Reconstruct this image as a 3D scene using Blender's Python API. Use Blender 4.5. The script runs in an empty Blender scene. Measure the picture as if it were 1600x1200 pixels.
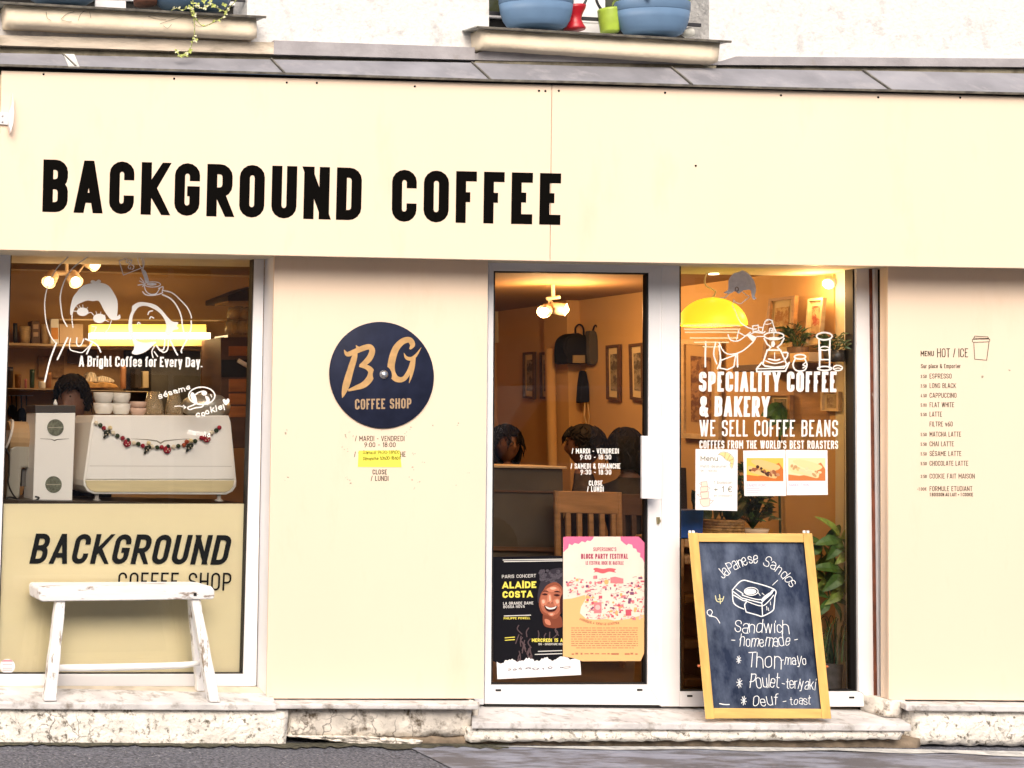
import bpy, bmesh, math, random
from mathutils import Vector, Matrix, Euler
random.seed(7)
scene = bpy.context.scene
COL = scene.collection

# ---------------------------------------------------------------- camera
W_PX, H_PX = 1600.0, 1200.0            # the photograph's own pixels
F_PX, DIST, EYE = 2212.0, 7.0, 1.6     # focal length in pixels, metres to the shopfront, eye height
CA, CB, CE = 0.026, 0.041, -0.073      # roll, yaw, pitch of the (shifted) camera
PPX, PPY = -410.0, 499.0               # principal point in photo pixels
cX = Vector((1, CA, CB)).normalized()
cY = Vector((-CB, -CE, 1)); cY = (cY - cX * cY.dot(cX)).normalized()
cD = cY.cross(cX); 
if cD.y < 0: cD = -cD
R3 = Matrix((cX, cY, cD)).transposed()   # camera(x right, y down, z forward) = R3 @ (X, Y, down)
CAM = Vector((-4.11, -DIST, EYE))
def world_dir(v):
    w = R3.transposed() @ v
    return Vector((w.x, w.y, -w.z))
def ray(px, py):
    return world_dir(Vector(((px - PPX) / F_PX, (py - PPY) / F_PX, 1.0)))
def P(px, py, Y):
    d = ray(px, py); return CAM + d * ((Y - CAM.y) / d.y)
def PXW(px, py, X):
    d = ray(px, py); return CAM + d * ((X - CAM.x) / d.x)
def PZ(px, py, Z):
    d = ray(px, py); return CAM + d * ((Z - CAM.z) / d.z)
cam = bpy.data.cameras.new('camera'); camo = bpy.data.objects.new('camera', cam); COL.objects.link(camo)
r_, u_, f_ = world_dir(Vector((1, 0, 0))), world_dir(Vector((0, -1, 0))), world_dir(Vector((0, 0, 1)))
m4 = Matrix((r_, u_, -f_)).transposed().to_4x4(); m4.translation = CAM
camo.matrix_world = m4
cam.sensor_width = 36.0; cam.sensor_fit = 'HORIZONTAL'
cam.lens = F_PX / W_PX * 36.0
cam.shift_x = (W_PX / 2 - PPX) / W_PX
cam.shift_y = (PPY - H_PX / 2) / W_PX
cam.clip_end = 500; cam.clip_start = 0.05
scene.camera = camo

# ---------------------------------------------------------------- light
TO_SUN = Vector((-0.24, -0.72, 0.64)).normalized()
world = bpy.data.worlds.new('World'); scene.world = world; world.use_nodes = True
wn = world.node_tree; bg = wn.nodes['Background']
sky = wn.nodes.new('ShaderNodeTexSky'); sky.sky_type = 'NISHITA'; sky.sun_disc = False
sky.sun_elevation = math.asin(TO_SUN.z); sky.sun_rotation = math.atan2(TO_SUN.x, TO_SUN.y)
sky.dust_density = 6.0; sky.ozone_density = 0.3; sky.air_density = 0.8
wn.links.new(sky.outputs[0], bg.inputs[0]); bg.inputs[1].default_value = 0.15
sl = bpy.data.lights.new('sun', 'SUN'); sl.energy = 1.5; sl.angle = math.radians(48); sl.color = (1.0, 0.95, 0.87)
so = bpy.data.objects.new('sun', sl); COL.objects.link(so)
so.rotation_euler = TO_SUN.to_track_quat('Z', 'Y').to_euler(); so.location = (-3, -8, 9)
scene.view_settings.view_transform = 'Standard'; scene.view_settings.look = 'None'
scene.view_settings.gamma = 1.0; scene.view_settings.exposure = 0.40
scene.cycles.max_bounces = 8; scene.cycles.transparent_max_bounces = 16
scene.cycles.use_denoising = True
scene.cycles.sample_clamp_indirect = 6.0

# ---------------------------------------------------------------- materials
MATS = {}
def M(name, col, rough=0.5, metal=0.0, var=0.0, vscale=6.0, bump=0.0, bscale=40.0, dark=None, dscale=3.0, dlo=0.55, dhi=0.7, spec=0.5, emit=None, estr=0.0, stretch=None, coat=0.0, crack=0.0):
    if name in MATS: return MATS[name]
    m = bpy.data.materials.new(name); m.use_nodes = True; nt = m.node_tree; b = nt.nodes['Principled BSDF']
    b.inputs['Base Color'].default_value = (*col, 1); b.inputs['Roughness'].default_value = rough
    b.inputs['Metallic'].default_value = metal; b.inputs['Specular IOR Level'].default_value = spec
    if coat: b.inputs['Coat Weight'].default_value = coat
    tc = nt.nodes.new('ShaderNodeTexCoord'); vec = tc.outputs['Object']
    if stretch:
        mp = nt.nodes.new('ShaderNodeMapping'); mp.inputs['Scale'].default_value = stretch
        nt.links.new(vec, mp.inputs[0]); vec = mp.outputs[0]
    out = None
    if var:
        n = nt.nodes.new('ShaderNodeTexNoise'); n.inputs['Scale'].default_value = vscale; n.inputs['Detail'].default_value = 6
        nt.links.new(vec, n.inputs['Vector'])
        mx = nt.nodes.new('ShaderNodeMix'); mx.data_type = 'RGBA'
        mx.inputs[6].default_value = (*[c * (1 - var) for c in col], 1); mx.inputs[7].default_value = (*[min(1, c * (1 + var)) for c in col], 1)
        mr = nt.nodes.new('ShaderNodeMapRange'); mr.inputs[1].default_value = 0.3; mr.inputs[2].default_value = 0.7
        nt.links.new(n.outputs[0], mr.inputs[0]); nt.links.new(mr.outputs[0], mx.inputs[0]); out = mx.outputs[2]
    if dark is not None:
        n2 = nt.nodes.new('ShaderNodeTexNoise'); n2.inputs['Scale'].default_value = dscale; n2.inputs['Detail'].default_value = 9; n2.inputs['Roughness'].default_value = 0.65
        nt.links.new(vec, n2.inputs['Vector'])
        r2 = nt.nodes.new('ShaderNodeMapRange'); r2.inputs[1].default_value = dlo; r2.inputs[2].default_value = dhi
        nt.links.new(n2.outputs[0], r2.inputs[0])
        m2 = nt.nodes.new('ShaderNodeMix'); m2.data_type = 'RGBA'
        if out: nt.links.new(out, m2.inputs[6])
        else: m2.inputs[6].default_value = (*col, 1)
        m2.inputs[7].default_value = (*dark, 1); nt.links.new(r2.outputs[0], m2.inputs[0]); out = m2.outputs[2]
    if crack:
        nw = nt.nodes.new('ShaderNodeTexNoise'); nw.inputs['Scale'].default_value = 7; nw.inputs['Detail'].default_value = 4; nt.links.new(vec, nw.inputs['Vector'])
        va = nt.nodes.new('ShaderNodeVectorMath'); va.operation = 'MULTIPLY_ADD'; va.inputs[1].default_value = (.22, .22, .22); nt.links.new(nw.outputs[1], va.inputs[0]); nt.links.new(vec, va.inputs[2])
        vo = nt.nodes.new('ShaderNodeTexVoronoi'); vo.feature = 'DISTANCE_TO_EDGE'; vo.inputs['Scale'].default_value = crack; nt.links.new(va.outputs[0], vo.inputs['Vector'])
        rc_ = nt.nodes.new('ShaderNodeMapRange'); rc_.inputs[1].default_value = 0.0; rc_.inputs[2].default_value = 0.035; rc_.inputs[3].default_value = 1.0; rc_.inputs[4].default_value = 0.0; nt.links.new(vo.outputs[0], rc_.inputs[0])
        nm_ = nt.nodes.new('ShaderNodeTexNoise'); nm_.inputs['Scale'].default_value = 4.5; nt.links.new(vec, nm_.inputs['Vector']); rm_ = nt.nodes.new('ShaderNodeMapRange'); rm_.inputs[1].default_value = .50; rm_.inputs[2].default_value = .68; nt.links.new(nm_.outputs[0], rm_.inputs[0])
        mu = nt.nodes.new('ShaderNodeMath'); mu.operation = 'MULTIPLY'; nt.links.new(rc_.outputs[0], mu.inputs[0]); nt.links.new(rm_.outputs[0], mu.inputs[1])
        m5 = nt.nodes.new('ShaderNodeMix'); m5.data_type = 'RGBA'; m5.inputs[7].default_value = (.07, .06, .045, 1); nt.links.new(mu.outputs[0], m5.inputs[0])
        if out: nt.links.new(out, m5.inputs[6])
        else: m5.inputs[6].default_value = (*col, 1)
        out = m5.outputs[2]
    if out: nt.links.new(out, b.inputs['Base Color'])
    if bump:
        n3 = nt.nodes.new('ShaderNodeTexNoise'); n3.inputs['Scale'].default_value = bscale; n3.inputs['Detail'].default_value = 5
        nt.links.new(vec, n3.inputs['Vector'])
        bp = nt.nodes.new('ShaderNodeBump'); bp.inputs['Strength'].default_value = bump; bp.inputs['Distance'].default_value = 0.01
        nt.links.new(n3.outputs[0], bp.inputs['Height']); nt.links.new(bp.outputs[0], b.inputs['Normal'])
    if emit:
        b.inputs['Emission Color'].default_value = (*emit, 1); b.inputs['Emission Strength'].default_value = estr
    MATS[name] = m
    return m
def glass_mat(name, tint=(1, 1, 1), gloss=0.02, ior=1.45, boost=0.0):
    if name in MATS: return MATS[name]
    m = bpy.data.materials.new(name); m.use_nodes = True; nt = m.node_tree; nt.nodes.clear()
    o = nt.nodes.new('ShaderNodeOutputMaterial'); mx = nt.nodes.new('ShaderNodeMixShader')
    t = nt.nodes.new('ShaderNodeBsdfTransparent'); t.inputs[0].default_value = (*tint, 1)
    g = nt.nodes.new('ShaderNodeBsdfGlossy'); g.inputs['Roughness'].default_value = gloss
    fr = nt.nodes.new('ShaderNodeFresnel'); fr.inputs[0].default_value = ior
    nt.links.new(fr.outputs[0], mx.inputs[0]); nt.links.new(t.outputs[0], mx.inputs[1]); nt.links.new(g.outputs[0], mx.inputs[2])
    nt.links.new(mx.outputs[0], o.inputs[0]); MATS[name] = m
    return m

CREAM = M('cream_lacquer', (0.85, 0.68, 0.525), 0.42, spec=.3, var=0.02, vscale=1.3, bump=0.03, bscale=2.2, dark=(0.76, 0.57, 0.40), dscale=2.6, dlo=0.56, dhi=0.95, stretch=(1.6, 1, .5))
CREAM_FILM = M('cream_film', (0.98, 0.88, 0.61), 0.5, spec=.2, var=0.05, vscale=1.0, dark=(0.86, 0.70, 0.38), dscale=1.2, dlo=0.6, dhi=0.95, stretch=(0.6, 1, 3))
WHITE_ALU = M('white_aluminium', (0.80, 0.79, 0.80), 0.35, var=0.03, vscale=5)
GASKET = M('black_rubber', (0.008, 0.007, 0.007), 0.6)
INK = M('black_vinyl', (0.004, 0.0035, 0.003), 0.7, spec=.02)
INK2 = M('worn_black_vinyl', (0.014, 0.012, 0.009), 0.6, spec=.05, var=0.5, vscale=30)
VINYL = M('white_vinyl', (0.86, 0.84, 0.80), 0.5)
VINYL_GREY = M('grey_white_vinyl', (0.90, 0.88, 0.92), 0.6, var=0.10, vscale=60)
GLASS = glass_mat('window_glass', (0.99, 0.99, 0.985), 0.012, 1.50)
STUCCO = M('white_stucco', (0.68, 0.67, 0.66), 0.9, var=0.08, vscale=40, bump=0.5, bscale=60, dark=(0.40, 0.40, 0.40), dscale=14, dlo=0.54, dhi=0.78)
SILL_STONE = M('painted_sill_stone', (0.88, 0.76, 0.58), 0.8, var=0.08, vscale=6, bump=0.25, bscale=35, dark=(0.30, 0.24, 0.16), dscale=7, dlo=0.66, dhi=0.82)
ZINC = M('weathered_zinc', (0.24, 0.24, 0.265), 0.6, 0.0, spec=.2, var=0.2, vscale=5, bump=0.1, bscale=14, dark=(0.33, 0.32, 0.34), dscale=6, dlo=0.52, dhi=0.72)
ZINC_DK = M('zinc_drip_edge', (0.13, 0.12, 0.10), 0.6, var=0.5, vscale=25)
COURSE = M('grey_string_course', (0.34, 0.325, 0.34), 0.8, var=0.2, vscale=7, bump=0.3, bscale=40, dark=(0.22, 0.19, 0.14), dscale=5, dlo=0.58, dhi=0.75)
STAIN = M('stained_upstand', (0.27, 0.24, 0.17), 0.85, var=0.4, vscale=10, bump=0.3, bscale=40, dark=(0.10, 0.08, 0.05), dscale=8, dlo=0.5, dhi=0.7)
STONE = M('whitewashed_plinth', (0.82, 0.78, 0.71), 0.9, var=0.16, vscale=10, bump=1.0, bscale=45, dark=(0.17, 0.15, 0.115), dscale=30, dlo=0.55, dhi=0.65, crack=9)
STONE2 = M('cracked_plinth', (0.70, 0.65, 0.58), 0.9, var=0.3, vscale=9, bump=0.9, bscale=40, dark=(0.13, 0.10, 0.07), dscale=16, dlo=0.52, dhi=0.66, crack=7)
SLAB = M('worn_stone_slab', (0.62, 0.60, 0.59), 0.8, var=0.18, vscale=8, bump=0.6, bscale=30, dark=(0.24, 0.21, 0.18), dscale=13, dlo=0.52, dhi=0.70)
TILE = M('sill_tile', (0.62, 0.54, 0.42), 0.7, var=0.2, vscale=9, dark=(0.22, 0.17, 0.10), dscale=4, dlo=0.55, dhi=0.75)
ASPHALT = M('asphalt', (0.128, 0.132, 0.156), 0.8, spec=.25, var=0.75, vscale=75, bump=1.0, bscale=110, dark=(0.50, 0.48, 0.46), dscale=60, dlo=0.615, dhi=0.66)
WET = M('damp_concrete', (0.25, 0.27, 0.34), 0.55, var=0.15, vscale=20, bump=0.3, bscale=120, dark=(0.11, 0.108, 0.122), dscale=4.2, dlo=0.44, dhi=0.56, stretch=(0.7, 2.2, 1))
DARK = M('dark_void', (0.012, 0.011, 0.010), 0.9)
SOFFIT = M('soffit_board', (0.66, 0.60, 0.46), 0.8)
NAVY = M('navy_enamel', (0.017, 0.021, 0.044), 0.55, spec=.12, var=0.2, vscale=12)
GOLD = M('copper_gold_foil', (0.66, 0.40, 0.17), 0.4, 0.3, var=0.15, vscale=25)
STEEL = M('steel', (0.6, 0.6, 0.62), 0.3, 0.9)
YELLOW_PAPER = M('yellow_paper', (0.86, 0.80, 0.10), 0.8)
PAPER = M('white_paper', (0.84, 0.82, 0.82), 0.8)
RUST = M('rusty_steel', (0.16, 0.045, 0.022), 0.8, var=0.5, vscale=30, dark=(0.40, 0.30, 0.24), dscale=20, dlo=0.6, dhi=0.7, stretch=(1, 1, 0.4))
WHITE_WOOD = M('white_painted_wood', (0.76, 0.755, 0.76), 0.6, var=0.06, vscale=12, bump=0.4, bscale=25, dark=(0.26, 0.21, 0.17), dscale=16, dlo=0.57, dhi=0.61, stretch=(0.22, 1, 1))
WHITE_WOOD_V = M('white_painted_leg_wood', (0.84, 0.83, 0.82), 0.6, var=0.05, vscale=20, bump=0.3, bscale=25, dark=(0.30, 0.24, 0.18), dscale=20, dlo=0.565, dhi=0.62, stretch=(1, 1, 0.3))
PINE = M('golden_pine', (0.72, 0.44, 0.13), 0.5, var=0.16, vscale=7, bump=0.1, bscale=30, stretch=(5, 5, 0.7))
PINE_H = M('golden_pine_rail', (0.72, 0.45, 0.14), 0.5, var=0.16, vscale=7, bump=0.1, bscale=30, stretch=(0.7, 5, 5))
SLATE = M('chalk_slate', (0.020, 0.029, 0.058), 0.85, spec=.08, var=0.25, vscale=5, dark=(0.23, 0.28, 0.39), dscale=3.2, dlo=0.40, dhi=0.90, stretch=(1.7, 1, 0.8))
CHALK = M('white_chalk', (0.82, 0.84, 0.84), 0.95)
CHALK_Y = M('pale_yellow_chalk', (0.65, 0.62, 0.35), 0.95)
BLUE_POT = M('blue_plastic', (0.12, 0.205, 0.33), 0.5, spec=.25, var=0.08, vscale=9)
SLATE_POT = M('slate_blue_plastic', (0.055, 0.10, 0.16), 0.45, var=0.08, vscale=9)
RED_POT = M('red_glaze', (0.42, 0.01, 0.02), 0.35)
GREEN_POT = M('lime_glaze', (0.36, 0.50, 0.06), 0.35, var=0.2, vscale=12)
IRON = M('dark_iron', (0.035, 0.035, 0.04), 0.5, 0.3)
LEAF = M('leaf_green', (0.07, 0.15, 0.025), 0.5, var=0.45, vscale=30)
LEAF_L = M('leaf_light_green', (0.22, 0.30, 0.05), 0.5, var=0.4, vscale=30)
LEAF_D = M('leaf_dark_green', (0.03, 0.06, 0.018), 0.5, var=0.4, vscale=30)
SOIL = M('soil', (0.04, 0.028, 0.018), 0.95, bump=0.5, bscale=60)
# interior
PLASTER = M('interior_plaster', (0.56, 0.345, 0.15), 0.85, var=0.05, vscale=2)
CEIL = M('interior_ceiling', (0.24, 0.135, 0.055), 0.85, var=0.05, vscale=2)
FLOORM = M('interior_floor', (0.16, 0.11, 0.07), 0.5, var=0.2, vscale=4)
WOOD = M('warm_wood', (0.36, 0.19, 0.075), 0.55, var=0.25, vscale=5, stretch=(1, 1, 6))
WOOD_D = M('dark_wood', (0.10, 0.05, 0.025), 0.55, var=0.25, vscale=5, stretch=(1, 1, 6))
WOOD_P = M('pale_wood', (0.58, 0.42, 0.24), 0.55, var=0.15, vscale=5, stretch=(1, 6, 6))
ENAMEL = M('white_enamel', (0.98, 0.97, 0.92), 0.3)
CERAMIC = M('white_ceramic', (0.80, 0.77, 0.70), 0.25)
BLACKP = M('black_plastic', (0.015, 0.014, 0.013), 0.4)
CLOTH_D = M('dark_cloth', (0.014, 0.013, 0.014), 0.95, spec=.05, var=0.3, vscale=10)
CLOTH_G = M('grey_brown_cloth', (0.05, 0.038, 0.03), 0.95, spec=.05, var=0.3, vscale=10)
HAIR = M('dark_hair', (0.010, 0.007, 0.006), 0.7, spec=.15, var=0.4, vscale=40, stretch=(1, 1, 0.2))
SKIN = M('skin', (0.17, 0.08, 0.048), 0.55, var=0.06, vscale=12)

# ---------------------------------------------------------------- builders
def tag(o, label=None, cat=None, group=None, kind=None):
    if label: o['label'] = label
    if cat: o['category'] = cat
    if group: o['group'] = group
    if kind: o['kind'] = kind
    return o
def thing(name, label, cat, loc, group=None):
    o = bpy.data.objects.new(name, None); COL.objects.link(o); o.location = loc
    o.empty_display_size = 0.1
    return tag(o, label, cat, group)
def root_loc(p):
    v = Vector((0, 0, 0))
    while p is not None: v += Vector(p.location); p = p.parent
    return v
class MB:
    def __init__(s): s.v = []; s.f = []; s.m = []; s.mi = 0
    def add(s, vs, fs):
        b = len(s.v); s.v += [Vector(v) for v in vs]
        for f in fs: s.f.append([b + i for i in f]); s.m.append(s.mi)
        return s
    def mat(s, i): s.mi = i; return s
    def quad(s, a, b, c, d): return s.add([a, b, c, d], [(0, 1, 2, 3)])
    def poly(s, pts): return s.add(pts, [tuple(range(len(pts)))])
    def hexa(s, f, b):   # two matching quads
        return s.add(list(f) + list(b), [(0, 1, 2, 3), (7, 6, 5, 4), (0, 4, 5, 1), (1, 5, 6, 2), (2, 6, 7, 3), (3, 7, 4, 0)])
    def box(s, x0, x1, y0, y1, z0, z1):
        return s.hexa([(x0, y0, z0), (x1, y0, z0), (x1, y0, z1), (x0, y0, z1)], [(x0, y1, z0), (x1, y1, z0), (x1, y1, z1), (x0, y1, z1)])
    def prism(s, pts, d):
        n = len(pts); pts = [Vector(p) for p in pts]; d = Vector(d)
        fs = [tuple(range(n)), tuple(range(2 * n - 1, n - 1, -1))] + [(i, i + n, (i + 1) % n + n, (i + 1) % n) for i in range(n)]
        return s.add(pts + [p + d for p in pts], fs)
    def pq(s, q, Y, depth):   # a slab whose front outline is the photo quad q on plane Y
        return s.prism([P(x, y, Y) for x, y in q], (0, depth, 0))
    def tube(s, path, rad, n=10, cap=True):
        path = [Vector(p) for p in path]; k = len(path)
        if not hasattr(rad, '__len__'): rad = [rad] * k
        rings = []; ref = Vector((0.123, 0.31, 0.94)).normalized()
        for i, p in enumerate(path):
            t = (path[min(i + 1, k - 1)] - path[max(i - 1, 0)]).normalized()
            if abs(t.dot(ref)) > 0.95: ref = Vector((0.9, 0.1, 0.1)).normalized()
            a = t.cross(ref).normalized(); b = t.cross(a).normalized(); ref = ref
            rings.append([p + (a * math.cos(2 * math.pi * j / n) + b * math.sin(2 * math.pi * j / n)) * rad[i] for j in range(n)])
        vs = [v for r in rings for v in r]; fs = []
        for i in range(k - 1):
            for j in range(n): fs.append((i * n + j, i * n + (j + 1) % n, (i + 1) * n + (j + 1) % n, (i + 1) * n + j))
        if cap: fs += [tuple(range(n - 1, -1, -1)), tuple((k - 1) * n + j for j in range(n))]
        return s.add(vs, fs)
    def lathe(s, prof, c, n=32, sy=1.0, cap=True, axis='z'):
        c = Vector(c); k = len(prof); vs = []
        for r, z in prof:
            for j in range(n):
                a = 2 * math.pi * j / n
                v = Vector((r * math.cos(a), r * math.sin(a) * sy, z))
                if axis == 'y': v = Vector((v.x, -v.z, v.y))
                if axis == 'x': v = Vector((v.z, v.x, v.y))
                vs.append(c + v)
        fs = []
        for i in range(k - 1):
            for j in range(n): fs.append((i * n + j, i * n + (j + 1) % n, (i + 1) * n + (j + 1) % n, (i + 1) * n + j))
        if cap: fs += [tuple(range(n - 1, -1, -1)), tuple((k - 1) * n + j for j in range(n))]
        return s.add(vs, fs)
    def ball(s, c, r, n=14, sx=1, sy=1, sz=1):
        c = Vector(c); k = max(6, n // 2); pr = []
        vs = [c + Vector((0, 0, -r * sz))]; 
        for i in range(1, k):
            t = -math.pi / 2 + math.pi * i / k
            for j in range(n):
                a = 2 * math.pi * j / n
                vs.append(c + Vector((r * sx * math.cos(t) * math.cos(a), r * sy * math.cos(t) * math.sin(a), r * sz * math.sin(t))))
        vs.append(c + Vector((0, 0, r * sz))); e = len(vs) - 1; fs = []
        for j in range(n): fs.append((0, 1 + (j + 1) % n, 1 + j)); fs.append((e, 1 + (k - 2) * n + j, 1 + (k - 2) * n + (j + 1) % n))
        for i in range(k - 2):
            for j in range(n): a = 1 + i * n; fs.append((a + j, a + (j + 1) % n, a + n + (j + 1) % n, a + n + j))
        return s.add(vs, fs)
    def leaf(s, base, tip, wid, nrm, bend=0.15):
        base, tip = Vector(base), Vector(tip); d = tip - base; L = d.length; nrm = Vector(nrm)
        side = d.cross(nrm).normalized(); up = side.cross(d).normalized(); vs = []; ts = (0, .2, .45, .7, .9, 1)
        ws = (.08, .75, 1, .75, .35, .02)
        for t, w in zip(ts, ws):
            c = base + d * t + up * (bend * L * math.sin(math.pi * t))
            vs += [c - side * wid * w / 2 - up * 0.12 * wid * w * -1, c, c + side * wid * w / 2 + up * 0.12 * wid * w]
        fs = []
        for i in range(len(ts) - 1):
            a = i * 3; fs += [(a, a + 1, a + 4, a + 3), (a + 1, a + 2, a + 5, a + 4)]
        return s.add(vs, fs)
    def build(s, name, mats, parent=None, loc=None, bevel=0.0, smooth=False, seg=2):
        if not isinstance(mats, (list, tuple)): mats = [mats]
        off = root_loc(parent) if parent is not None else (Vector(loc) if loc is not None else s.centre_base())
        me = bpy.data.meshes.new(name)
        me.from_pydata([tuple(v - off) for v in s.v], [], s.f); me.validate()
        for m in mats: me.materials.append(m)
        if len(mats) > 1:
            mm = s.m
            for p in me.polygons: p.material_index = mm[p.index] if p.index < len(mm) else 0
        bm = bmesh.new(); bm.from_mesh(me); bmesh.ops.recalc_face_normals(bm, faces=bm.faces); bm.to_mesh(me); bm.free()
        if smooth:
            for p in me.polygons: p.use_smooth = True
        o = bpy.data.objects.new(name, me); COL.objects.link(o)
        if parent is not None: o.parent = parent
        else: o.location = off
        if bevel:
            b = o.modifiers.new('bevel', 'BEVEL'); b.width = bevel; b.segments = seg; b.limit_method = 'ANGLE'; b.angle_limit = math.radians(40)
        return o
    def centre_base(s):
        if not s.v: return Vector((0, 0, 0))
        xs = [v.x for v in s.v]; ys = [v.y for v in s.v]; zs = [v.z for v in s.v]
        return Vector(((min(xs) + max(xs)) / 2, (min(ys) + max(ys)) / 2, min(zs)))
def struct(name, mb, mat, **k):
    return tag(mb.build(name, mat, **k), kind='structure')
def plane(Y): return lambda x, y, o=0.0: P(x, y, Y - o)
def crop(x0, y0, s): return lambda pts: [(x0 + p[0] / s, y0 + p[1] / s) for p in pts]
def smooth_pts(pts, n=5, closed=False):
    k = len(pts); out = []
    if k < 3: return list(pts)
    rng = range(k if closed else k - 1)
    for i in rng:
        g = (lambda j: pts[j % k]) if closed else (lambda j: pts[min(max(j, 0), k - 1)])
        p0, p1, p2, p3 = g(i - 1), g(i), g(i + 1), g(i + 2)
        for q in range(n):
            t = q / n; t2 = t * t; t3 = t2 * t
            out.append(tuple(0.5 * (2 * p1[a] + (p2[a] - p0[a]) * t + (2 * p0[a] - 5 * p1[a] + 4 * p2[a] - p3[a]) * t2 + (3 * p1[a] - p0[a] - 3 * p2[a] + p3[a]) * t3) for a in range(len(p1))))
    if not closed: out.append(tuple(pts[-1]))
    return out
def ellipse(cx, cy, rx, ry, n=24, a0=0, a1=360, rot=0):
    out = []
    full = a1 - a0 >= 360
    for i in range(n if full else n + 1):
        a = math.radians(a0 + (a1 - a0) * i / n); x = rx * math.cos(a); y = ry * math.sin(a); c, s_ = math.cos(rot), math.sin(rot)
        out.append((cx + x * c - y * s_, cy + x * s_ + y * c))
    return out
def ribbon(mb, pts, w, surf, off=0.0, closed=False, caps=False):
    """a flat stripe of width w (photo pixels) along pts; w may be a list"""
    q = [Vector(p[:2]) for p in pts]; pts2 = [q[0]]
    ws = list(w) if hasattr(w, '__len__') else [w] * len(q); w2 = [ws[0]]
    for a, b in zip(q[1:], ws[1:]):
        if (a - pts2[-1]).length > 1e-5: pts2.append(a); w2.append(b)
    if closed and (pts2[0] - pts2[-1]).length < 1e-5: pts2.pop(); w2.pop()
    n = len(pts2)
    if n < 2: return
    L = []; R = []
    for i in range(n):
        if closed: d0 = (pts2[i] - pts2[i - 1]).normalized(); d1 = (pts2[(i + 1) % n] - pts2[i]).normalized()
        else:
            d0 = (pts2[i] - pts2[i - 1]).normalized() if i else (pts2[1] - pts2[0]).normalized()
            d1 = (pts2[i + 1] - pts2[i]).normalized() if i < n - 1 else d0
        t = d0 + d1
        if t.length < 0.3: t = d1
        t.normalize(); nn = Vector((-t.y, t.x)); k = 1.0 / max(0.45, abs(nn.dot(Vector((-d1.y, d1.x)))))
        L.append(pts2[i] + nn * (w2[i] / 2 * k)); R.append(pts2[i] - nn * (w2[i] / 2 * k))
    vs = [surf(p.x, p.y, off) for p in L] + [surf(p.x, p.y, off) for p in R]
    fs = [(i, (i + 1) % n, n + (i + 1) % n, n + i) for i in range(n if closed else n - 1)]
    mb.add(vs, fs)
    if caps and not closed:
        for i, sg in ((0, -1), (n - 1, 1)):
            d = (pts2[1] - pts2[0]) if i == 0 else (pts2[-1] - pts2[-2]); d.normalize(); d *= sg; nn = Vector((-d.y, d.x)); r = w2[i] / 2
            fan = [pts2[i] + (nn * math.cos(a) + d * math.sin(a)) * r for a in [math.pi * j / 6 for j in range(7)]]
            mb.poly([surf(p.x, p.y, off) for p in fan])
def fill(mb, pts, surf, off=0.0): mb.poly([surf(p[0], p[1], off) for p in pts])

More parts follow.
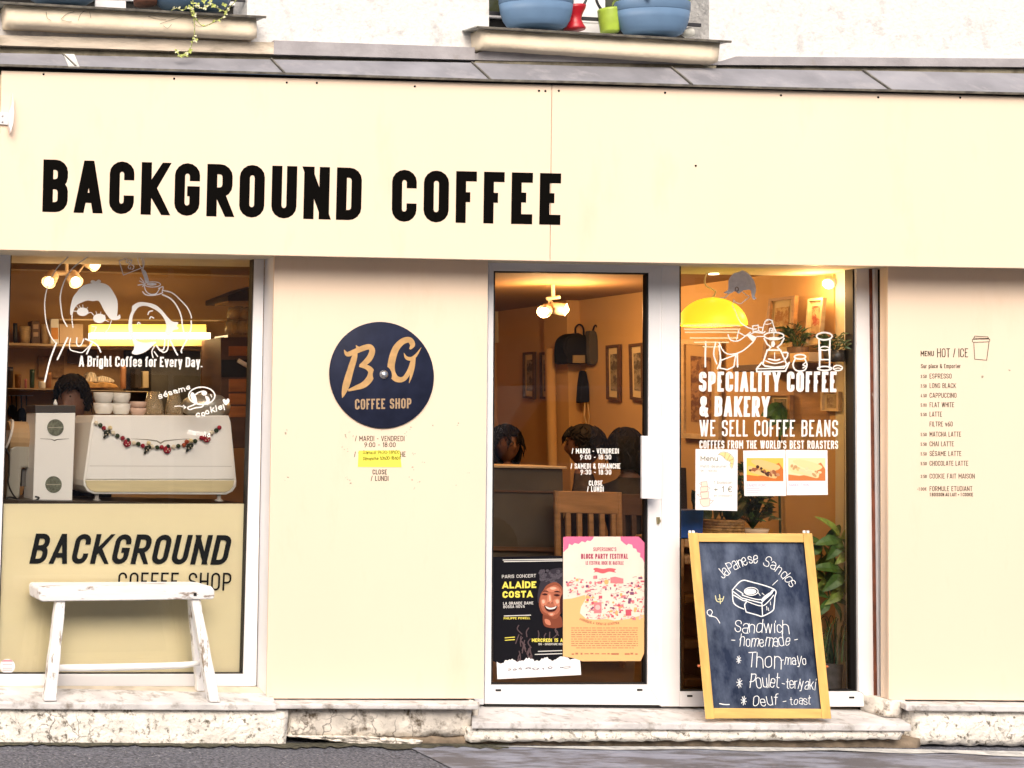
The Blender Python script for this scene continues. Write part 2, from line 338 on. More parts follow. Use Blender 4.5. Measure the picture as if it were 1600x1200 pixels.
# ---------------------------------------------------------------- stroke lettering
GL = {
 'A': (.62, '0,0 .44,1;1,0 .56,1;.16,.24 .84,.24'), 'B': (.57, '0,0 0,1;0,1 .98,1,1 .98,.54,1 0,.54;0,.54 1,.54,1 1,0,1 0,0'),
 'C': (.56, '1,.68 1,1,1 0,1,1 0,0,1 1,0,1 1,.32'), 'D': (.57, 'o 0,0 0,1 1,1,1 1,0,1'),
 'E': (.48, '0,0 0,1;0,1 1,1;0,.52 .88,.52;0,0 1,0'), 'F': (.47, '0,0 0,1;0,1 1,1;0,.5 .88,.5'),
 'G': (.57, '1,.7 1,1,1 0,1,1 0,0,1 1,0,1 1,.46 .5,.46'), 'H': (.57, '0,0 0,1;1,0 1,1;0,.52 1,.52'),
 'I': (0, '0,0 0,1'), 'J': (.42, '1,1 1,0,1 0,0,1 0,.25'), 'K': (.6, '0,0 0,1;0,.30 1,1;.30,.52 1,0'), 'L': (.46, '0,1 0,0;0,0 1,0'),
 'M': (.70, '0,0 0,1;0,1 .5,.32;.5,.32 1,1;1,1 1,0'), 'N': (.58, '0,0 0,1;0,1 1,0;1,0 1,1'), 'O': (.57, 'o 0,0,1 0,1,1 1,1,1 1,0,1'),
 'P': (.55, '0,0 0,1;0,1 1,1,1 1,.44,1 0,.44'), 'Q': (.57, 'o 0,0,1 0,1,1 1,1,1 1,0,1;.6,.25 1.05,-.05'),
 'R': (.58, '0,0 0,1;0,1 1,1,1 1,.45,1 0,.45;.48,.45 1,0'), 'S': (.55, '1,.72 1,1,1 0,1,1 0,.57,1 1,.45,1 1,0,1 0,0,1 0,.28'),
 'T': (.54, '0,1 1,1;.5,1 .5,0'), 'U': (.57, '0,1 0,0,1 1,0,1 1,1'), 'V': (.6, '0,1 .45,0;1,1 .55,0'),
 'W': (.86, '0,1 .23,0;.5,1 .27,0;.5,1 .73,0;1,1 .77,0'), 'X': (.6, '0,0 1,1;0,1 1,0'), 'Y': (.6, '0,1 .5,.42;1,1 .5,.42;.5,.5 .5,0'), 'Z': (.54, '0,1 1,1;.95,1 .05,0;0,0 1,0'),
 '0': (.54, 'o 0,0,1 0,1,1 1,1,1 1,0,1'), '1': (.26, '1,0 1,1;0,.75 .95,1'), '2': (.54, '0,.72 0,1,1 1,1,1 1,.55,.8 0,0;0,0 1,0'),
 '3': (.54, '0,.76 0,1,1 1,1,1 1,.53,1 .4,.53;.4,.53 1,.53,1 1,0,1 0,0,1 0,.25'), '4': (.56, '.6,1 0,.25;0,.25 1,.25;.75,.5 .75,0'),
 '5': (.54, '1,1 .08,1;.08,1 .04,.56;.04,.56 1,.62,1 1,0,1 0,0,1 0,.24'), '6': (.54, '.75,1 0,.45,.6 0,0,1 1,0,1 1,.55,1 0,.55,1 0,.3'),
 '7': (.52, '0,1 1,1;1,1 .35,0'), '8': (.54, 'o 0,0,1 0,.54,1 1,.54,1 1,0,1;o .06,.54,1 .06,1,1 .94,1,1 .94,.54,1'), '9': (.54, '.25,0 1,.55,.6 1,1,1 0,1,1 0,.45,1 1,.45,1 1,.7'),
 'a': (.48, '.05,.58 .05,.73,1 1,.73,1 1,0;1,.41 0,.41,1 0,0,1 1,0'), 'b': (.5, '0,1 0,0;o 0,0,1 0,.73,1 1,.73,1 1,0,1'), 'c': (.46, '1,.52 1,.73,1 0,.73,1 0,0,1 1,0,1 1,.2'),
 'd': (.5, '1,1 1,0;o 0,0,1 0,.73,1 1,.73,1 1,0,1'), 'e': (.49, '0,.36 1,.36 1,.73,1 0,.73,1 0,0,1 1,0,1 1,.17'), 'f': (.34, '1,1 .4,1,1 .4,0;0,.73 .95,.73'),
 'g': (.5, 'o 0,0,1 0,.73,1 1,.73,1 1,0,1;1,.73 1,-.28,1 0,-.28,1 0,-.12'), 'h': (.5, '0,0 0,1;0,.45 0,.73,1 1,.73,1 1,0'), 'i': (0, '0,0 0,.73;0,.9 0,1'), 'j': (.2, '1,.73 1,-.28,1 0,-.28;1,.9 1,1'),
 'k': (.5, '0,0 0,1;0,.25 1,.73;.35,.42 1,0'), 'l': (0, '0,0 0,1'), 'm': (.8, '0,0 0,.73;0,.45 0,.73,.6 .5,.73,.6 .5,0;.5,.45 .5,.73,.6 1,.73,.6 1,0'), 'n': (.5, '0,0 0,.73;0,.45 0,.73,1 1,.73,1 1,0'),
 'o': (.5, 'o 0,0,1 0,.73,1 1,.73,1 1,0,1'), 'p': (.5, '0,.73 0,-.28;o 0,0,1 0,.73,1 1,.73,1 1,0,1'), 'q': (.5, '1,.73 1,-.28;o 0,0,1 0,.73,1 1,.73,1 1,0,1'), 'r': (.33, '0,0 0,.73;0,.4 0,.73,1 1,.73'),
 's': (.46, '1,.54 1,.73,1 0,.73,1 0,.4,1 1,.34,1 1,0,1 0,0,1 0,.18'), 't': (.34, '.4,1 .4,0,1 1,0;0,.73 .95,.73'), 'u': (.5, '0,.73 0,0,1 1,0,1 1,.3;1,.73 1,0'), 'v': (.5, '0,.73 .5,0;.5,0 1,.73'),
 'w': (.74, '0,.73 .25,0;.25,0 .5,.73;.5,.73 .75,0;.75,0 1,.73'), 'x': (.5, '0,0 1,.73;0,.73 1,0'), 'y': (.5, '0,.73 .5,.04;1,.73 .45,-.28 .1,-.28'), 'z': (.46, '0,.73 1,.73;1,.73 0,0;0,0 1,0'),
 '-': (.34, '0,.45 1,.45'), '/': (.36, '0,0 1,1'), '.': (0, '0,0 0,.04'), ':': (0, '0,.05 0,.15;0,.55 0,.65'), ',': (.08, '1,.08 0,-.12'), "'": (0, '0,.75 0,1'), '+': (.5, '0,.45 1,.45;.5,.2 .5,.7'),
 '&': (.64, '1,0 .12,.72,.6 .12,1,1 .72,1,1 .72,.68,.7 .42,.54;.42,.54 0,.35,.7 0,0,1 .8,0,.8 1,.42'), '!': (0, '0,.3 0,1;0,0 0,.06'), '*': (.5, '.5,.2 .5,.9;.1,.35 .9,.75;.1,.75 .9,.35'), '€': (.56, '1,.8 1,1,1 .15,1,1 .15,0,1 1,0,1 1,.2;0,.6 .75,.6;0,.42 .7,.42'),
 'É': (.48, '0,0 0,1;0,1 1,1;0,.52 .88,.52;0,0 1,0;.4,1.18 .7,1.32'), 'é': (.49, '0,.36 1,.36 1,.73,1 0,.73,1 0,0,1 1,0,1 1,.17;.4,.9 .8,1.08'), 'Í': (0, '0,0 0,1;-.1,1.16 .25,1.34'),
}
def fillet(pts, closed, hw):
    n = len(pts); out = []
    for i, p in enumerate(pts):
        v = Vector(p[:2]); r = (p[2] if len(p) > 2 else 0) * hw
        if r <= 0 or (not closed and i in (0, n - 1)): out.append(v); continue
        a = Vector(pts[i - 1][:2]) - v; b = Vector(pts[(i + 1) % n][:2]) - v
        la, lb = a.length, b.length; a.normalize(); b.normalize()
        th = math.acos(max(-1, min(1, a.dot(b))))
        if th > 3.1 or th < 0.02: out.append(v); continue
        ra = la if (not closed and i - 1 == 0 and len(pts[0]) < 3) else la * .5
        rb = lb if (not closed and i + 1 == n - 1) else lb * .5
        t = min(r / math.tan(th / 2), ra * .999, rb * .999); rr = t * math.tan(th / 2)
        bis = (a + b).normalized(); c = v + bis * (rr / math.sin(th / 2)); s0 = v + a * t - c; s1 = v + b * t - c
        ang = s0.angle(s1); cr = 1 if s0.x * s1.y - s0.y * s1.x > 0 else -1; k = max(3, int(ang / 0.32))
        for j in range(k + 1):
            q = cr * ang * j / k; out.append(c + Vector((s0.x * math.cos(q) - s0.y * math.sin(q), s0.x * math.sin(q) + s0.y * math.cos(q))))
    return out
def glyph(ch, W, t):
    """list of (points, closed) in cap-height units for a glyph of outer width W and stroke t"""
    res = []; iw = max(W - t, 0.0); ih = 1 - t
    for st in GL[ch][1].split(';'):
        st = st.strip(); closed = st.startswith('o ')
        raw = [tuple(float(x) for x in q.split(',')) for q in (st[2:] if closed else st).split()]
        pts = [(t / 2 + q[0] * iw, t / 2 + q[1] * ih) + tuple(q[2:]) for q in raw]
        pl = fillet(pts, closed, iw / 2)
        if not closed:
            for e, k in ((0, 1), (-1, -2)):
                d = (pl[e] - pl[k]); d = d.normalized() if d.length > 1e-6 else Vector((0, 1)); q = raw[0] if e == 0 else raw[-1]
                if abs(d.y) > abs(d.x) and (abs(q[1]) < 1e-6 or abs(q[1] - 1) < 1e-6 or abs(q[1] - .73) < 1e-6 or q[1] < 0): pl[e] = pl[e] + d * (t / 2 * (1 + abs(d.x)) / abs(d.y))
                elif abs(d.x) >= abs(d.y) and (q[0] in (0.0, 1.0)): pl[e] = pl[e] + d * (t / 2)
        res.append((pl, closed))
    return res
def gw(ch, t): return 0.30 if ch == ' ' else max(GL[ch][0], t)
def text(mb, s, quad, surf, weight=0.13, off=0.0004, gap=0.13, caps=False, jit=0.0, space=0.30):
    """lettering inside the photo quad (top-left, top-right, bottom-right, bottom-left): baseline to cap height"""
    tl, tr, br, bl = [Vector(q) for q in quad]
    H = ((tl - bl).length + (tr - br).length) / 2; Wd = ((tr - tl).length + (br - bl).length) / 2
    asp = Wd / H
    # stroke-independent widths are stretched so the line fills the quad
    nat = sum(space if c == ' ' else max(GL[c][0], 0) for c in s) ; fix = sum(weight if c != ' ' and GL[c][0] == 0 else 0 for c in s)
    g = gap * (len(s) - 1); k = (asp - fix) / (nat + g) if nat + g > 0 else 1
    x = 0.0; rnd = random.Random(len(s) * 7 + ord(s[0]))
    mp = lambda q: (bl + (br - bl) * (q[0] / asp)) * (1 - q[1]) + (tl + (tr - tl) * (q[0] / asp)) * q[1]
    for c in s:
        if c == ' ': x += space * k + gap * k; continue
        w = weight if GL[c][0] == 0 else max(GL[c][0] * k, weight * 1.6)
        dy, rt = rnd.uniform(-jit, jit), rnd.uniform(-jit, jit) * 1.5
        cap = not caps and not jit and c.isupper() and c not in 'ÉÍQ'
        cl = (lambda y: min(1.0, max(0.0, y))) if cap else (lambda y: y)
        sf = lambda a, b, o=0.0: surf(*mp((a, cl(b))), o)
        for si, (pl, closed) in enumerate(glyph(c, w, weight)):
            pp = [(x + p.x + rt * p.y, p.y + dy) for p in pl]
            ribbon(mb, pp, weight, sf, off + si * 0.00008, closed, caps)
        x += w + gap * k
    return mb
def rect(x0, y0, x1, y1): return [(x0, y0), (x1, y0), (x1, y1), (x0, y1)]
def path_text(mb, s, path, h, surf, weight=0.09, off=0.0004, wk=1.0, gap=0.12):
    """hand lettering along a photo polyline, cap height h pixels"""
    path = [Vector(p) for p in path]; seg = [(path[i + 1] - path[i]).length for i in range(len(path) - 1)]; tot = sum(seg)
    nat = sum(gw(c, weight) + gap for c in s) - gap; k = tot / (nat * h); x = 0; rnd = random.Random(len(s) * 3 + 1)
    def at(d):
        for i, l in enumerate(seg):
            if d <= l or i == len(seg) - 1: t = (path[i + 1] - path[i]).normalized(); return path[i] + t * d, t
            d -= l
    for c in s:
        w = gw(c, weight) * k
        if c != ' ':
            o, t = at((x + w / 2) * h); nrm = Vector((t.y, -t.x)); sc = rnd.uniform(.9, 1.12); sk = rnd.uniform(-.05, .16); dy = rnd.uniform(-.05, .05)
            for si, (pl, closed) in enumerate(glyph(c, w, weight)):
                ph = rnd.uniform(0, 6); pp = [o + t * ((p.x - w / 2 + p.y * sk + .035 * math.sin(5 * p.y + ph)) * h * sc) + nrm * ((p.y + dy + .035 * math.sin(6 * p.x + ph * 2)) * h * sc) for p in pl]
                ribbon(mb, pp, weight * h, surf, off + si * 0.00008, closed, True)
        x += w + gap * k
    return mb
# ================================================================ ground
Yg = -0.09
g0, g1 = P(0, 1161, Yg), P(1600, 1171, Yg)
slx = (g1.z - g0.z) / (g1.x - g0.x)
def ground(x, y): return g0.z + (x - g0.x) * slx + min(0.0, (y - Yg)) * 0.015
mb = MB()
xs = [-40, -6, -2, 0, 2, 6, 40]; ys = [-40, -12, -6, -2, -1, 0.05]
for i in range(len(xs) - 1):
    for j in range(len(ys) - 1):
        mb.quad(*[(x, y, ground(x, y)) for x, y in ((xs[i], ys[j]), (xs[i + 1], ys[j]), (xs[i + 1], ys[j + 1]), (xs[i], ys[j + 1]))])
struct('pavement', mb, ASPHALT)
mb = MB()
def gp(px, py, dz=0.0):
    p = PZ(px, py, 0); 
    for _ in range(6): p = PZ(px, py, ground(p.x, p.y) + dz)
    return p
q = [gp(636, 1166, .004), gp(1110, 1171, .004), gp(1700, 1182, .004), gp(1820, 1290, .004), gp(820, 1290, .004), gp(716, 1205, .004)]
mb.poly(q); struct('concrete_pavement_patch', mb, WET)
mb = MB()
q = [gp(770, 1165.5, .008), gp(1100, 1166.5, .008), gp(1400, 1170, .008), gp(1700, 1176, .008), gp(1700, 1186, .008), gp(1560, 1181, .008), gp(1480, 1176, .008), gp(1420, 1177.5, .008), gp(1300, 1172, .008), gp(1180, 1174, .008), gp(1090, 1170, .008), gp(960, 1171.5, .008), gp(860, 1168.5, .008)]
mb.poly(q); edge_mb = mb
mb = MB(); rnd = random.Random(77); top = []; bot = []
for k in range(0, 96):
    x = -60 + k * 9; top.append(gp(x, 1157.5 + x * .006, .006)); bot.append(gp(x, 1163.5 + x * .006 + rnd.uniform(-1.2, 2.6) + 1.5 * math.sin(k * .35), .006))
for k in range(95): mb.quad(bot[k], bot[k + 1], top[k + 1], top[k])
struct('pavement_dirt_line', mb, M('mossy_dirt', (.075, .07, .045), .95, var=.5, vscale=40, bump=.8, dark=(.03, .03, .02), dscale=30, dlo=.5, dhi=.6)); mb = edge_mb
struct('pavement_edge_mortar', mb, M('pale_mortar', (0.52, 0.52, 0.50), 0.85, var=0.25, vscale=20, dark=(.2, .19, .2), dscale=12, dlo=.55, dhi=.7))

# ================================================================ building front
bld = thing('shop_building', 'whitewashed old stucco building front above and around the cream coffee shopfront', 'building', (0, 0.2, 0))
def wallpoly(mb, px0, py0, px1, py1, Y=0.0, d=0.35):
    mb.pq(rect(px0, py0, px1, py1), Y, d)
# upper wall pieces round two window openings (front on Y=0)
mb = MB()
T = -330
MB().pq([(-700, T), (-12, T), (-12, 60), (-700, 60)], 0, .35).build('wall_piece', STUCCO, bld)
MB().pq([(386, T), (764, T), (764, 85), (386, 75)], 0, .35).build('wall_piece', STUCCO, bld)
MB().pq([(1108, T), (1800, T), (1800, 116), (1108, 100)], 0, .35).build('wall_piece', STUCCO, bld)
MB().pq([(-12, 20), (386, 32), (386, 75), (-12, 60)], 0, .35).build('wall_piece', STUCCO, bld)
MB().pq([(764, 45), (1108, 66), (1108, 100), (764, 85)], 0, .35).build('wall_piece', STUCCO, bld)
MB().pq([(-700, 380), (-32, 380), (-55, 1110), (-700, 1110)], .14, .2).build('pier', PLASTER, bld)
MB().pq([(436, 392), (756, 392), (748, 1100), (424, 1100)], .145, .18).build('pier', PLASTER, bld)
MB().pq([(1395, 392), (1800, 392), (1800, 1105), (1392, 1105)], .15, .25).build('pier', PLASTER, bld)
# string course, stained upstand, zinc flashing
mb = MB()
mb.pq([(428, 63), (742, 74), (742, 93.5), (428, 84.8)], -.045, .045)
mb.pq([(742, 84), (755, 80), (1125, 96), (1150, 88), (1800, 93), (1800, 106), (1100, 101), (760, 94), (742, 93.5)], -.035, .035)
mb.build('string_course', COURSE, bld)
mb = MB(); mb.pq([(-700, 36), (4, 55), (428, 66), (428, 84.5), (400, 83.6), (0, 70.6), (-700, 47.6)], -.043, .043)
mb.build('stained_course', M('stained_cream_course', (.60, .52, .42), .85, var=.25, vscale=8, bump=.3, bscale=40, dark=(.20, .16, .10), dscale=6, dlo=.50, dhi=.72, stretch=(.5, 1, 2)), bld)
mb = MB(); mb.pq([(-700, 45), (0, 70), (740, 92), (1100, 99), (1800, 105), (1800, 122), (1600, 118), (1100, 109), (740, 100), (400, 95), (0, 86), (-700, 62)], -.012, .05)
mb.build('upstand', STAIN, bld)
fl_top = [(-700, 60), (0, 84), (100, 86), (400, 92.5), (740, 98), (900, 103), (1100, 106.5), (1347, 111), (1600, 116), (1800, 119)]
fl_bot = [(-700, 82), (0, 101.5), (120, 105), (440, 114.5), (765, 125), (900, 128), (1200, 137), (1390, 141), (1600, 146), (1800, 151)]
mb = MB()
A = [P(x, y, -.045) for x, y in fl_top]; B = [P(x, y, -.185) for x, y in fl_bot]
for i in range(len(A) - 1): mb.quad(B[i], B[i + 1], A[i + 1], A[i])
o = mb.build('zinc_flashing', ZINC, bld)
sm_ = o.modifiers.new('solid', 'SOLIDIFY'); sm_.thickness = .004
mb = MB()
for i in range(len(B) - 1):
    a, b = B[i], B[i + 1]; dn = Vector((0, -.004, -.006)); up = Vector((0, -.005, .004))
    mb.hexa([a + dn, b + dn, b + up, a + up], [a + dn + Vector((0, .012, 0)), b + dn + Vector((0, .012, 0)), b + up + Vector((0, .012, 0)), a + up + Vector((0, .012, 0))])
mb.build('drip_edge', ZINC_DK, bld)
for (x0, y0, x1, y1) in ((97, 85.5, 117, 104.5), (422, 92.5, 443, 114.5), (736, 98, 765, 125), (1047, 105, 1080, 133), (1347, 110.5, 1390, 141)):
    a, b = P(x0, y0, -.05), P(x1, y1, -.188); mb = MB(); up = Vector((0, -.004, .006)); w = Vector((.008, 0, 0))
    mb.hexa([b, b + w, b + w + up, b + up], [a, a + w, a + w + up, a + up]); mb.build('seam', ZINC_DK, bld)
mb = MB(); mb.quad(P(99, 85, -.054), P(116, 85.5, -.054), P(124, 105, -.19), P(107, 104.5, -.19)); o = mb.build('cover_strip', M('pale_zinc', (.6, .6, .58), .6, var=.2, vscale=10), bld); o.modifiers.new('s', 'SOLIDIFY').thickness = .003
# carcass behind the fascia (soffit over the shopfront)
mb = MB(); mb.pq([(-700, 88), (0, 108), (800, 132), (1800, 163), (1800, 418), (-700, 376)], -.14, .62)
mb.build('fascia_carcass', SOFFIT, bld)
mb = MB(); mb.pq([(-700, 84), (0, 104), (800, 128), (1800, 153), (1800, 166), (800, 142), (0, 116), (-700, 98)], -.146, .004); mb.build('painted_shade_strip', DARK, bld)  # dark strip painted in for the shade between fascia top and zinc edge
# ---------------- stone plinth, each block modelled with an uneven face
def rough_block(name, quad, Y, depth, mat, amp=.012, step=.035, seed=0, parent=bld):
    rnd = random.Random(seed); tl, tr, br, bl = [Vector(q) for q in quad]
    n = max(3, int((P(*tr, Y) - P(*tl, Y)).length / step)); m = max(3, int((P(*tl, Y) - P(*bl, Y)).length / step)); mb = MB(); idx = {}
    vs = []
    for j in range(m + 1):
        for i in range(n + 1):
            u, v = i / n, j / m; q = (tl + (tr - tl) * u) * (1 - v) + (bl + (br - bl) * u) * v
            p = P(q.x, q.y, Y); e = min(i, n - i, j, m - j)
            p += Vector((rnd.uniform(-.3, .3) * amp, rnd.uniform(-1, .6) * amp * (0.3 if e == 0 and j == 0 else 1) + (amp * 1.1 if e == 0 else 0), rnd.uniform(-.5, .5) * amp * (1 if j not in (0,) else .15)))
            vs.append(p)
    fs = [(j * (n + 1) + i, j * (n + 1) + i + 1, (j + 1) * (n + 1) + i + 1, (j + 1) * (n + 1) + i) for j in range(m) for i in range(n)]
    k = len(vs); ring = [i for i in range(n + 1)] + [j * (n + 1) + n for j in range(1, m + 1)] + [m * (n + 1) + i for i in range(n - 1, -1, -1)] + [j * (n + 1) for j in range(m - 1, 0, -1)]
    back = [vs[i] + Vector((0, depth, 0)) for i in ring]; r = len(ring)
    fs += [(ring[i], ring[(i + 1) % r], k + (i + 1) % r, k + i) for i in range(r)]
    mb.add(vs + back, fs); o = mb.build(name, mat, parent, smooth=True); return o
plinth = thing('stone_plinth', 'low whitewashed stone plinth with cracked blocks running under the shopfront', 'plinth', P(400, 1162, .1))
rough_block('wall_block', [(-300, 1108), (452, 1109.5), (446, 1175), (-300, 1172)], -.092, .24, STONE, .007, .03, 1, plinth)
rough_block('wall_block', [(456, 1107), (738, 1107), (738, 1150), (452, 1152)], -.055, .2, STONE2, .009, .032, 2, plinth)
rough_block('wall_block', [(448, 1150), (560, 1151), (662, 1158), (655, 1175)], -.075, .2, STONE2, .008, .03, 3, plinth)
rough_block('wall_block', [(560, 1148), (742, 1148), (742, 1172), (560, 1172)], -.045, .2, M('brown_base', (.22, .17, .12), .9, var=.4, vscale=14, bump=.6), .012, .03, 4, plinth)  # darker brown stone at the foot of the plinth
rough_block('wall_block', [(737, 1139), (1418, 1140), (1408, 1156), (737, 1160)], -.105, .2, STONE, .008, .03, 5, plinth)
rough_block('wall_block', [(737, 1154), (1440, 1154), (1440, 1176), (737, 1174)], -.06, .2, M('brown_base', (.22, .17, .12)), .010, .03, 6, plinth)
rough_block('wall_block', [(1431, 1110), (1800, 1112), (1800, 1170), (1437, 1163)], -.06, .25, STONE, .010, .032, 7, plinth)
rough_block('wall_block', [(1383, 1094), (1416, 1094), (1412, 1123), (1384, 1121)], -.012, .15, STONE2, .006, .02, 8, plinth)
rough_block('wall_block', [(1416, 1112), (1440, 1112), (1432, 1140), (1414, 1128)], -.02, .15, STONE2, .006, .02, 9, plinth)
rough_block('wall_block', [(738, 1094), (750, 1098), (748, 1122), (739, 1120)], -.02, .1, STONE2, .006, .015, 10, plinth)
# slabs: sloping window sill tread, sill of the middle panel, door step, end sill
def slab(name, label, pts_back, Yb, pts_front, Yf, drop, mat, pr=plinth, bev=.006):
    """tread between a back edge and a front edge; drop = photo pixels of the front face"""
    mb = MB(); A = [P(x, y, Yb) for x, y in pts_back]; B = [P(x, y, Yf) for x, y in pts_front]; C = [P(x, y + drop, Yf) for x, y in pts_front]
    n = len(A)
    for i in range(n - 1):
        mb.hexa([C[i], C[i + 1], B[i + 1], B[i]], [A[i] * 1 + Vector((0, 0, C[i].z - B[i].z)), A[i + 1] + Vector((0, 0, C[i].z - B[i].z)), A[i + 1], A[i]])
    o = mb.build(name, mat, pr, bevel=bev); return o
slab('sill_slab', None, [(-300, 1066), (420, 1072)], .16, [(-300, 1096), (432, 1100)], -.115, 11, SLAB)
mb = MB(); 
A = [P(-40, 1073, .126), P(402, 1074.5, .126)]; B = [P(-40, 1084, .05), P(412, 1084.5, .05)]
mb.hexa([B[0], B[1], B[1] + Vector((0, 0, .006)), B[0] + Vector((0, 0, .006))], [A[0], A[1], A[1] + Vector((0, 0, .006)), A[0] + Vector((0, 0, .006))]); mb.build('tile_strip', TILE, plinth)
slab('sill_slab', None, [(416, 1087), (740, 1089)], .12, [(418, 1100), (748, 1101)], -.112, 8, SLAB)
slab('step_slab', None, [(738, 1101), (1384, 1108)], .17, [(737, 1128), (1424, 1132)], -.125, 11, SLAB)
slab('sill_slab', None, [(1395, 1090), (1800, 1094)], .1, [(1416, 1101), (1800, 1105)], -.09, 10, SLAB)

# ================================================================ fascia sign
Yf = -.16
sign = thing('fascia_sign', 'wide cream fascia board with big black capital lettering above the shopfront', 'shop sign', P(800, 404, -.15))
mb = MB(); mb.pq([(2.5, 110.5), (862, 132.5), (859, 408), (-4, 390)], Yf, .018); mb.build('sign_panel', CREAM, sign, bevel=.0015)
mb = MB(); mb.pq([(863.2, 132.5), (1800, 156), (1800, 422), (860.2, 408)], Yf, .018); mb.build('sign_panel', CREAM, sign, bevel=.0015)
mb = MB(); mb.pq([(-700, 92.5), (-.5, 110.4), (-7, 389.9), (-700, 376)], Yf + .004, .014); mb.build('sign_panel', CREAM, sign, bevel=.0015)
sf = plane(Yf)
mb = MB(); text(mb, 'BACKGROUND', [(68, 249), (566, 262.5), (564, 344.5), (66, 331)], sf, .195, .0006, .16); mb.build('lettering', INK, sign)
mb = MB(); text(mb, 'COFFEE', [(613, 265), (877, 271), (875.5, 351.5), (612, 346)], sf, .195, .0006, .16); mb.build('lettering', INK, sign)
for x, y in ((68, 116), (272, 123), (448, 129), (495, 129.5), (648, 135), (842, 142), (852, 142.3), (873, 142), (1039, 145), (1220, 149), (1372, 152), (1500, 152.5), (1087, 259)):
    mb = MB(); c = P(x, y, Yf); mb.lathe([(.0055, 0), (.0055, .002), (.003, .004)], c, 8, axis='y'); mb.build('screw', INK, sign)
# projecting bracket on the fascia
br = thing('sign_bracket', 'white metal bracket with a curved fin screwed to the fascia board', 'bracket', P(8, 188, Yf))
mb = MB(); mb.pq([(-14, 173), (13, 176), (13, 195), (-14, 193)], Yf - .012, .011); mb.build('plate', WHITE_ALU, br, bevel=.002)
mb = MB(); pl = [(20, 145), (19.5, 160), (16, 172), (13, 180), (14, 195), (17, 207), (21, 192), (22, 176), (21.5, 160)]
mb.prism([P(x, y, Yf - .05) for x, y in pl], (.004, .045, 0)); mb.build('fin', WHITE_ALU, br, bevel=.001)
for x, y in ((4, 181), (4, 190)):
    mb = MB(); mb.lathe([(.006, 0), (.006, .003), (.003, .005)], P(x, y, Yf - .0125), 8, axis='y'); mb.build('screw', STEEL, br)

# ================================================================ upper windows with sills
def upper_window(label, op, reveal_y, loc, dark):
    w = thing('upper_window', label, 'window', loc); x0, x1, ya, yb = op
    mb = MB(); Y0 = .17
    fr = [(x0 - 4, x0 + 9), (x1 - 42, x1 - 18)] if False else []
    # casement: outer frame, middle stile, bottom rail
    mb.pq([(x0 - 25, T), (x0 - 4, T), (x0 - 4, yb + 20), (x0 - 25, yb + 10)], Y0, .05)
    mb.pq([(x1 - 16, T), (x1 + 6, T), (x1 + 6, yb + 30), (x1 - 16, yb + 30)], Y0, .05)
    c = (x0 + x1) / 2 - 12
    mb.pq([(c - 26, T), (c + 22, T), (c + 22, yb + 30), (c - 26, yb + 30)], Y0 - .004, .054)
    mb.pq([(x0 - 25, ya), (x1 + 6, yb), (x1 + 6, yb + 8), (x0 - 25, ya + 8)], Y0 - .008, .06)
    mb.build('casement', WHITE_ALU, w, bevel=.003)
    mb = MB(); mb.pq([(x0 - 20, T), (x1 + 4, T), (x1 + 4, yb + 4), (x0 - 20, ya + 4)], Y0 + .03, .004); mb.build('pane', dark, w)
    mb = MB(); mb.pq([(x0 - 25, ya + 8), (x1 + 6, yb + 8), (x1 + 6, yb + 30), (x0 - 25, ya + 30)], Y0 + .01, .1); mb.build('threshold', DARK, w)
    return w
PANE = M('dark_pane', (.05, .055, .03), .08, spec=.6)
PANE2 = M('dark_pane_other', (.09, .09, .085), .08, spec=.6)
w1 = upper_window('upper storey window of the building with slate blue planters on its long sill', (-12, 386, -18, 2), 0, P(190, 0, .2), PANE2)
w2 = upper_window('upper storey window of the building with light blue planters on its sill', (764, 1108, 18, 38), 0, P(930, 20, .2), PANE)
def sill(win, zl, stone, Yz, Ys):
    (ax, ay), (bx, by) = zl
    a, b = P(ax, ay, Yz), P(bx, by, Yz); up = Vector((0, .32, .035)); th = Vector((0, 0, .007))
    mb = MB(); mb.hexa([a, b, b + th, a + th], [a + up, b + up, b + up + th, a + up + th]); mb.build('sill_cap', M('zinc_sill_cap', (.30, .31, .29), .55, var=.3, vscale=14, dark=(.62, .62, .6), dscale=7, dlo=.5, dhi=.7), win, bevel=.001)
    mb = MB()
    for i in range(len(a[:]) and 1): mb.hexa([a - Vector((0, 0, .004)), b - Vector((0, 0, .004)), b + Vector((0, -.002, .006)), a + Vector((0, -.002, .006))], [a + Vector((0, .006, -.004)), b + Vector((0, .006, -.004)), b + Vector((0, .006, .0)), a + Vector((0, .006, .0))])
    mb.build('sill_lip', ZINC_DK, win)
    rough_block('sill_stone', stone, Ys, .2, SILL_STONE, .003, .05, int(ax) + 900, win)
sill(w1, ((-10, 3.5), (416, 27)), [(9, 6), (401, 27), (402, 58), (11, 38)], -.135, -.10)
sill(w2, ((745, 42.5), (1143, 65.5)), [(752, 44.5), (1126, 66), (1122, 97), (755, 73)], -.135, -.10)
mb = MB(); mb.pq([(752, 75), (800, 76), (900, 84), (1000, 90), (1122, 97), (1118, 107), (740, 100)], -.028, .03); mb.build('stained_band', STAIN, w2)
mb = MB(); 
for pts in ([(72, 18), (74, 28), (80, 32)], [(95, 30), (104, 22), (116, 18)], [(96, 31), (108, 34), (112, 33)], [(122, 32), (126, 22), (132, 17)], [(140, 18), (142, 28)], [(250, 37), (268, 31), (285, 26)], [(255, 40), (262, 44), (268, 38)], [(232, 26), (245, 29), (260, 31)], [(300, 34), (310, 41), (325, 38), (340, 32)]):
    ribbon(mb, smooth_pts(pts), .7, lambda x, y, o: P(x, y, -.106), 0)
mb.build('crack', STAIN, w1)

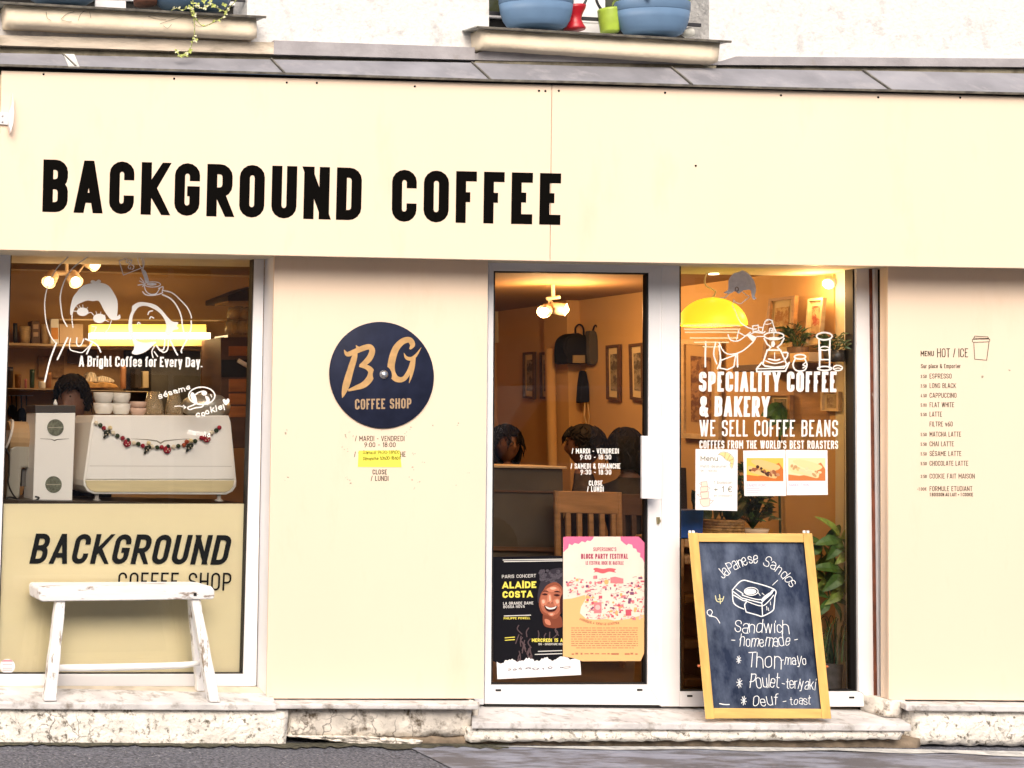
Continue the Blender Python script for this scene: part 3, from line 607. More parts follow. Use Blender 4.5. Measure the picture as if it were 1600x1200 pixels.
def planter(label, outline_top, outline_bot, band, Y, mat, cat='planter', name='window_planter', grp=None):
    """oblong moulded planter: photo x-range of rim (x0,x1,y) and of base; band = y of the rim's lower edge"""
    (x0, x1, y0), (bx0, bx1, y1) = outline_top, outline_bot
    c = P((bx0 + bx1) / 2, y1, Y); t = thing(name, label, cat, c, grp)
    s = (P(x1, y0, Y) - P(x0, y0, Y)).length / 2; b = (P(bx1, y1, Y) - P(bx0, y1, Y)).length / 2
    ztop = P((x0 + x1) / 2, y0, Y).z; zb = P((x0 + x1) / 2, band, Y).z; H = zb - c.z
    mb = MB(); cc = Vector((c.x, c.y, 0)); k = .5
    prof = [(b * .9, c.z), (b, c.z + .008), (b + (s - b) * .45, c.z + H * .3), (b + (s - b) * .75, c.z + H * .65), (b + (s - b) * .9, zb)]
    mb.lathe(prof, cc, 40, k); mb.build('pot_body', mat, t, smooth=True)
    mb = MB(); mb.lathe([(s * .955, zb - .002), (s * .985, zb + .004), (s, ztop - .004), (s * .985, ztop), (s * .93, ztop), (s * .9, ztop - .02)], cc, 40, k); mb.build('rim', mat, t, smooth=True)
    mb = MB(); mb.lathe([(s * .9, ztop - .03), (s * .9, ztop - .022)], cc, 24, k); mb.build('soil', SOIL, t)
    return t, Vector((c.x, c.y, ztop)), s
def leafy(t, c, r, n, hmin, hmax, mats, sz=.05, seed=1, nm='foliage', squash=.5):
    rnd = random.Random(seed); mb = MB()
    for i in range(n):
        a = rnd.uniform(0, 6.28); q = r * math.sqrt(rnd.random()); h = rnd.uniform(hmin, hmax)
        b = Vector((c.x + q * math.cos(a), c.y + q * math.sin(a) * squash, c.z + h)); d = Vector((rnd.uniform(-1, 1), rnd.uniform(-1, .6), rnd.uniform(-.5, .9))).normalized()
        mb.mat(rnd.randrange(len(mats))).leaf(b, b + d * sz * rnd.uniform(.6, 1.3), sz * .5, (rnd.uniform(-.4, .4), -.7, .7), .2)
    return mb.build(nm, mats, t)
t, c, r = planter('slate blue planter near the building corner on the long upper sill', (40, 155, -34), (55, 139, 6.5), -14, -.04, SLATE_POT); leafy(t, c, r, 60, 0, .12, [LEAF, LEAF_L], seed=2)
t, c, r = planter('slate blue planter trailing pale ivy on the long upper sill', (243, 364, -20), (255, 348, 17), -3, -.04, SLATE_POT); leafy(t, c, r, 60, 0, .12, [LEAF, LEAF_L], seed=3)
t, c, r = planter('light blue planter beside the red vase on the upper sill', (784, 897, -24), (793, 883, 43.5), 8, -.05, BLUE_POT); leafy(t, c, r, 60, 0, .12, [LEAF, LEAF_L], seed=4)
t, c, r = planter('light blue planter with green seedlings showing over its rim beside the lime pot', (969, 1082, 4.5), (977, 1064, 55), 19.5, -.05, BLUE_POT); leafy(t, c, r * .92, 220, .0, .09, [LEAF, LEAF_L, LEAF_L], .05, 5)
def vase(name, label, px, yb, Y, prof, mat, cat):
    c = P(px, yb, Y); mb = MB(); mb.lathe([(r, z) for r, z in prof], c, 28); o = mb.build(name, mat, loc=c, smooth=True); return tag(o, label, cat)
vase('vase', 'red waisted vase between light blue planter and iron railing', 898, 47, -.01, [(.047, 0), (.05, .006), (.038, .03), (.030, .055), (.036, .08), (.05, .11), (.053, .125), (.048, .125), (.03, .10)], RED_POT, 'vase')
vase('flower_pot', 'lime green flower pot behind the iron scroll on the upper sill', 953, 51, .0, [(.040, 0), (.044, .01), (.050, .06), (.054, .112), (.054, .122), (.048, .122), (.045, .09)], GREEN_POT, 'flower pot')
vase('flower_pot', 'small brown terracotta pot between two slate blue planters', 227, 7.5, -.03, [(.055, 0), (.058, .01), (.066, .11), (.06, .11), (.055, .09)], M('terracotta_brown', (.11, .04, .022), .7, var=.3, vscale=20), 'flower pot')
# iron window guards
def guard(win, label, x0, y0, x1, y1, yh, scrolls):
    g = thing('window_railing', label, 'railing', P((x0 + x1) / 2, y1, .04)); Y = .02
    mb = MB(); mb.pq([(x0, y0 - 2.6), (x1, y1 - 2.6), (x1, y1 + 2.6), (x0, y0 + 2.6)], Y, .012); mb.build('rail', IRON, g, bevel=.001)
    for s in scrolls:
        mb = MB(); mb.tube([P(x, y, Y + .006) for x, y in smooth_pts(s, 6)], .0065, 8); mb.build('scroll', IRON, g, smooth=True)
guard(w2, 'iron scroll railing behind the light blue planters', 764, 20, 1096, 39, 0, [[(929, -14), (934, 6), (945, 20), (960, 28), (974, 29)], [(920, -12), (914, 4), (905, 14), (896, 22)]])
guard(w1, 'iron scroll railing behind the slate blue planters', -12, -22, 384, 0, 0, [[(150, -40), (165, -20), (185, -14)]])
mb = MB()  # lump of dark cloth and white stone by the sill end
mb.lathe([(.02, 0), (.03, .01), (.028, .03), (.012, .045)], P(1076, 57, .05), 14); tag(mb.build('pebble', M('pale_pebble', (.5, .5, .46), .8, var=.3, vscale=30), smooth=True), 'pale pebble beside the planter of seedlings at the sill end', 'stone')
# trailing ivy
iv = thing('trailing_ivy', 'pale ivy sprigs trailing over the long upper sill', 'plant', P(322, 20, -.11))
strands = [[(296, 14), (304, 28), (318, 41), (335, 34), (350, 26), (356, 16)], [(300, -8), (302, 8), (303, 24), (304, 50), (302, 62), (297, 76), (290, 83), (282, 86), (276, 80)], [(298, 2), (306, 11), (318, 13), (330, 8), (342, 14), (352, 18)], [(376, -10), (366, 4), (356, 14), (350, 24)], [(268, 16), (276, 13), (284, 16), (290, 14)]]
mb = MB(); mbl = MB(); rnd = random.Random(3)
for s in strands:
    ps = smooth_pts(s, 6); mb.tube([P(x, y, -.15 - .006 * rnd.random()) for x, y in ps], .0022, 6)
    for x, y in ps[2::3]:
        b = P(x, y, -.155); d = Vector((rnd.uniform(-1, 1), -.4, rnd.uniform(-.7, .7))).normalized()
        mbl.mat(rnd.randrange(2)).leaf(b, b + d * rnd.uniform(.009, .019), .011, (0, -1, .4), .1)
for x, y in ((276, 80), (281, 87), (290, 86), (297, 80), (303, 24), (305, 63), (308, 8), (320, 12), (328, 4), (350, 8), (296, 12), (318, 2), (333, 9)):
    for k in range(4):
        b = P(x, y, -.157); a = k * 1.57 + rnd.random(); mbl.mat(rnd.randrange(2)).leaf(b, b + Vector((math.cos(a), -.3, math.sin(a))) * .015, .012, (0, -1, .2), .1)
mb.build('stem', M('ivy_stem', (.35, .38, .12), .7), iv); mbl.build('foliage', [M('ivy_cream', (.60, .60, .38), .6), M('ivy_lime', (.42, .48, .12), .6)], iv)

# ================================================================ middle cladding panel with hours
pan = thing('cladding_panel', 'tall cream cladding panel between shop window and door carrying opening hours', 'panel', P(590, 1091, .05))
mb = MB(); mb.pq([(429.2, 386), (763, 386), (755.5, 1091.5), (416.6, 1091.5)], 0, .012); mb.build('face', CREAM, pan, bevel=.001)
mb = MB(); A_, B_ = P(429.6, 386, .0125), P(417.0, 1091, .0125); D_ = Vector((0, .125, 0)); mb.prism([A_, A_ + D_, B_ + D_, B_], (.02, 0, 0)); mb.build('side_return', WHITE_ALU, pan)
mb = MB(); A_, B_ = P(761, 386, .0125), P(754, 1091, .0125); mb.prism([A_, A_ + D_, B_ + D_, B_], (-.02, 0, 0)); mb.build('side_return', WHITE_ALU, pan)
sp = plane(0.0); cr = crop(420, 480, 3.75)
def q4(cr, a, b, c, d): return cr([a, b, c, d])
def line(mb, cr, s, x0, x1, y0, y1, surf, w=.15, **k): text(mb, s, cr([(x0, y0), (x1, y0), (x1, y1), (x0, y1)]), surf, w, **k)
def pline(par, mat, nm, cr, s, x0, x1, y0, y1, surf, w=.15, **k):
    mb = MB(); line(mb, cr, s, x0, x1, y0, y1, surf, w, **k); return mb.build(nm, mat, par)
for a in (('/ MARDI - VENDREDI', 505, 795, 754, 785, sp, .12), ('9:00 - 18:00', 560, 743, 792, 820, sp, .14), ('/ SAMEDI & DIMANCHE', 500, 802, 846, 877, sp, .12), ('CLOSE', 608, 692, 951, 980, sp, .15), ('/ LUNDI', 598, 701, 988, 1018, sp, .13)): pline(pan, INK2, 'hours_line', cr, *a)
rnd = random.Random(11); GLM = [M('glue_grey', (.34, .29, .21), .9), M('glue_pink', (.58, .38, .28), .9)]
for cx, cy, s in ((100, 735, 14), (110, 720, 6), (455, 755, 12), (470, 730, 9), (490, 758, 7), (432, 822, 12), (458, 838, 9), (800, 740, 14), (830, 712, 10), (850, 860, 9), (840, 950, 14), (905, 905, 9), (455, 997, 8), (470, 1022, 15), (832, 1000, 12), (850, 1062, 8), (875, 1030, 12), (105, 1005, 12), (1095, 1040, 6), (1170, 965, 7), (660, 722, 7), (1110, 690, 10), (960, 690, 8)):
    mb = MB()
    for k in range(3):
        x, y = cx + rnd.uniform(-1, 1) * s, cy + rnd.uniform(-1, 1) * s; r = s * rnd.uniform(.2, .5)
        mb.mat(rnd.randrange(2)); fill(mb, cr([(x + r * rnd.uniform(.4, 1.3) * math.cos(a), y + r * rnd.uniform(.3, 1.2) * math.sin(a)) for a in [i * .9 for i in range(7)]]), sp, .0003 + .0001 * k)
    mb.build('glue_residue', GLM, pan)
# round shop disc
dc = P(595.5, 586, 0); disc = thing('round_sign', 'round navy disc sign with two gold brush letters on the cream panel', 'sign', (dc.x, -.01, dc.z))
Rx = (P(676.5, 586, -.02) - P(513, 586, -.02)).length / 2
mb = MB(); cc = Vector((dc.x, -.006, dc.z)); mb.lathe([(Rx * .99, -.006), (Rx, -.003), (Rx, .001), (Rx * .985, .004), (Rx * .2, .004), (Rx * .13, .007), (Rx * .08, .009), (.0, .010)], cc, 72, axis='y'); mb.build('disc', NAVY, disc, smooth=True)
mb = MB(); mb.lathe([(.022, 0), (.022, .003), (.016, .005), (.016, .010), (.012, .013), (.0, .014)], Vector((P(600, 585, -.02).x, -.0165, P(600, 585, -.02).z)), 20, axis='y'); mb.build('centre_bolt', STEEL, disc, smooth=True)
sd = plane(-.0104)
mb = MB()
def brush(mb, cr, pts, off):
    s3 = smooth_pts(pts, 6); ribbon(mb, cr(s3), [max(.3, p[2] / 3.75) for p in s3], sd, off)
brush(mb, cr, [(510, 262, 20), (500, 300, 34), (478, 370, 38), (455, 450, 42), (440, 500, 26), (430, 532, 2)], .0002)
brush(mb, cr, [(441, 250, 3), (460, 275, 26), (500, 262, 30), (545, 243, 32), (588, 232, 32), (606, 255, 34), (592, 295, 36), (565, 325, 32), (535, 343, 16)], .0003)
brush(mb, cr, [(530, 343, 14), (575, 352, 28), (600, 378, 36), (590, 420, 40), (555, 455, 36), (510, 472, 26), (465, 488, 12)], .0004)
brush(mb, cr, [(511, 222, 2), (520, 236, 16), (540, 246, 20)], .0005)
brush(mb, cr, [(826, 246, 10), (842, 220, 30), (825, 192, 32), (785, 200, 36), (745, 242, 40), (722, 310, 42), (718, 372, 42), (745, 418, 36), (790, 420, 28), (825, 370, 26), (845, 310, 26)], .0002)
brush(mb, cr, [(792, 268, 2), (806, 296, 18), (835, 302, 22), (862, 282, 16), (893, 236, 2)], .0003)
brush(mb, cr, [(850, 295, 22), (842, 350, 26), (834, 400, 16), (822, 445, 2)], .0004)
mb.build('brush_letters', GOLD, disc)
mb = MB(); text(mb, 'COFFEE SHOP', cr([(505, 538), (835, 533), (835, 592), (505, 600)]), sd, .16, .0005, .14); mb.build('lettering', M('dull_gold', (.40, .27, .16), .5), disc)
mb = MB(); rnd = random.Random(4)
note = thing('paper_note', 'yellow handwritten paper note taped over the opening hours on the cream panel', 'note', P(593, 729, -.003))
mb.prism([P(x, y, -.0016) for x, y in cr([(527, 840), (768, 838), (778, 937), (522, 935)])], (0, .001, 0)); mb.build('sheet', YELLOW_PAPER, note)
mb = MB(); sn = plane(-.0018); path_text(mb, 'Samedi 9h30-18h00', cr([(552, 862), (765, 858)]), 5.2, sn, .11); path_text(mb, 'Dimanche 10h00-18h00', cr([(552, 897), (772, 893)]), 5.2, sn, .13); mb.build('handwriting', INK2, note)

# ================================================================ end cladding panel with the menu
pan2 = thing('cladding_panel', 'cream cladding panel beside the rusty strip carrying the printed drinks menu', 'panel', P(1500, 1094, .05))
mb = MB(); mb.pq([(1387, 388), (1800, 390), (1800, 1096), (1389, 1093)], 0, .012); mb.build('face', CREAM, pan2, bevel=.001)
mb = MB(); A_, B_ = P(1387.5, 388, .0125), P(1389.5, 1092, .0125); D_ = Vector((0, .05, 0)); mb.prism([A_, A_ + D_, B_ + D_, B_], (.02, 0, 0)); mb.build('side_return', CREAM, pan2)
for x, y in ((1377, 445), (1377, 522), (1377.5, 615), (1378, 745), (1378.5, 1005), (1380, 965)):
    p = PXW(x + 1, y, P(1387.5, 388, .0125).x); mb = MB(); mb.ball((p.x - .001, p.y, p.z), .004, 8); mb.build('screw', INK, pan2)
cr = crop(1425, 510, 4.2857); mb = MB()
pline(pan2, INK2, 'menu_line', cr, 'MENU', 58, 147, 164, 200, sp, .15); pline(pan2, INK2, 'menu_line', cr, 'HOT / ICE', 168, 375, 147, 207, sp, .095, space=.2)
pline(pan2, INK2, 'menu_line', cr, 'Sur place & Emporter', 60, 325, 252, 280, sp, .14)
rows = [('3.50', 'ESPRESSO', 265, 333), ('3.50', 'LONG BLACK', 295, 397), ('4.50', 'CAPPUCCINO', 298, 462), ('5.00', 'FLAT WHITE', 282, 525), ('5.50', 'LATTE', 200, 588), (None, 'FILTRE v60', 272, 654), ('5.50', 'MATCHA LATTE', 328, 722), ('5.50', 'CHAI LATTE', 280, 787), ('5.50', 'SÉSAME LATTE', 330, 852), ('5.50', 'CHOCOLATE LATTE', 376, 917), ('3.50', 'COOKIE FAIT MAISON', 420, 1003), ('-1.00€', 'FORMULE ETUDIANT', 404, 1087)]
for pr, nm, x1, yc in rows:
    mb = MB(); line(mb, cr, nm, 118, x1, yc - 17, yc + 16, sp, .115)
    if pr: line(mb, cr, pr, 58 if pr[0] != '-' else 35, 98, yc - 9, yc + 13, sp, .15)
    mb.build('menu_line', INK2, pan2)
pline(pan2, INK2, 'menu_line', cr, '1 BOISSON AU LAIT + 1 COOKIE', 118, 406, 1114, 1138, sp, .16, space=.16)
mb = MB()
for pts, c in (([(414, 108), (420, 220), (500, 226), (516, 104)], False), ([(406, 86), (404, 102), (412, 107), (515, 103), (521, 98), (520, 84)], True), ([(412, 84), (420, 65), (508, 70), (514, 84)], False), ([(418, 78), (510, 80)], False)):
    ribbon(mb, cr(pts), .9, sp, .0004 + .0001 * len(pts), c)
mb.build('cup_drawing', INK2, pan2)
mb = MB()
for x, y, s in ((655, 295, 7), (470, 338, 12), (648, 292, 4)): fill(mb, cr([(x + s * math.cos(a) * random.uniform(.5, 1.2), y + s * .8 * math.sin(a)) for a in [i * .9 for i in range(7)]]), sp, .0003 + s * 1e-5)
mb.build('stain', M('glue_grey', (.48, .42, .33)), pan2)
# ================================================================ shop window with the espresso machine
YF, YGL = .13, .165
win = thing('shop_window', 'aluminium shop window of the espresso bar with line drawing of two people', 'shop window', P(200, 1071, .15))
mb = MB()
mb.pq([(398.8, 376), (413.5, 376), (400.5, 1072), (380.3, 1053.2)], YF, .06)
mb.pq([(-5, 1053.5), (380.0, 1053.2), (400.2, 1072.2), (-30, 1072)], YF, .06)
mb.pq([(-40, 376), (17.5, 376), (-4.5, 1053.5), (-30, 1072), (-62, 1072)], YF, .06)
mb.build('window_frame', WHITE_ALU, win, bevel=.002)
def gasket_ring(tl, tr, br, bl, Y0, d, w, parent, wr=None):
    mb = MB(); wr = wr or w
    mb.pq([tl, (tl[0] + w, tl[1]), (bl[0] + w, bl[1]), bl], Y0, d); mb.pq([(tr[0] - wr, tr[1]), tr, br, (br[0] - wr, br[1])], Y0, d)
    mb.pq([(tl[0] + w, tl[1]), (tr[0] - wr, tr[1]), (tr[0] - wr, tr[1] + w), (tl[0] + w, tl[1] + w)], Y0, d)
    mb.pq([(bl[0] + w, bl[1] - w), (br[0] - wr, br[1] - w), (br[0] - wr, br[1]), (bl[0] + w, bl[1])], Y0, d)
    return mb.build('gasket', GASKET, parent)
gasket_ring((17.7, 377), (398.6, 377), (380.1, 1053), (-4.3, 1053.3), YF + .008, .045, 1.3, win, 2.2)
mb = MB(); mb.quad(P(18, 377, YGL), P(398.4, 377, YGL), P(380, 1053, YGL), P(-4, 1053, YGL)); mb.build('pane', GLASS, win)
mb = MB(); mb.pq([(4.5, 787), (388, 787), (380, 1053.5), (-4.5, 1053.5)], YGL + .006, .002); mb.build('cream_film', CREAM_FILM, win)
sg = plane(YGL - .0008)
cr = crop(0, 800, 3.0); mb = MB()
text(mb, 'BACKGROUND', cr([(169, 101), (1092, 109), (1060, 247), (137, 242)]), sg, .165, .0002, .14); text(mb, 'COFFEE SHOP', cr([(556, 283), (1086, 285), (1082, 369), (552, 366)]), sg, .105, .0002, .17)
mb.build('lower_lettering', M('dark_vinyl', (.008, .009, .010), .6, spec=.06), win)
cr = crop(40, 390, 5.3333); mb = MB()
text(mb, 'A Bright Coffee for Every Day.', cr([(446, 884), (1476, 898), (1474, 980), (444, 975)]), sg, .165, .0002, .10, space=.2); mb.build('slogan_lettering', VINYL, win)
def rib(mb, pts, w=1.9, off=.0003, closed=False, sm=True, caps=True, cr=None, surf=None):
    ps = smooth_pts(pts, 5, closed) if sm and len(pts) > 2 else pts
    ribbon(mb, cr(ps) if cr else ps, w, surf, off, closed, caps)
mb = MB(); R_ = lambda p, w=1.9, closed=False, off=.0003, sm=True: rib(mb, p, w, off, closed, sm, True, cr, sg)
R_([(375, 35), (330, 85), (265, 150), (215, 235), (180, 320), (160, 430), (165, 560), (185, 660), (220, 740), (260, 780)], 1.7)
R_([(255, 785), (240, 820), (210, 900), (190, 970), (160, 1100)], 2.6, off=.0004); R_([(580, 35), (510, 65), (420, 130), (365, 190), (320, 270), (290, 380), (295, 480), (310, 570), (345, 640)], 1.9)
R_([(350, 735), (310, 820), (265, 915)], 2.5, off=.0004); R_([(375, 740), (365, 795), (375, 835), (420, 850), (465, 858), (495, 840), (560, 770)], 1.6)
R_([(428, 735), (425, 780), (440, 805), (465, 790), (485, 745)], 1.9, off=.0005); R_([(500, 745), (560, 770), (600, 800), (625, 852)], 2.5, off=.0005); R_([(555, 780), (530, 825), (510, 868)], 2.4, off=.0006)
R_([(388, 540), (387, 590), (395, 650)], 1.6, off=.0004); R_([(715, 590), (690, 660), (640, 710), (585, 742)], 1.3, off=.0004)
R_([(520, 530), (545, 524), (566, 546)], 1.2, off=.0005); R_([(392, 512), (432, 514)], 1.2, off=.0005); R_([(665, 588), (690, 600)], 1.2, off=.0005)
for a, b in (((425, 472), (440, 490)), ((446, 463), (456, 485)), ((476, 460), (479, 484)), ((516, 482), (504, 500)), ((586, 514), (592, 537)), ((627, 518), (624, 542)), ((662, 543), (648, 560))): R_([a, b], .9, off=.0006)
R_([(555, 638), (590, 645), (575, 680), (556, 690)], 1.1, off=.0004, sm=False)
fill(mb, cr(smooth_pts([(372, 540), (374, 480), (395, 400), (430, 350), (480, 300), (550, 280), (620, 276), (690, 300), (740, 370), (765, 430), (768, 500), (762, 555), (785, 540), (790, 570), (768, 585), (720, 585), (690, 560), (650, 500), (625, 450), (603, 425), (560, 430), (515, 424), (470, 440), (430, 460), (402, 500), (390, 540)], 3, True)), sg, .0007)
fill(mb, cr(smooth_pts([(545, 277), (548, 256), (570, 256), (585, 264), (605, 250), (626, 258), (618, 277)], 3, True)), sg, .0008)
fill(mb, cr(ellipse(475, 518, 48, 35)), sg, .0009); fill(mb, cr(ellipse(615, 573, 53, 39)), sg, .0009)
# second head: one crescent of hair
fill(mb, cr(smooth_pts([(885, 510), (890, 470), (940, 440), (1000, 440), (1080, 460), (1140, 510), (1190, 570), (1225, 600), (1272, 608), (1260, 635), (1275, 660), (1232, 672), (1200, 720), (1165, 700), (1172, 650), (1165, 600), (1130, 540), (1080, 500), (1010, 470), (950, 475), (915, 510), (892, 560), (888, 640), (903, 720), (935, 762), (1000, 775), (1090, 766), (1060, 800), (1000, 850), (930, 875), (885, 862), (905, 820), (897, 770), (870, 720), (856, 650), (865, 560)], 3, True)), sg, .0004)
for p in ([(1020, 540), (1030, 517), (1058, 510)], [(1034, 577), (1045, 560), (1067, 570)], [(933, 620), (940, 606), (955, 618)]): R_(p, 1.9, off=.0005)
R_([(1140, 340), (1220, 360), (1290, 420), (1345, 480), (1375, 540), (1382, 570)], 1.9); R_([(1380, 595), (1378, 660), (1350, 740), (1300, 830), (1300, 858)], 2.3, off=.0004)
R_([(1140, 375), (1210, 410), (1260, 470), (1295, 550), (1310, 650), (1335, 730), (1352, 690)], 2.3, off=.0005)
R_([(1090, 800), (1120, 835), (1150, 830), (1158, 790), (1160, 752)], 2.2, off=.0006); R_([(1108, 830), (1150, 856), (1183, 832), (1190, 758)], 1.9, off=.0007); R_([(1062, 900), (1052, 850), (1072, 808)], 1.7, off=.0006); R_([(1072, 850), (1100, 890)], 1.7, off=.0008); R_([(1205, 757), (1240, 830), (1265, 877)], 2.4, off=.0006)
mb.build('line_drawing', VINYL, win)
mb = MB()
R_([(780, 95), (927, 35)], 1.5, sm=False); R_([(780, 95), (815, 212), (968, 152)], 1.5, sm=False, off=.0004); R_(ellipse(955, 95, 17, 62, 20, rot=-.3), 1.3, True, off=.0005); R_([(940, 38), (975, 70), (988, 110), (980, 160)], 1.3, off=.0006)
text(mb, 'B', cr([(890, 85), (880, 125), (830, 110), (840, 80)]), sg, .15, .0006); text(mb, 'G', cr([(912, 128), (900, 172), (848, 158), (858, 118)]), sg, .15, .0006)
fill(mb, cr(smooth_pts([(965, 160), (1000, 178), (1020, 230), (1028, 272), (1000, 278), (985, 230), (970, 190)], 3, True)), sg, .0008)
R_([(988, 300), (1003, 345), (1040, 372), (1090, 365), (1120, 318)], 1.6); R_(ellipse(1058, 290, 66, 22), 1.5, True, off=.0004); R_([(975, 350), (1000, 375), (1050, 382), (1110, 372), (1142, 358)], 1.7, off=.0005); R_([(1108, 322), (1145, 310), (1138, 352)], 1.6, off=.0006)
for a, b in (((937, 296), (985, 288)), ((957, 236), (985, 268)), ((950, 262), (990, 280)), ((975, 305), (995, 292))): R_([a, b], 1.8, off=.0007)
fill(mb, cr(ellipse(1050, 288, 42, 12)), sg, .0009)
mb.build('jug_drawing', VINYL_GREY, win)
# hand painted cookie inside the glass
cr = crop(230, 590, 10.907); si = plane(YGL - .0008); mb = MB()
path_text(mb, 'sésame', cr([(205, 372), (390, 300), (560, 250), (740, 200)]), 8.6, sg, .17); path_text(mb, 'cookie', cr([(840, 690), (960, 660), (1080, 600), (1290, 540)]), 9.2, sg, .2)
path_text(mb, '!', cr([(1305, 550), (1350, 540)]), 9, sg, .2); path_text(mb, 'matcha', cr([(690, 960), (880, 985), (1060, 1010)]), 8, sg, .17)
R2 = lambda p, w=1.5, closed=False, off=.0003, sm=True: rib(mb, p, w, off, closed, sm, True, cr, sg)
R2(ellipse(930, 310, 222, 148, 40), 2.0, True); fill(mb, cr(smooth_pts([(735, 300), (760, 250), (800, 270), (835, 330), (850, 420), (810, 420), (760, 380)], 3, True)), sg, .0005); R2([(820, 290), (880, 250), (960, 230)], 2.0, off=.0006); fill(mb, cr(ellipse(972, 265, 48, 42)), sg, .0007)
fill(mb, cr(smooth_pts([(985, 320), (1030, 320), (1065, 370), (1050, 450), (1000, 460), (970, 430), (1010, 390)], 3, True)), sg, .0005); R2([(850, 430), (780, 470), (690, 510), (730, 545), (820, 515), (930, 500), (960, 460)], 2.0, off=.0008)
R2([(470, 490), (560, 485), (650, 510)], 1.2, off=.0005); R2([(615, 470), (660, 505), (625, 530)], 1.2, off=.0006, sm=False); R2([(1080, 290), (1100, 330)], 1.4, off=.0006)
fill(mb, cr(smooth_pts([(1340, 470), (1290, 410), (1290, 375), (1320, 365), (1345, 390), (1370, 355), (1400, 375), (1395, 420)], 4, True)), sg, .0006)
mb.build('cookie_drawing', VINYL, win)
st = thing('round_sticker', 'small round white sticker at the bottom corner of the film covered window', 'sticker', P(11, 1041, YGL - .001))
mb = MB(); fill(mb, ellipse(11.5, 1041, 12.2, 11.5, 28), sg, .0003); mb.build('disc', PAPER, st)
mb = MB(); fill(mb, [(2, 1034), (6, 1031), (17, 1031), (21, 1034)], sg, .0006); text(mb, 'HHHHH', rect(1, 1038, 22, 1041), sg, .2, .0006) if False else None
for y in (1038.5, 1044, 1047): ribbon(mb, [(4, y), (19, y)], .9, sg, .0006)
mb.build('print', M('sticker_pink', (.6, .25, .3), .7), st)

# ================================================================ entrance door
door = thing('entrance_door', 'white aluminium glazed entrance door with opening hours and two posters on its glass', 'door', P(895, 1101, .14))
YD, YDG = .118, .145
mb = MB(); mb.pq([(740, 386), (763.6, 386), (756, 1101), (730, 1101)], YD, .07); mb.pq([(1034.6, 386), (1061.8, 386), (1062.6, 1104), (1033.2, 1104)], YD - .002, .08)
mb.pq([(763.7, 386), (1034.5, 386), (1034.5, 411.5), (763.7, 406.5)], YD, .07)
mb.build('door_frame', WHITE_ALU, door, bevel=.002)
mb = MB()
mb.pq([(764.0, 407.2), (1034, 412.3), (1014, 426), (771.6, 423)], YD + .004, .05); mb.pq([(764, 407.2), (771.5, 423), (767, 1069.6), (757.5, 1099.5)], YD + .004, .05)
mb.pq([(1014.2, 426), (1034, 412.3), (1033, 1101.5), (1012, 1069.3)], YD + .004, .05); mb.pq([(767, 1070), (1012, 1069.6), (1033, 1101.8), (757.5, 1099.8)], YD + .004, .05)
mb.build('door_leaf', WHITE_ALU, door, bevel=.0015)
mb = MB()
for q in ([(769.8, 421.2), (1015.5, 424.3), (1014, 426.2), (771.4, 423.2)], [(769.8, 421.2), (771.4, 423.2), (767.2, 1069), (765.5, 1070)]): mb.pq(q, YD + .001, .004)
mb.build('glazing_bead', M('bright_bead', (.85, .84, .84), .3), door)
gasket_ring((771.6, 423.2), (1014, 426.2), (1011.9, 1069.2), (767.2, 1069.4), YD + .01, .03, 2.2, door, 3.4)
mb = MB(); mb.quad(P(771.8, 423.4, YDG), P(1013.8, 426.4, YDG), P(1011.8, 1069, YDG), P(767.4, 1069.2, YDG)); mb.build('pane', GLASS, door)
h = MB(); h.pq([(1003.5, 681), (1034.5, 682), (1034, 780), (1003.5, 779)], .045, .014); h.build('handle', WHITE_ALU, door, bevel=.002)
h = MB(); h.prism([P(1004.5, 682, .059), P(1004.5, 778, .059), P(1004.5, 778, .118), P(1004.5, 682, .118)], (.012, 0, 0)); hh = h.build('handle_return', M('grey_green_alu', (.56, .60, .57), .35), door, bevel=.001)
mb = MB(); c = P(1029, 814, YD + .003); mb.lathe([(.010, 0), (.010, .004), (.007, .006)], c, 16, axis='y'); mb.pq([(1026.6, 808), (1031.4, 808), (1030.5, 819), (1027.5, 819)], YD - .004, .006); mb.build('lock', M('brass_lock', (.42, .36, .20), .35, .7), door)
mb = MB()
for x, y in ((779, 1078.5), (1000, 1078)): mb.pq(rect(x - 4, y - 1.4, x + 4, y + 1.4), YD + .001, .004)
mb.build('drain_slot', DARK, door)
mb = MB(); mb.pq([(757, 1099.6), (1033, 1102.2), (1033, 1106), (757, 1104)], YD + .012, .03); mb.build('threshold_gap', DARK, door)
cr = crop(740, 400, 3.0); sdg = plane(YDG - .0008); mb = MB()
for a in (('/ MARDI - VENDREDI', 460, 681, 902, 926, sdg, .165), ('9:00 - 18:30', 499, 645, 931, 954, sdg, .165), ('/ SAMEDI & DIMANCHE', 455, 688, 972, 997, sdg, .165), ('9:30 - 18:30', 501, 645, 1001, 1025, sdg, .165), ('CLOSE', 540, 604, 1052, 1077, sdg, .18), ('/ LUNDI', 532, 610, 1080, 1105, sdg, .165)): pline(door, VINYL, 'hours_line', cr, *a)
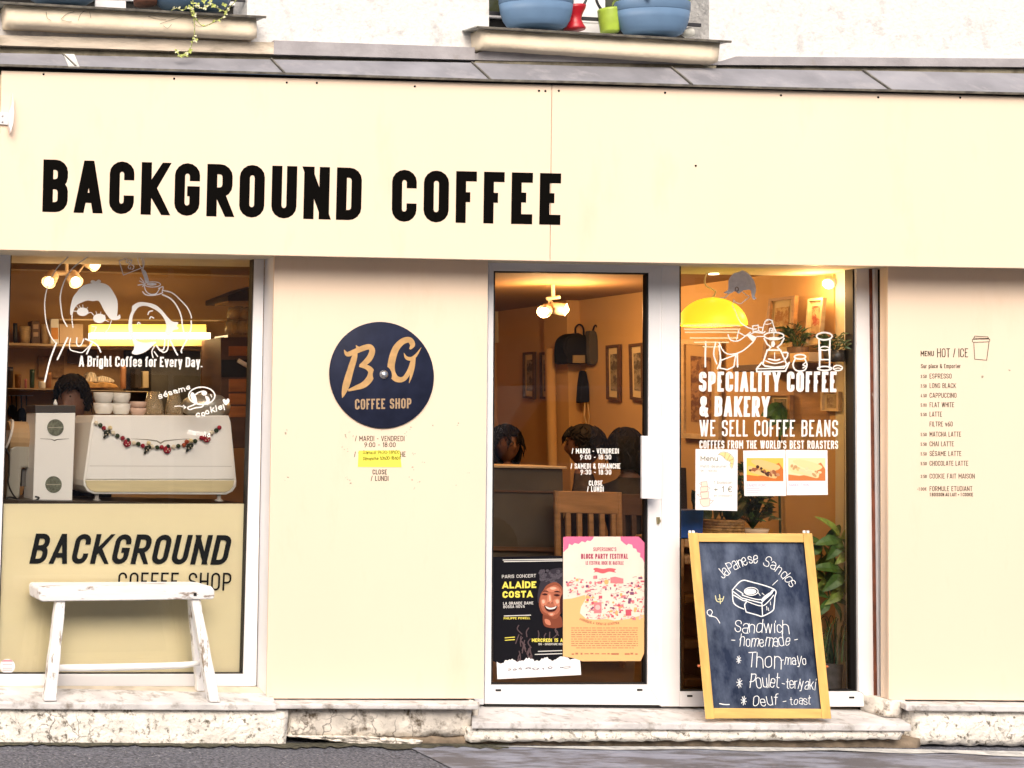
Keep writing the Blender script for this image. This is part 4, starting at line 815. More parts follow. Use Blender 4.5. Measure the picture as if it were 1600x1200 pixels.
# posters on the door glass
po = thing('concert_poster', 'black torn concert poster with yellow title and smiling portrait on the door glass', 'poster', P(840, 1057, YDG))
s1 = plane(YDG - .0015); cr = crop(765, 850, 5.4533)
mb = MB(); fill(mb, cr([(30, 110), (625, 100), (640, 1010), (70, 1015), (30, 1000)]), s1, 0); mb.build('sheet', M('poster_black', (.008, .008, .011), .6, spec=.08), po)
def sub(name, col, shapes, base, par, crx, surf, rough=.7):
    mb = MB()
    for i, p in enumerate(shapes): fill(mb, crx(p), surf, base + i * .00006)
    return mb.build(name, M('print_%02x%02x%02x' % tuple(int(c * 255) for c in col), col, rough, spec=.12), par)
S = lambda p: smooth_pts(p, 4, True)
hair = S([(412, 500), (410, 430), (425, 350), (450, 290), (500, 230), (560, 208), (622, 214), (625, 330), (625, 420), (600, 430), (470, 430), (440, 480)])
face = S([(420, 500), (435, 430), (460, 390), (490, 350), (560, 325), (618, 370), (622, 470), (615, 560), (590, 615), (550, 640), (500, 612), (455, 600), (430, 560)])
rnd = random.Random(31); curls = [ellipse(rnd.uniform(430, 610), rnd.uniform(225, 420), rnd.uniform(10, 24), rnd.uniform(8, 20), 9) for _ in range(60)]; curls = [c for c in curls if c[0][1] < 330 or c[0][0] < 450]
sub('portrait_hair', (.035, .03, .04), [hair], .0003, po, cr, s1)
mb = MB()
for i_, c in enumerate(curls): fill(mb, cr([(min(x, 623), y) for x, y in c]), s1, .00035 + i_ * .000002)
mb.build('portrait_curls', M('print_curl', (.06, .05, .065), .8, var=.5, vscale=200), po)
sub('portrait_neck', (.20, .055, .03), [S([(455, 600), (500, 600), (600, 610), (622, 690), (600, 712), (520, 715), (462, 690)])], .0005, po, cr, s1)
sub('portrait_face', (.26, .075, .04), [face], .0006, po, cr, s1)
sub('portrait_midtone', (.40, .13, .075), [S([(432, 470), (450, 420), (490, 380), (560, 350), (610, 390), (616, 470), (606, 545), (570, 600), (510, 598), (465, 580), (440, 540)])], .0007, po, cr, s1)
sub('portrait_warm', (.55, .20, .12), [S([(436, 490), (450, 468), (478, 476), (486, 506), (470, 530), (446, 524)]), S([(545, 478), (580, 464), (606, 490), (598, 528), (566, 536), (548, 510)]), S([(488, 385), (530, 362), (580, 372), (590, 398), (540, 408), (500, 405)]), S([(496, 430), (522, 428), (532, 492), (510, 506), (490, 492)]), S([(500, 588), (555, 586), (540, 615), (512, 610)]), S([(470, 640), (510, 650), (520, 690), (480, 680)])], .0008, po, cr, s1)
sub('portrait_light', (.80, .42, .30), [S([(446, 482), (464, 476), (470, 498), (454, 508)]), S([(562, 480), (584, 474), (592, 498), (572, 508)]), S([(512, 376), (548, 366), (570, 378), (538, 390)]), S([(506, 440), (517, 440), (521, 480), (509, 484)]), S([(516, 594), (540, 592), (534, 606), (520, 606)])], .0013, po, cr, s1)
sub('portrait_dark', (.05, .015, .015), [S([(446, 428), (472, 420), (496, 430), (472, 438)]), S([(544, 434), (572, 426), (600, 436), (572, 446)]), S([(452, 404), (480, 396), (504, 408), (480, 405)]), S([(546, 408), (576, 398), (606, 412), (576, 410)]), S([(466, 522), (490, 534), (520, 540), (552, 534), (578, 524), (562, 566), (515, 578), (482, 562)]), S([(496, 502), (508, 497), (512, 504)]), S([(524, 504), (530, 497), (538, 503)]), S([(600, 480), (622, 430), (622, 560), (604, 590)])], .0018, po, cr, s1)
sub('portrait_teeth', (.85, .76, .70), [S([(475, 528), (500, 539), (522, 543), (548, 538), (570, 530), (552, 551), (515, 557), (488, 548)])], .0024, po, cr, s1)
mb = MB(); rnd = random.Random(8)
for i in range(26):
    t = i / 25; x = 250 + 330 * abs(math.sin(i * 1.7)); y = 690 + 290 * t
    if x > 360 and y > 760: x = 240 + rnd.uniform(0, 110)
    ribbon(mb, cr(smooth_pts([(x, y), (x + rnd.uniform(-25, 25), y + 35), (x + rnd.uniform(-30, 30), y + 80)], 4)), 1.6, s1, .0003 + i * .00004)
mb.build('shawl', M('print_shawl', (.085, .05, .055), .8), po)
def ptx(mat, s, x0, x1, y0, y1, w=.16, sl=0, **k): mb = MB(); text(mb, s, cr([(x0, y0), (x1, y0 - sl), (x1, y1 - sl), (x0, y1)]), s1, w, .0026, **k); return mb.build('print_line', mat, po)
PWH = M('print_white', (.72, .70, .66), .7); PYE = M('print_yellow', (.80, .70, .10), .7)
ptx(PWH, 'PARIS CONCERT', 105, 395, 264, 292, .13, 8); ptx(PWH, 'LA GRANDE DAME', 115, 372, 494, 518, .16, 4); ptx(PWH, 'BOSSA NOVA', 117, 300, 524, 547, .16, 4); ptx(PWH, '19H - OUVERTURE DES', 415, 622, 845, 862, .16)
for (y, a, b, m_) in ((133, 112, 622, PWH), (147, 122, 622, PWH), (610, 122, 352, PWH), (912, 412, 620, PWH), (938, 385, 620, PWH), (797, 130, 215, PYE), (818, 130, 215, PYE)): mb = MB(); ribbon(mb, cr([(a, y + 3), (b, y - 4)]), 1.3, s1, .0026); mb.build('print_line', m_, po)
ptx(PYE, 'ALAÍDE', 108, 398, 322, 380, .25, 5, gap=.09); ptx(PYE, 'COSTA', 110, 368, 402, 460, .25, 5, gap=.09); ptx(PYE, 'PHILIPPE POWELL', 120, 345, 624, 643, .2, 3); ptx(PYE, 'MERCREDI 15 A', 360, 622, 805, 835, .22, 0)
rnd = random.Random(5); top = [(60 + 12 * i, 1000 - 35 * (i / 59) + rnd.uniform(-9, 9) + 14 * math.sin(i * .5)) for i in range(60)]
mb = MB(); fill(mb, cr(top + [(780, 1115), (66, 1152)]), s1, .0028); mb.build('torn_strip', PAPER, po)
mb = MB()
for x, y, w in ((170, 1072, 26), (215, 1068, 34), (262, 1064, 30), (330, 1062, 50), (392, 1062, 60), (458, 1060, 14), (515, 1053, 40), (645, 1048, 90)):
    for k in range(3): ribbon(mb, cr(smooth_pts([(x - w / 2, y + rnd.uniform(-8, 8)), (x, y + rnd.uniform(-12, 12)), (x + w / 2, y + rnd.uniform(-8, 8))], 4)), .7, s1, .0030 + k * .0001)
mb.build('logo_print', M('print_grey', (.12, .11, .14), .8), po)
# festival poster
fp = thing('festival_poster', 'pink and orange illustrated block party festival poster on the door glass', 'poster', P(943, 1033, YDG))
s2 = plane(YDG - .0055); cr = crop(870, 820, 5.0)
mb = MB(); fill(mb, cr([(50, 97), (75, 92), (640, 92), (685, 140), (690, 985), (655, 1064), (200, 1066), (130, 1040), (48, 1028)]), s2, 0); mb.build('sheet', M('poster_cream', (.86, .68, .58), .6, var=.05, vscale=8), fp)
def cloud(pts): return S(pts)
sub('pink_cloud', (.78, .16, .30), [[(50, 97), (75, 92), (290, 92), (280, 112), (262, 128), (238, 122), (222, 138), (196, 128), (170, 150), (140, 142), (120, 160), (96, 148), (88, 182), (70, 196), (52, 215)], [(497, 92), (640, 92), (685, 140), (686, 300), (668, 262), (650, 250), (652, 222), (628, 212), (620, 188), (596, 182), (588, 156), (560, 148), (545, 160), (520, 140), (500, 122)]], .0003, fp, cr, s2)
sub('orange_ground', (.86, .46, .20), [[(50, 582), (120, 575), (220, 548), (226, 580), (190, 640), (180, 690), (230, 735), (300, 742), (390, 735), (450, 748), (560, 735), (690, 700), (690, 985), (655, 1064), (200, 1066), (130, 1040), (48, 1028)]], .0003, fp, cr, s2)
mb = MB(); 
for s_, x0, x1, y0, y1, w in (("SUPERSONIC'S", 285, 465, 176, 206, .14), ('BLOCK PARTY FESTIVAL', 190, 556, 226, 266, .19), ('LE FESTIVAL ROCK DE BASTILLE', 226, 522, 284, 312, .15)): line(mb, cr, s_, x0, x1, y0, y1, s2, w, off=.0006)
mb.build('title_print', M('print_plum', (.34, .03, .09), .7), fp)
sub('date_ribbon', (.68, .12, .14), [S([(285, 345), (310, 336), (360, 345), (410, 338), (462, 346), (450, 360), (462, 374), (410, 366), (360, 380), (310, 368), (288, 374), (298, 360)])], .0006, fp, cr, s2)
mb = MB(); rnd = random.Random(21)
cols = [(.72, .20, .22), (.85, .45, .42), (.20, .06, .14), (.88, .42, .15), (.55, .08, .12)]
def town(mb, cols):
    o = 0
    for k in range(380):
        x, y = rnd.uniform(58, 682), rnd.uniform(408, 735)
        if x < 225 and y > 560: continue
        if y > 715 - abs(x - 400) * .03 and x < 230: continue
        if y < 440 and rnd.random() < .5: continue
        mb.mat(rnd.choices(range(5), (5, 4, 4, 2, 3))[0]); w, h_ = rnd.uniform(8, 36), rnd.uniform(5, 24); o = (o + 1) % 14
        sh = rnd.random(); off = .0004 + o * .00007
        if sh < .35: fill(mb, cr([(x - w / 2, y - h_ / 2), (x + w / 2, y - h_ / 2 + rnd.uniform(-3, 3)), (x + w / 2, y + h_ / 2), (x - w / 2, y + h_ / 2)]), s2, off)
        elif sh < .6: fill(mb, cr([(x - w / 2, y + h_ / 2), (x, y - h_ / 2), (x + w / 2, y + h_ / 2)]), s2, off)
        elif sh < .85: ribbon(mb, cr(smooth_pts([(x - w / 2, y), (x, y + rnd.uniform(-12, 12)), (x + w / 2, y + rnd.uniform(-9, 9))], 4)), .8, s2, off)
        else: fill(mb, cr(ellipse(x, y, w / 3, w / 3, 9)), s2, off)
    mb.mat(0).poly([s2(*p, .0016) for p in cr([(418, 412), (455, 405), (520, 420), (520, 458), (420, 455)])]); mb.mat(4).poly([s2(*p, .0016) for p in cr([(538, 665), (582, 660), (582, 710), (538, 710)])])
    mb.mat(3).poly([s2(*p, .0016) for p in cr(ellipse(388, 446, 18, 20, 10))]); mb.mat(0).poly([s2(*p, .0016) for p in cr(rect(290, 605, 350, 690))]); mb.mat(1).poly([s2(*p, .0019) for p in cr(ellipse(320, 645, 20, 20, 14))])
town(mb, cols); mb.build('town_print', [M('print_t%d' % i, c, .7) for i, c in enumerate(cols)], fp)
mb = MB(); rnd = random.Random(9)
for r in range(10):
    y = 806 + r * 17.3; x = 112 + (40 if r == 9 else 0)
    while x < 632 - (40 if r == 9 else 0):
        w = rnd.uniform(12, 48); ribbon(mb, cr([(x, y), (min(x + w, 634), y)]), 1.25, s2, .0006); x += w + 7
for x, w in ((115, 20), (145, 22), (185, 16), (215, 34), (262, 24), (298, 34), (350, 34), (395, 18), (425, 60), (530, 40), (575, 22), (612, 20)): fill(mb, cr(rect(x, 998 + (w % 7), x + w, 1016 - (w % 5))), s2, .0006)
path_text(mb, 'COMMENCE A VIVRE LE QUARTIER', cr([(175, 742), (240, 766), (320, 782), (400, 784), (488, 774)]), 3.6, s2, .2, .0007)
mb.build('line_up_lettering', M('print_brown', (.42, .17, .08), .7), fp)

# ================================================================ window with the coffee lettering
win2 = thing('shop_window', 'narrow white framed shop window lettered about speciality coffee and bakery', 'shop window', P(1210, 1104, .15))
YR, YRG = .118, .16
mb = MB()
mb.pq([(1337.5, 386), (1358.5, 386), (1366.5, 1104), (1347.5, 1082.5), (1341.8, 1080.2)], YR, .08); mb.pq([(1063, 1080.6), (1341.6, 1080.6), (1347, 1083), (1366, 1104.3), (1063, 1104.3)], YR, .08)
mb.build('window_frame', WHITE_ALU, win2, bevel=.002)
mb = MB()
for x, y in ((1078, 1087.5), (1331, 1090)): mb.pq(rect(x - 4, y - 1.4, x + 4, y + 1.4), YR - .002, .004)
mb.build('drain_slot', DARK, win2)
gasket_ring((1062.2, 387), (1337.4, 387), (1342, 1080.4), (1063, 1080.4), YR + .012, .05, 1.6, win2, 5.5)
mb = MB(); mb.quad(P(1062.4, 388, YRG), P(1334, 388, YRG), P(1340, 1080, YRG), P(1063, 1080, YRG)); mb.build('pane', GLASS, win2)
rs = thing('rusty_angle', 'rusty steel angle strip between window frame and menu panel', 'steel strip', P(1366, 1110, .1))
mb = MB(); mb.pq([(1358.8, 386), (1365.5, 386), (1374, 1112), (1366.8, 1112)], .112, .03); mb.build('rust_strip', RUST, rs); mb = MB(); mb.pq([(1365.6, 386), (1371, 386), (1377.3, 1112), (1374.1, 1112)], .10, .03); mb.build('painted_strip', WHITE_ALU, rs)
mb = MB(); mb.pq([(1371, 386), (1400, 386), (1404, 1094), (1377, 1112)], .13, .02); mb.build('gap_backing', DARK, rs)
sr = plane(YRG - .0008); cr = crop(1050, 560, 4.2857); mb = MB()
text(mb, 'SPECIALITY COFFEE', cr([(182, 89), (1103, 87), (1101, 226), (180, 222)]), sr, .17, .0002, .13, space=.22); mb.build('white_lettering', VINYL, win2); mb = MB(); text(mb, '& BAKERY', cr([(186, 252), (655, 254), (651, 392), (184, 388)]), sr, .17, .0002, .13, space=.22); mb.build('white_lettering', VINYL, win2); mb = MB()
text(mb, 'WE SELL COFFEE BEANS', cr([(184, 412), (1112, 412), (1110, 524), (184, 522)]), sr, .115, .0002, .16); mb.build('white_lettering', VINYL, win2); mb = MB(); text(mb, "COFFEES FROM THE WORLD'S BEST ROASTERS", cr([(184, 549), (1112, 550), (1112, 606), (184, 604)]), sr, .15, .0002, .14)
mb.build('white_lettering', VINYL, win2)
cr = crop(1050, 400, 4.5714); mb = MB(); R3_ = lambda p, w=1.9, closed=False, off=.0003, sm=True: rib(mb, p, w, off, closed, sm, True, cr, sr)
R3_([(498, 252), (530, 278), (552, 290), (535, 308), (520, 322)], 1.2); R3_([(440, 312), (458, 332), (490, 340), (512, 325), (525, 308)], 1.2, off=.0004); R3_([(440, 318), (436, 340)], 1.2, off=.0006); R3_([(405, 270), (378, 295), (345, 300)], 1.3)
R3_([(430, 350), (455, 400), (470, 440), (490, 475)], 1.3, off=.0004); R3_([(490, 475), (530, 505), (580, 522), (605, 520)], 1.9, off=.0005)
R3_([(576, 500), (615, 494), (620, 535), (580, 540)], 1.9, True, sm=False); R3_([(620, 508), (652, 512)], 1.9, off=.0004); R3_([(620, 535), (650, 548), (665, 540)], 1.9, off=.0005)
R3_([(645, 540), (660, 480), (680, 455), (712, 462), (726, 500), (745, 545)], 1.9, off=.0006); R3_(ellipse(690, 472, 30, 14, 18, rot=-.3), 1.2, True, off=.0007); R3_([(695, 540), (700, 518), (718, 518), (716, 535), (708, 530)], 1.9, off=.0006); R3_([(728, 510), (728, 575)], 1.5, off=.0008)
R3_([(475, 545), (530, 570), (580, 548), (600, 545)], 1.7, off=.0004); R3_([(400, 560), (420, 600), (470, 606), (520, 575), (560, 545)], 1.9, off=.0005); R3_([(600, 545), (650, 552)], 1.7, off=.0007)
fill(mb, cr([(538, 572), (556, 556), (606, 580), (582, 618)]), sr, .0006); R3_([(606, 575), (655, 574)], 1.7, off=.0008); R3_([(578, 616), (500, 680), (420, 702), (370, 682), (336, 620)], 2.0, off=.0007); R3_([(478, 530), (470, 560), (462, 595)], 1.6, off=.0008)
R3_([(350, 745), (455, 705), (442, 790), (395, 812), (342, 800)], 2.0, True, sm=False); R3_([(335, 640), (346, 740), (325, 805)], 2.4, off=.0009); R3_([(242, 612), (238, 700), (238, 790)], 2.6); R3_([(312, 618), (298, 700), (320, 770)], 2.2, off=.0005); R3_([(466, 698), (468, 790)], 2.4, off=.0004)
R3_(ellipse(728, 570, 70, 24), 2.3, True, off=.0009); R3_([(658, 590), (680, 630), (706, 650), (690, 668)], 2.3, off=.001, sm=False); R3_([(800, 590), (778, 630), (752, 650), (770, 668)], 2.3, off=.001, sm=False); fill(mb, cr(ellipse(728, 590, 48, 12)), sr, .0011); fill(mb, cr(ellipse(722, 628, 14, 22)), sr, .0011)
R3_([(680, 672), (648, 772), (664, 785), (735, 796), (810, 787), (818, 770), (775, 672)], 2.4, True, sm=False, off=.0012); R3_([(795, 690), (825, 692), (822, 720), (802, 745)], 2.4, off=.0013); R3_([(668, 748), (735, 768), (806, 748)], 1.8, off=.0013); R3_([(690, 735), (740, 745), (770, 738)], 2.4, off=.0014); R3_([(733, 690), (733, 735)], 1.4, off=.0015)
R3_([(642, 760), (604, 805), (606, 826), (810, 822), (838, 760)], 2.4, off=.0014, sm=False); R3_([(604, 805), (800, 802), (830, 765)], 1.8, off=.0015, sm=False)
R3_(ellipse(915, 720, 40, 16), 2.3, True); R3_([(880, 735), (864, 775), (880, 812), (915, 822), (950, 812), (964, 775), (948, 735)], 2.3, off=.0004); R3_([(955, 760), (935, 778), (955, 785), (935, 800)], 1.8, off=.0005)
R3_(ellipse(1088, 573, 55, 26), 2.6, True, off=.0006); R3_([(1050, 600), (1055, 800)], 2.6, off=.0007); R3_([(1128, 600), (1125, 800)], 2.6, off=.0007); R3_(ellipse(1090, 660, 33, 13), 2.0, True, off=.0008); R3_([(1062, 668), (1062, 740), (1127, 740), (1120, 668)], 2.0, off=.0009, sm=False); R3_(ellipse(1090, 803, 50, 14), 2.3, True, off=.001); R3_(ellipse(1184, 800, 32, 19), 2.0, True, off=.001); R3_([(1155, 808), (1186, 800), (1214, 808)], 1.2, off=.0011)
mb.build('line_drawing', VINYL, win2)
mb = MB(); fill(mb, cr(smooth_pts([(368, 262), (400, 240), (405, 170), (440, 125), (475, 115), (505, 102), (550, 130), (588, 180), (600, 240), (590, 288), (602, 300), (588, 312), (570, 295), (562, 245), (530, 243), (500, 250), (478, 270), (450, 252), (415, 268)], 3, True)), sr, .0004); mb.build('hair_drawing', VINYL_GREY, win2)
mb = MB(); R3_(ellipse(463, 237, 11, 15), 1.4, True, off=.0007); mb.build('ear_drawing', M('ear_tone', (.30, .20, .18), .6), win2)
mb = MB()
for i, (x0, x1, y) in enumerate(((85, 480, 497), (90, 485, 523), (95, 480, 545), (130, 470, 585), (160, 405, 617), (222, 330, 648))): R3_([(x0, y), ((x0 + x1) / 2, y + (1 if i % 2 else -1)), (x1, y)], 2.4 - i * .12, off=.0002 + i * .00003)
mb.build('sun_stripes', M('cream_vinyl', (.86, .72, .42), .5), win2)
# papers taped inside
def sheet(name, label, q, Y, mat=PAPER):
    t = thing(name, label, 'paper', P(sum(p[0] for p in q) / 4, max(p[1] for p in q), Y)); mb = MB(); mb.prism([P(x, y, Y) for x, y in q], (0, .0006, 0)); mb.build('sheet', mat, t); return t
cr = crop(1060, 700, 6.4); s3 = plane(YRG - .002)
ms = sheet('menu_sheet', 'white breakfast menu sheet with croissant and stacked cups taped to the window', cr([(172, 10), (593, 14), (588, 630), (170, 618)]), YRG - .002)
mb = MB(); line(mb, cr, 'Menu', 222, 395, 82, 130, s3, .15); line(mb, cr, 'Petit-dejeuner', 222, 486, 170, 196, s3, .10); line(mb, cr, '9h - 10h30', 222, 384, 218, 240, s3, .10); line(mb, cr, '1 boisson', 356, 538, 330, 360, s3, .10); line(mb, cr, '+ 1 €', 356, 536, 384, 442, s3, .11); line(mb, cr, 'et croissant', 356, 534, 466, 486, s3, .10)
R4 = lambda p, w=.55, closed=False, off=.0005, sm=True: rib(mb, p, w, off, closed, sm, False, cr, s3)
R4([(398, 68), (430, 42), (480, 42), (530, 70), (556, 110), (550, 160), (535, 205), (515, 170), (520, 140), (480, 120), (440, 80), (415, 68)], closed=True)
for p in ([(470, 45), (462, 100)], [(520, 62), (490, 120)], [(552, 110), (508, 125)], [(545, 160), (518, 150)]): R4(p, off=.0006)
mb.build('print', M('print_olive', (.14, .14, .07), .8), ms)
sub('croissant', (.80, .64, .30), [S([(405, 66), (435, 46), (480, 46), (526, 74), (552, 112), (546, 160), (535, 198), (520, 168), (524, 138), (480, 116), (440, 78)])], .0003, ms, cr, s3)
cups = [[(228, 340), (285, 334), (292, 385), (232, 388)], [(220, 390), (298, 384), (288, 436), (224, 440)], [(218, 445), (306, 436), (300, 500), (232, 508)], [(214, 512), (318, 506), (308, 580), (250, 588), (222, 560)]]
sub('cup_prints', (.86, .70, .58), cups, .0003, ms, cr, s3)
mb = MB()
for c in cups: R4(c, .5, True, .0007, False)
for p in ([(228, 345), (212, 355), (232, 372)], [(295, 400), (318, 400), (295, 425)], [(220, 460), (190, 465), (228, 492)], [(318, 525), (350, 525), (316, 560)]): R4(p, .5, off=.0008)
mb.build('cup_outline', M('print_rose', (.35, .14, .12), .8), ms)
def sando(label, q, photo, seed, names, cols):
    t = sheet('photo_sheet', label, cr(q), YRG - .003); sB = plane(YRG - .003); x0, y0, x1, y1 = photo; W_, H_ = x1 - x0, y1 - y0
    g = lambda u, v: (x0 + u * W_, y0 + v * H_)
    sub('photo_ground', cols[0], [[g(0, 0), g(1, 0), g(1, 1), g(0, 1)]], .0003, t, cr, sB); sub('photo_table', cols[1], [[g(0, .72), g(.3, .78), g(1, .62), g(1, 1), g(0, 1)], [g(.75, .3), g(.88, .2), g(1, .5), g(1, .62), g(.8, .8)]], .0004, t, cr, sB)
    sub('photo_bread', cols[2], [S([g(.03, .42), g(.12, .35), g(.5, .6), g(.8, .72), g(.78, .88), g(.5, .78), g(.12, .62)]), S([g(.12, .12), g(.4, .08), g(.85, .3), g(.9, .45), g(.7, .55), g(.3, .35)])], .0006, t, cr, sB)
    mb = MB(); rnd = random.Random(seed)
    for i in range(16):
        u = .1 + .05 * i; v = .42 + .02 * i + rnd.uniform(-.13, .12); mb.mat(rnd.randrange(3)); a, b = rnd.uniform(12, 30), rnd.uniform(9, 18); X, Y_ = g(min(u, .88), v); fill(mb, cr(ellipse(X, Y_, a, b, 10, rot=rnd.random())), sB, .0009 + i * .00005)
    mb.build('photo_filling', [M('fill%d_%d' % (seed, k), c, .8) for k, c in enumerate(cols[3:6])], t)
    mb = MB(); line(mb, cr, names, q[3][0] + 22, q[3][0] + 222, y1 + 28, y1 + 54, sB, .09, off=.0005)
    for k, w in enumerate((130, 150, 120)[:3 - seed % 2]): ribbon(mb, cr([(q[3][0] + 22, y1 + 72 + k * 20), (q[3][0] + 22 + w, y1 + 72 + k * 20)]), .45, sB, .0005)
    mb.build('print', M('print_violet', (.22, .16, .42), .8), t)
sando('photo sheet of a dark filled pork sandwich taped beside the breakfast menu', [(648, 26), (1068, 18), (1078, 478), (660, 480)], (682, 100, 1050, 332), 2, 'SANDO PORC', [(.78, .50, .10), (.58, .17, .04), (.74, .48, .20), (.06, .018, .01), (.30, .10, .04), (.50, .24, .11)])
sando('photo sheet of a pale tuna sandwich with slightly curled edge', [(1072, 18), (1490, 22), (1494, 468), (1084, 472)], (1098, 100, 1470, 328), 3, 'SANDO THON', [(.80, .66, .38), (.58, .19, .06), (.80, .62, .32), (.70, .44, .18), (.76, .60, .34), (.52, .30, .13)])

# ================================================================ bench
def tread(x, y):   # height of the sloping sill tread
    a, b = P(200, 1071.2, .16), P(200, 1099.3, -.115); t = (.16 - y) / .275
    return a.z + (b.z - a.z) * t + slx * (x - a.x)
bn = thing('bench', 'white painted rustic wooden bench standing on the window sill slab', 'bench', P(205, 1092, -.0))
mb = MB(); ya, yb = -.105, .085
q = [(60, 920.5), (63, 916.5), (320, 915.5), (331, 916.5), (335.5, 922), (335.5, 934), (332, 936.5), (66, 940), (61, 937)]
mb.prism([P(x, y, ya) for x, y in q], (0, yb - ya, 0)); mb.build('seat', WHITE_WOOD, bn, bevel=.006, seg=3)
mb = MB(); c = P(305, 929, ya - .001); mb.pq(rect(302.6, 926.4, 307.4, 931.4), ya - .0015, .004); mb.build('seat_mortise', DARK, bn)
def leg(x0, x1, xb0, xb1, yt, y0, y1):
    mb = MB(); a, b = P(x0, yt, y0), P(x1, yt, y0); w = (b - a).length * .5; top = (a + b) / 2; c0, c1 = P(xb0, 1080, y1), P(xb1, 1080, y1); bot = (c0 + c1) / 2; bot.z = tread(bot.x, y1) + .004; wb = (c1 - c0).length * .5; n = 7; vs = []
    for i in range(n + 1):
        t = i / n; c = top.lerp(bot, t); k = w + (wb - w) * t; k *= 1 + .05 * math.sin(i * 2.3 + x0); k2 = k * .95
        vs += [c + Vector((-k, -k2, 0)), c + Vector((k, -k2, 0)), c + Vector((k, k2, 0)), c + Vector((-k, k2, 0))]
    fs = [(i * 4 + j, i * 4 + (j + 1) % 4, i * 4 + 4 + (j + 1) % 4, i * 4 + 4 + j) for i in range(n) for j in range(4)] + [(3, 2, 1, 0), (n * 4, n * 4 + 1, n * 4 + 2, n * 4 + 3)]
    mb.add(vs, fs); return mb.build('leg', WHITE_WOOD_V, bn, bevel=.006, smooth=False)
leg(86, 101, 67.5, 86, 938, -.07, -.085); leg(88, 100, 70, 84, 938, .05, .075); leg(297, 311, 325, 342, 936, -.07, -.085); leg(293.5, 305, 306.5, 318, 936, .05, .075)
mb = MB(); ps = [P(x, y, -.003) for x, y in ((80, 1047), (95, 1043.5), (130, 1043.5), (180, 1042.5), (240, 1041), (285, 1039.5), (315, 1035.5))]
mb.tube(ps, [.013, .017, .018, .0175, .0165, .016, .012], 12); mb.build('stretcher', M('white_painted_stretcher', (0.84, 0.83, 0.82), 0.6, var=.05, vscale=20, bump=.3, bscale=25, dark=(.30, .24, .18), dscale=26, dlo=.62, dhi=.69, stretch=(.4, 1, 1)), bn, smooth=True)

# ================================================================ chalkboard
ck = thing('chalkboard', 'pine framed chalkboard with Japanese sandwich menu leaning on the door step', 'chalkboard', P(1200, 1122, -.06))
YB0, YB1 = -.105, .03
def cs(x, y, o=0.0): return P(x, y, YB0 + (YB1 - YB0) * (1122 - y) / 289.0 - o)
def cslab(mb, q, o0, o1): return mb.hexa([cs(x, y, o0) for x, y in q], [cs(x, y, o1) for x, y in q])
OT = [(1074.8, 832.7), (1269, 833.5), (1299, 1123), (1102.5, 1123.6)]
mb = MB(); cslab(mb, [(1075, 832.5), (1090.5, 832.5), (1116.5, 1123.4), (1102.5, 1123.6)], .024, 0); mb.build('stile', PINE, ck, bevel=.002)
mb = MB(); cslab(mb, [(1254.8, 833.2), (1269, 833.5), (1299, 1123), (1284.5, 1123)], .024, 0); mb.build('stile', PINE, ck, bevel=.002)
mb = MB(); cslab(mb, [(1090.7, 833.2), (1254.6, 833.6), (1256, 847.5), (1091.8, 846.5)], .021, 0); mb.build('rail', PINE_H, ck, bevel=.002)
mb = MB(); cslab(mb, [(1115, 1106.4), (1283, 1107.6), (1284.3, 1122.6), (1116.4, 1122.6)], .021, 0); mb.build('rail', PINE_H, ck, bevel=.002)
mb = MB(); cslab(mb, [(1088, 844), (1258, 845), (1286, 1110), (1112, 1109)], .008, .001); mb.build('board', SLATE, ck)
mb = MB()
for x in (1076.5, 1082, 1255, 1261): mb.tube([cs(x + 1.4, 833, .012), cs(x + 1.2, 829.2, .012)], .006, 8)
mb.build('peg', ENAMEL, ck)
mb = MB()
for x, y in ((1092, 1040.5), (1292, 1041.5)): mb.ball(cs(x, y, .012), .007, 10)
mb.build('pivot_screw', M('copper_screw', (.55, .16, .06), .4, .4), ck)
cr = crop(1080, 840, 4.287); sc = lambda x, y, o=0.0: cs(x, y, .0085 + o); mb = MB()
mb = MB()
def chalk_line(*a, **k): mb = MB(); path_text(mb, *a, **k); return mb.build('chalk_line', CHALK, ck)
chalk_line('JaPanese', cr([(215, 282), (250, 245), (320, 205), (380, 180), (448, 165)]), 17, sc, 0.065, .0003, gap=.08); chalk_line('Sandos', cr([(478, 190), (540, 208), (600, 258), (650, 318), (672, 338)]), 16, sc, 0.065, .0003, gap=.08)
chalk_line('Sandwich', cr([(285, 632), (400, 638), (520, 636), (655, 640)]), 19, sc, 0.058, .0003); chalk_line('- homemade -', cr([(268, 722), (400, 730), (560, 730), (715, 718)]), 18, sc, 0.058, .0003)
chalk_line('Thon', cr([(375, 865), (600, 872)]), 24, sc, 0.050, .0003); chalk_line('-mayo', cr([(600, 850), (770, 852)]), 15.5, sc, 0.068, .0003)
chalk_line('Poulet', cr([(392, 1005), (590, 1002)]), 21, sc, 0.054, .0003); chalk_line('-teriyaki', cr([(608, 1008), (828, 1018)]), 16, sc, 0.065, .0003)
chalk_line('Oeuf', cr([(412, 1130), (580, 1120)]), 17, sc, 0.065, .0003); chalk_line('- toast', cr([(615, 1122), (800, 1118)]), 12.5, sc, 0.072, .0003)
R5 = lambda p, w=1.2, closed=False, off=.0004, sm=True: rib(mb, p, w, off, closed, sm, True, cr, sc)
for x, y, r in ((318, 818, 26), (323, 975, 32), (352, 1092, 30)):
    for k in range(4): a = k * .785 + .2; R5([(x - r * math.cos(a) * .6, y - r * math.sin(a)), (x + r * math.cos(a) * .6, y + r * math.sin(a))], 1.0, off=.0004 + k * .0001)
mb.build('chalk_line', CHALK, ck); mb = MB()
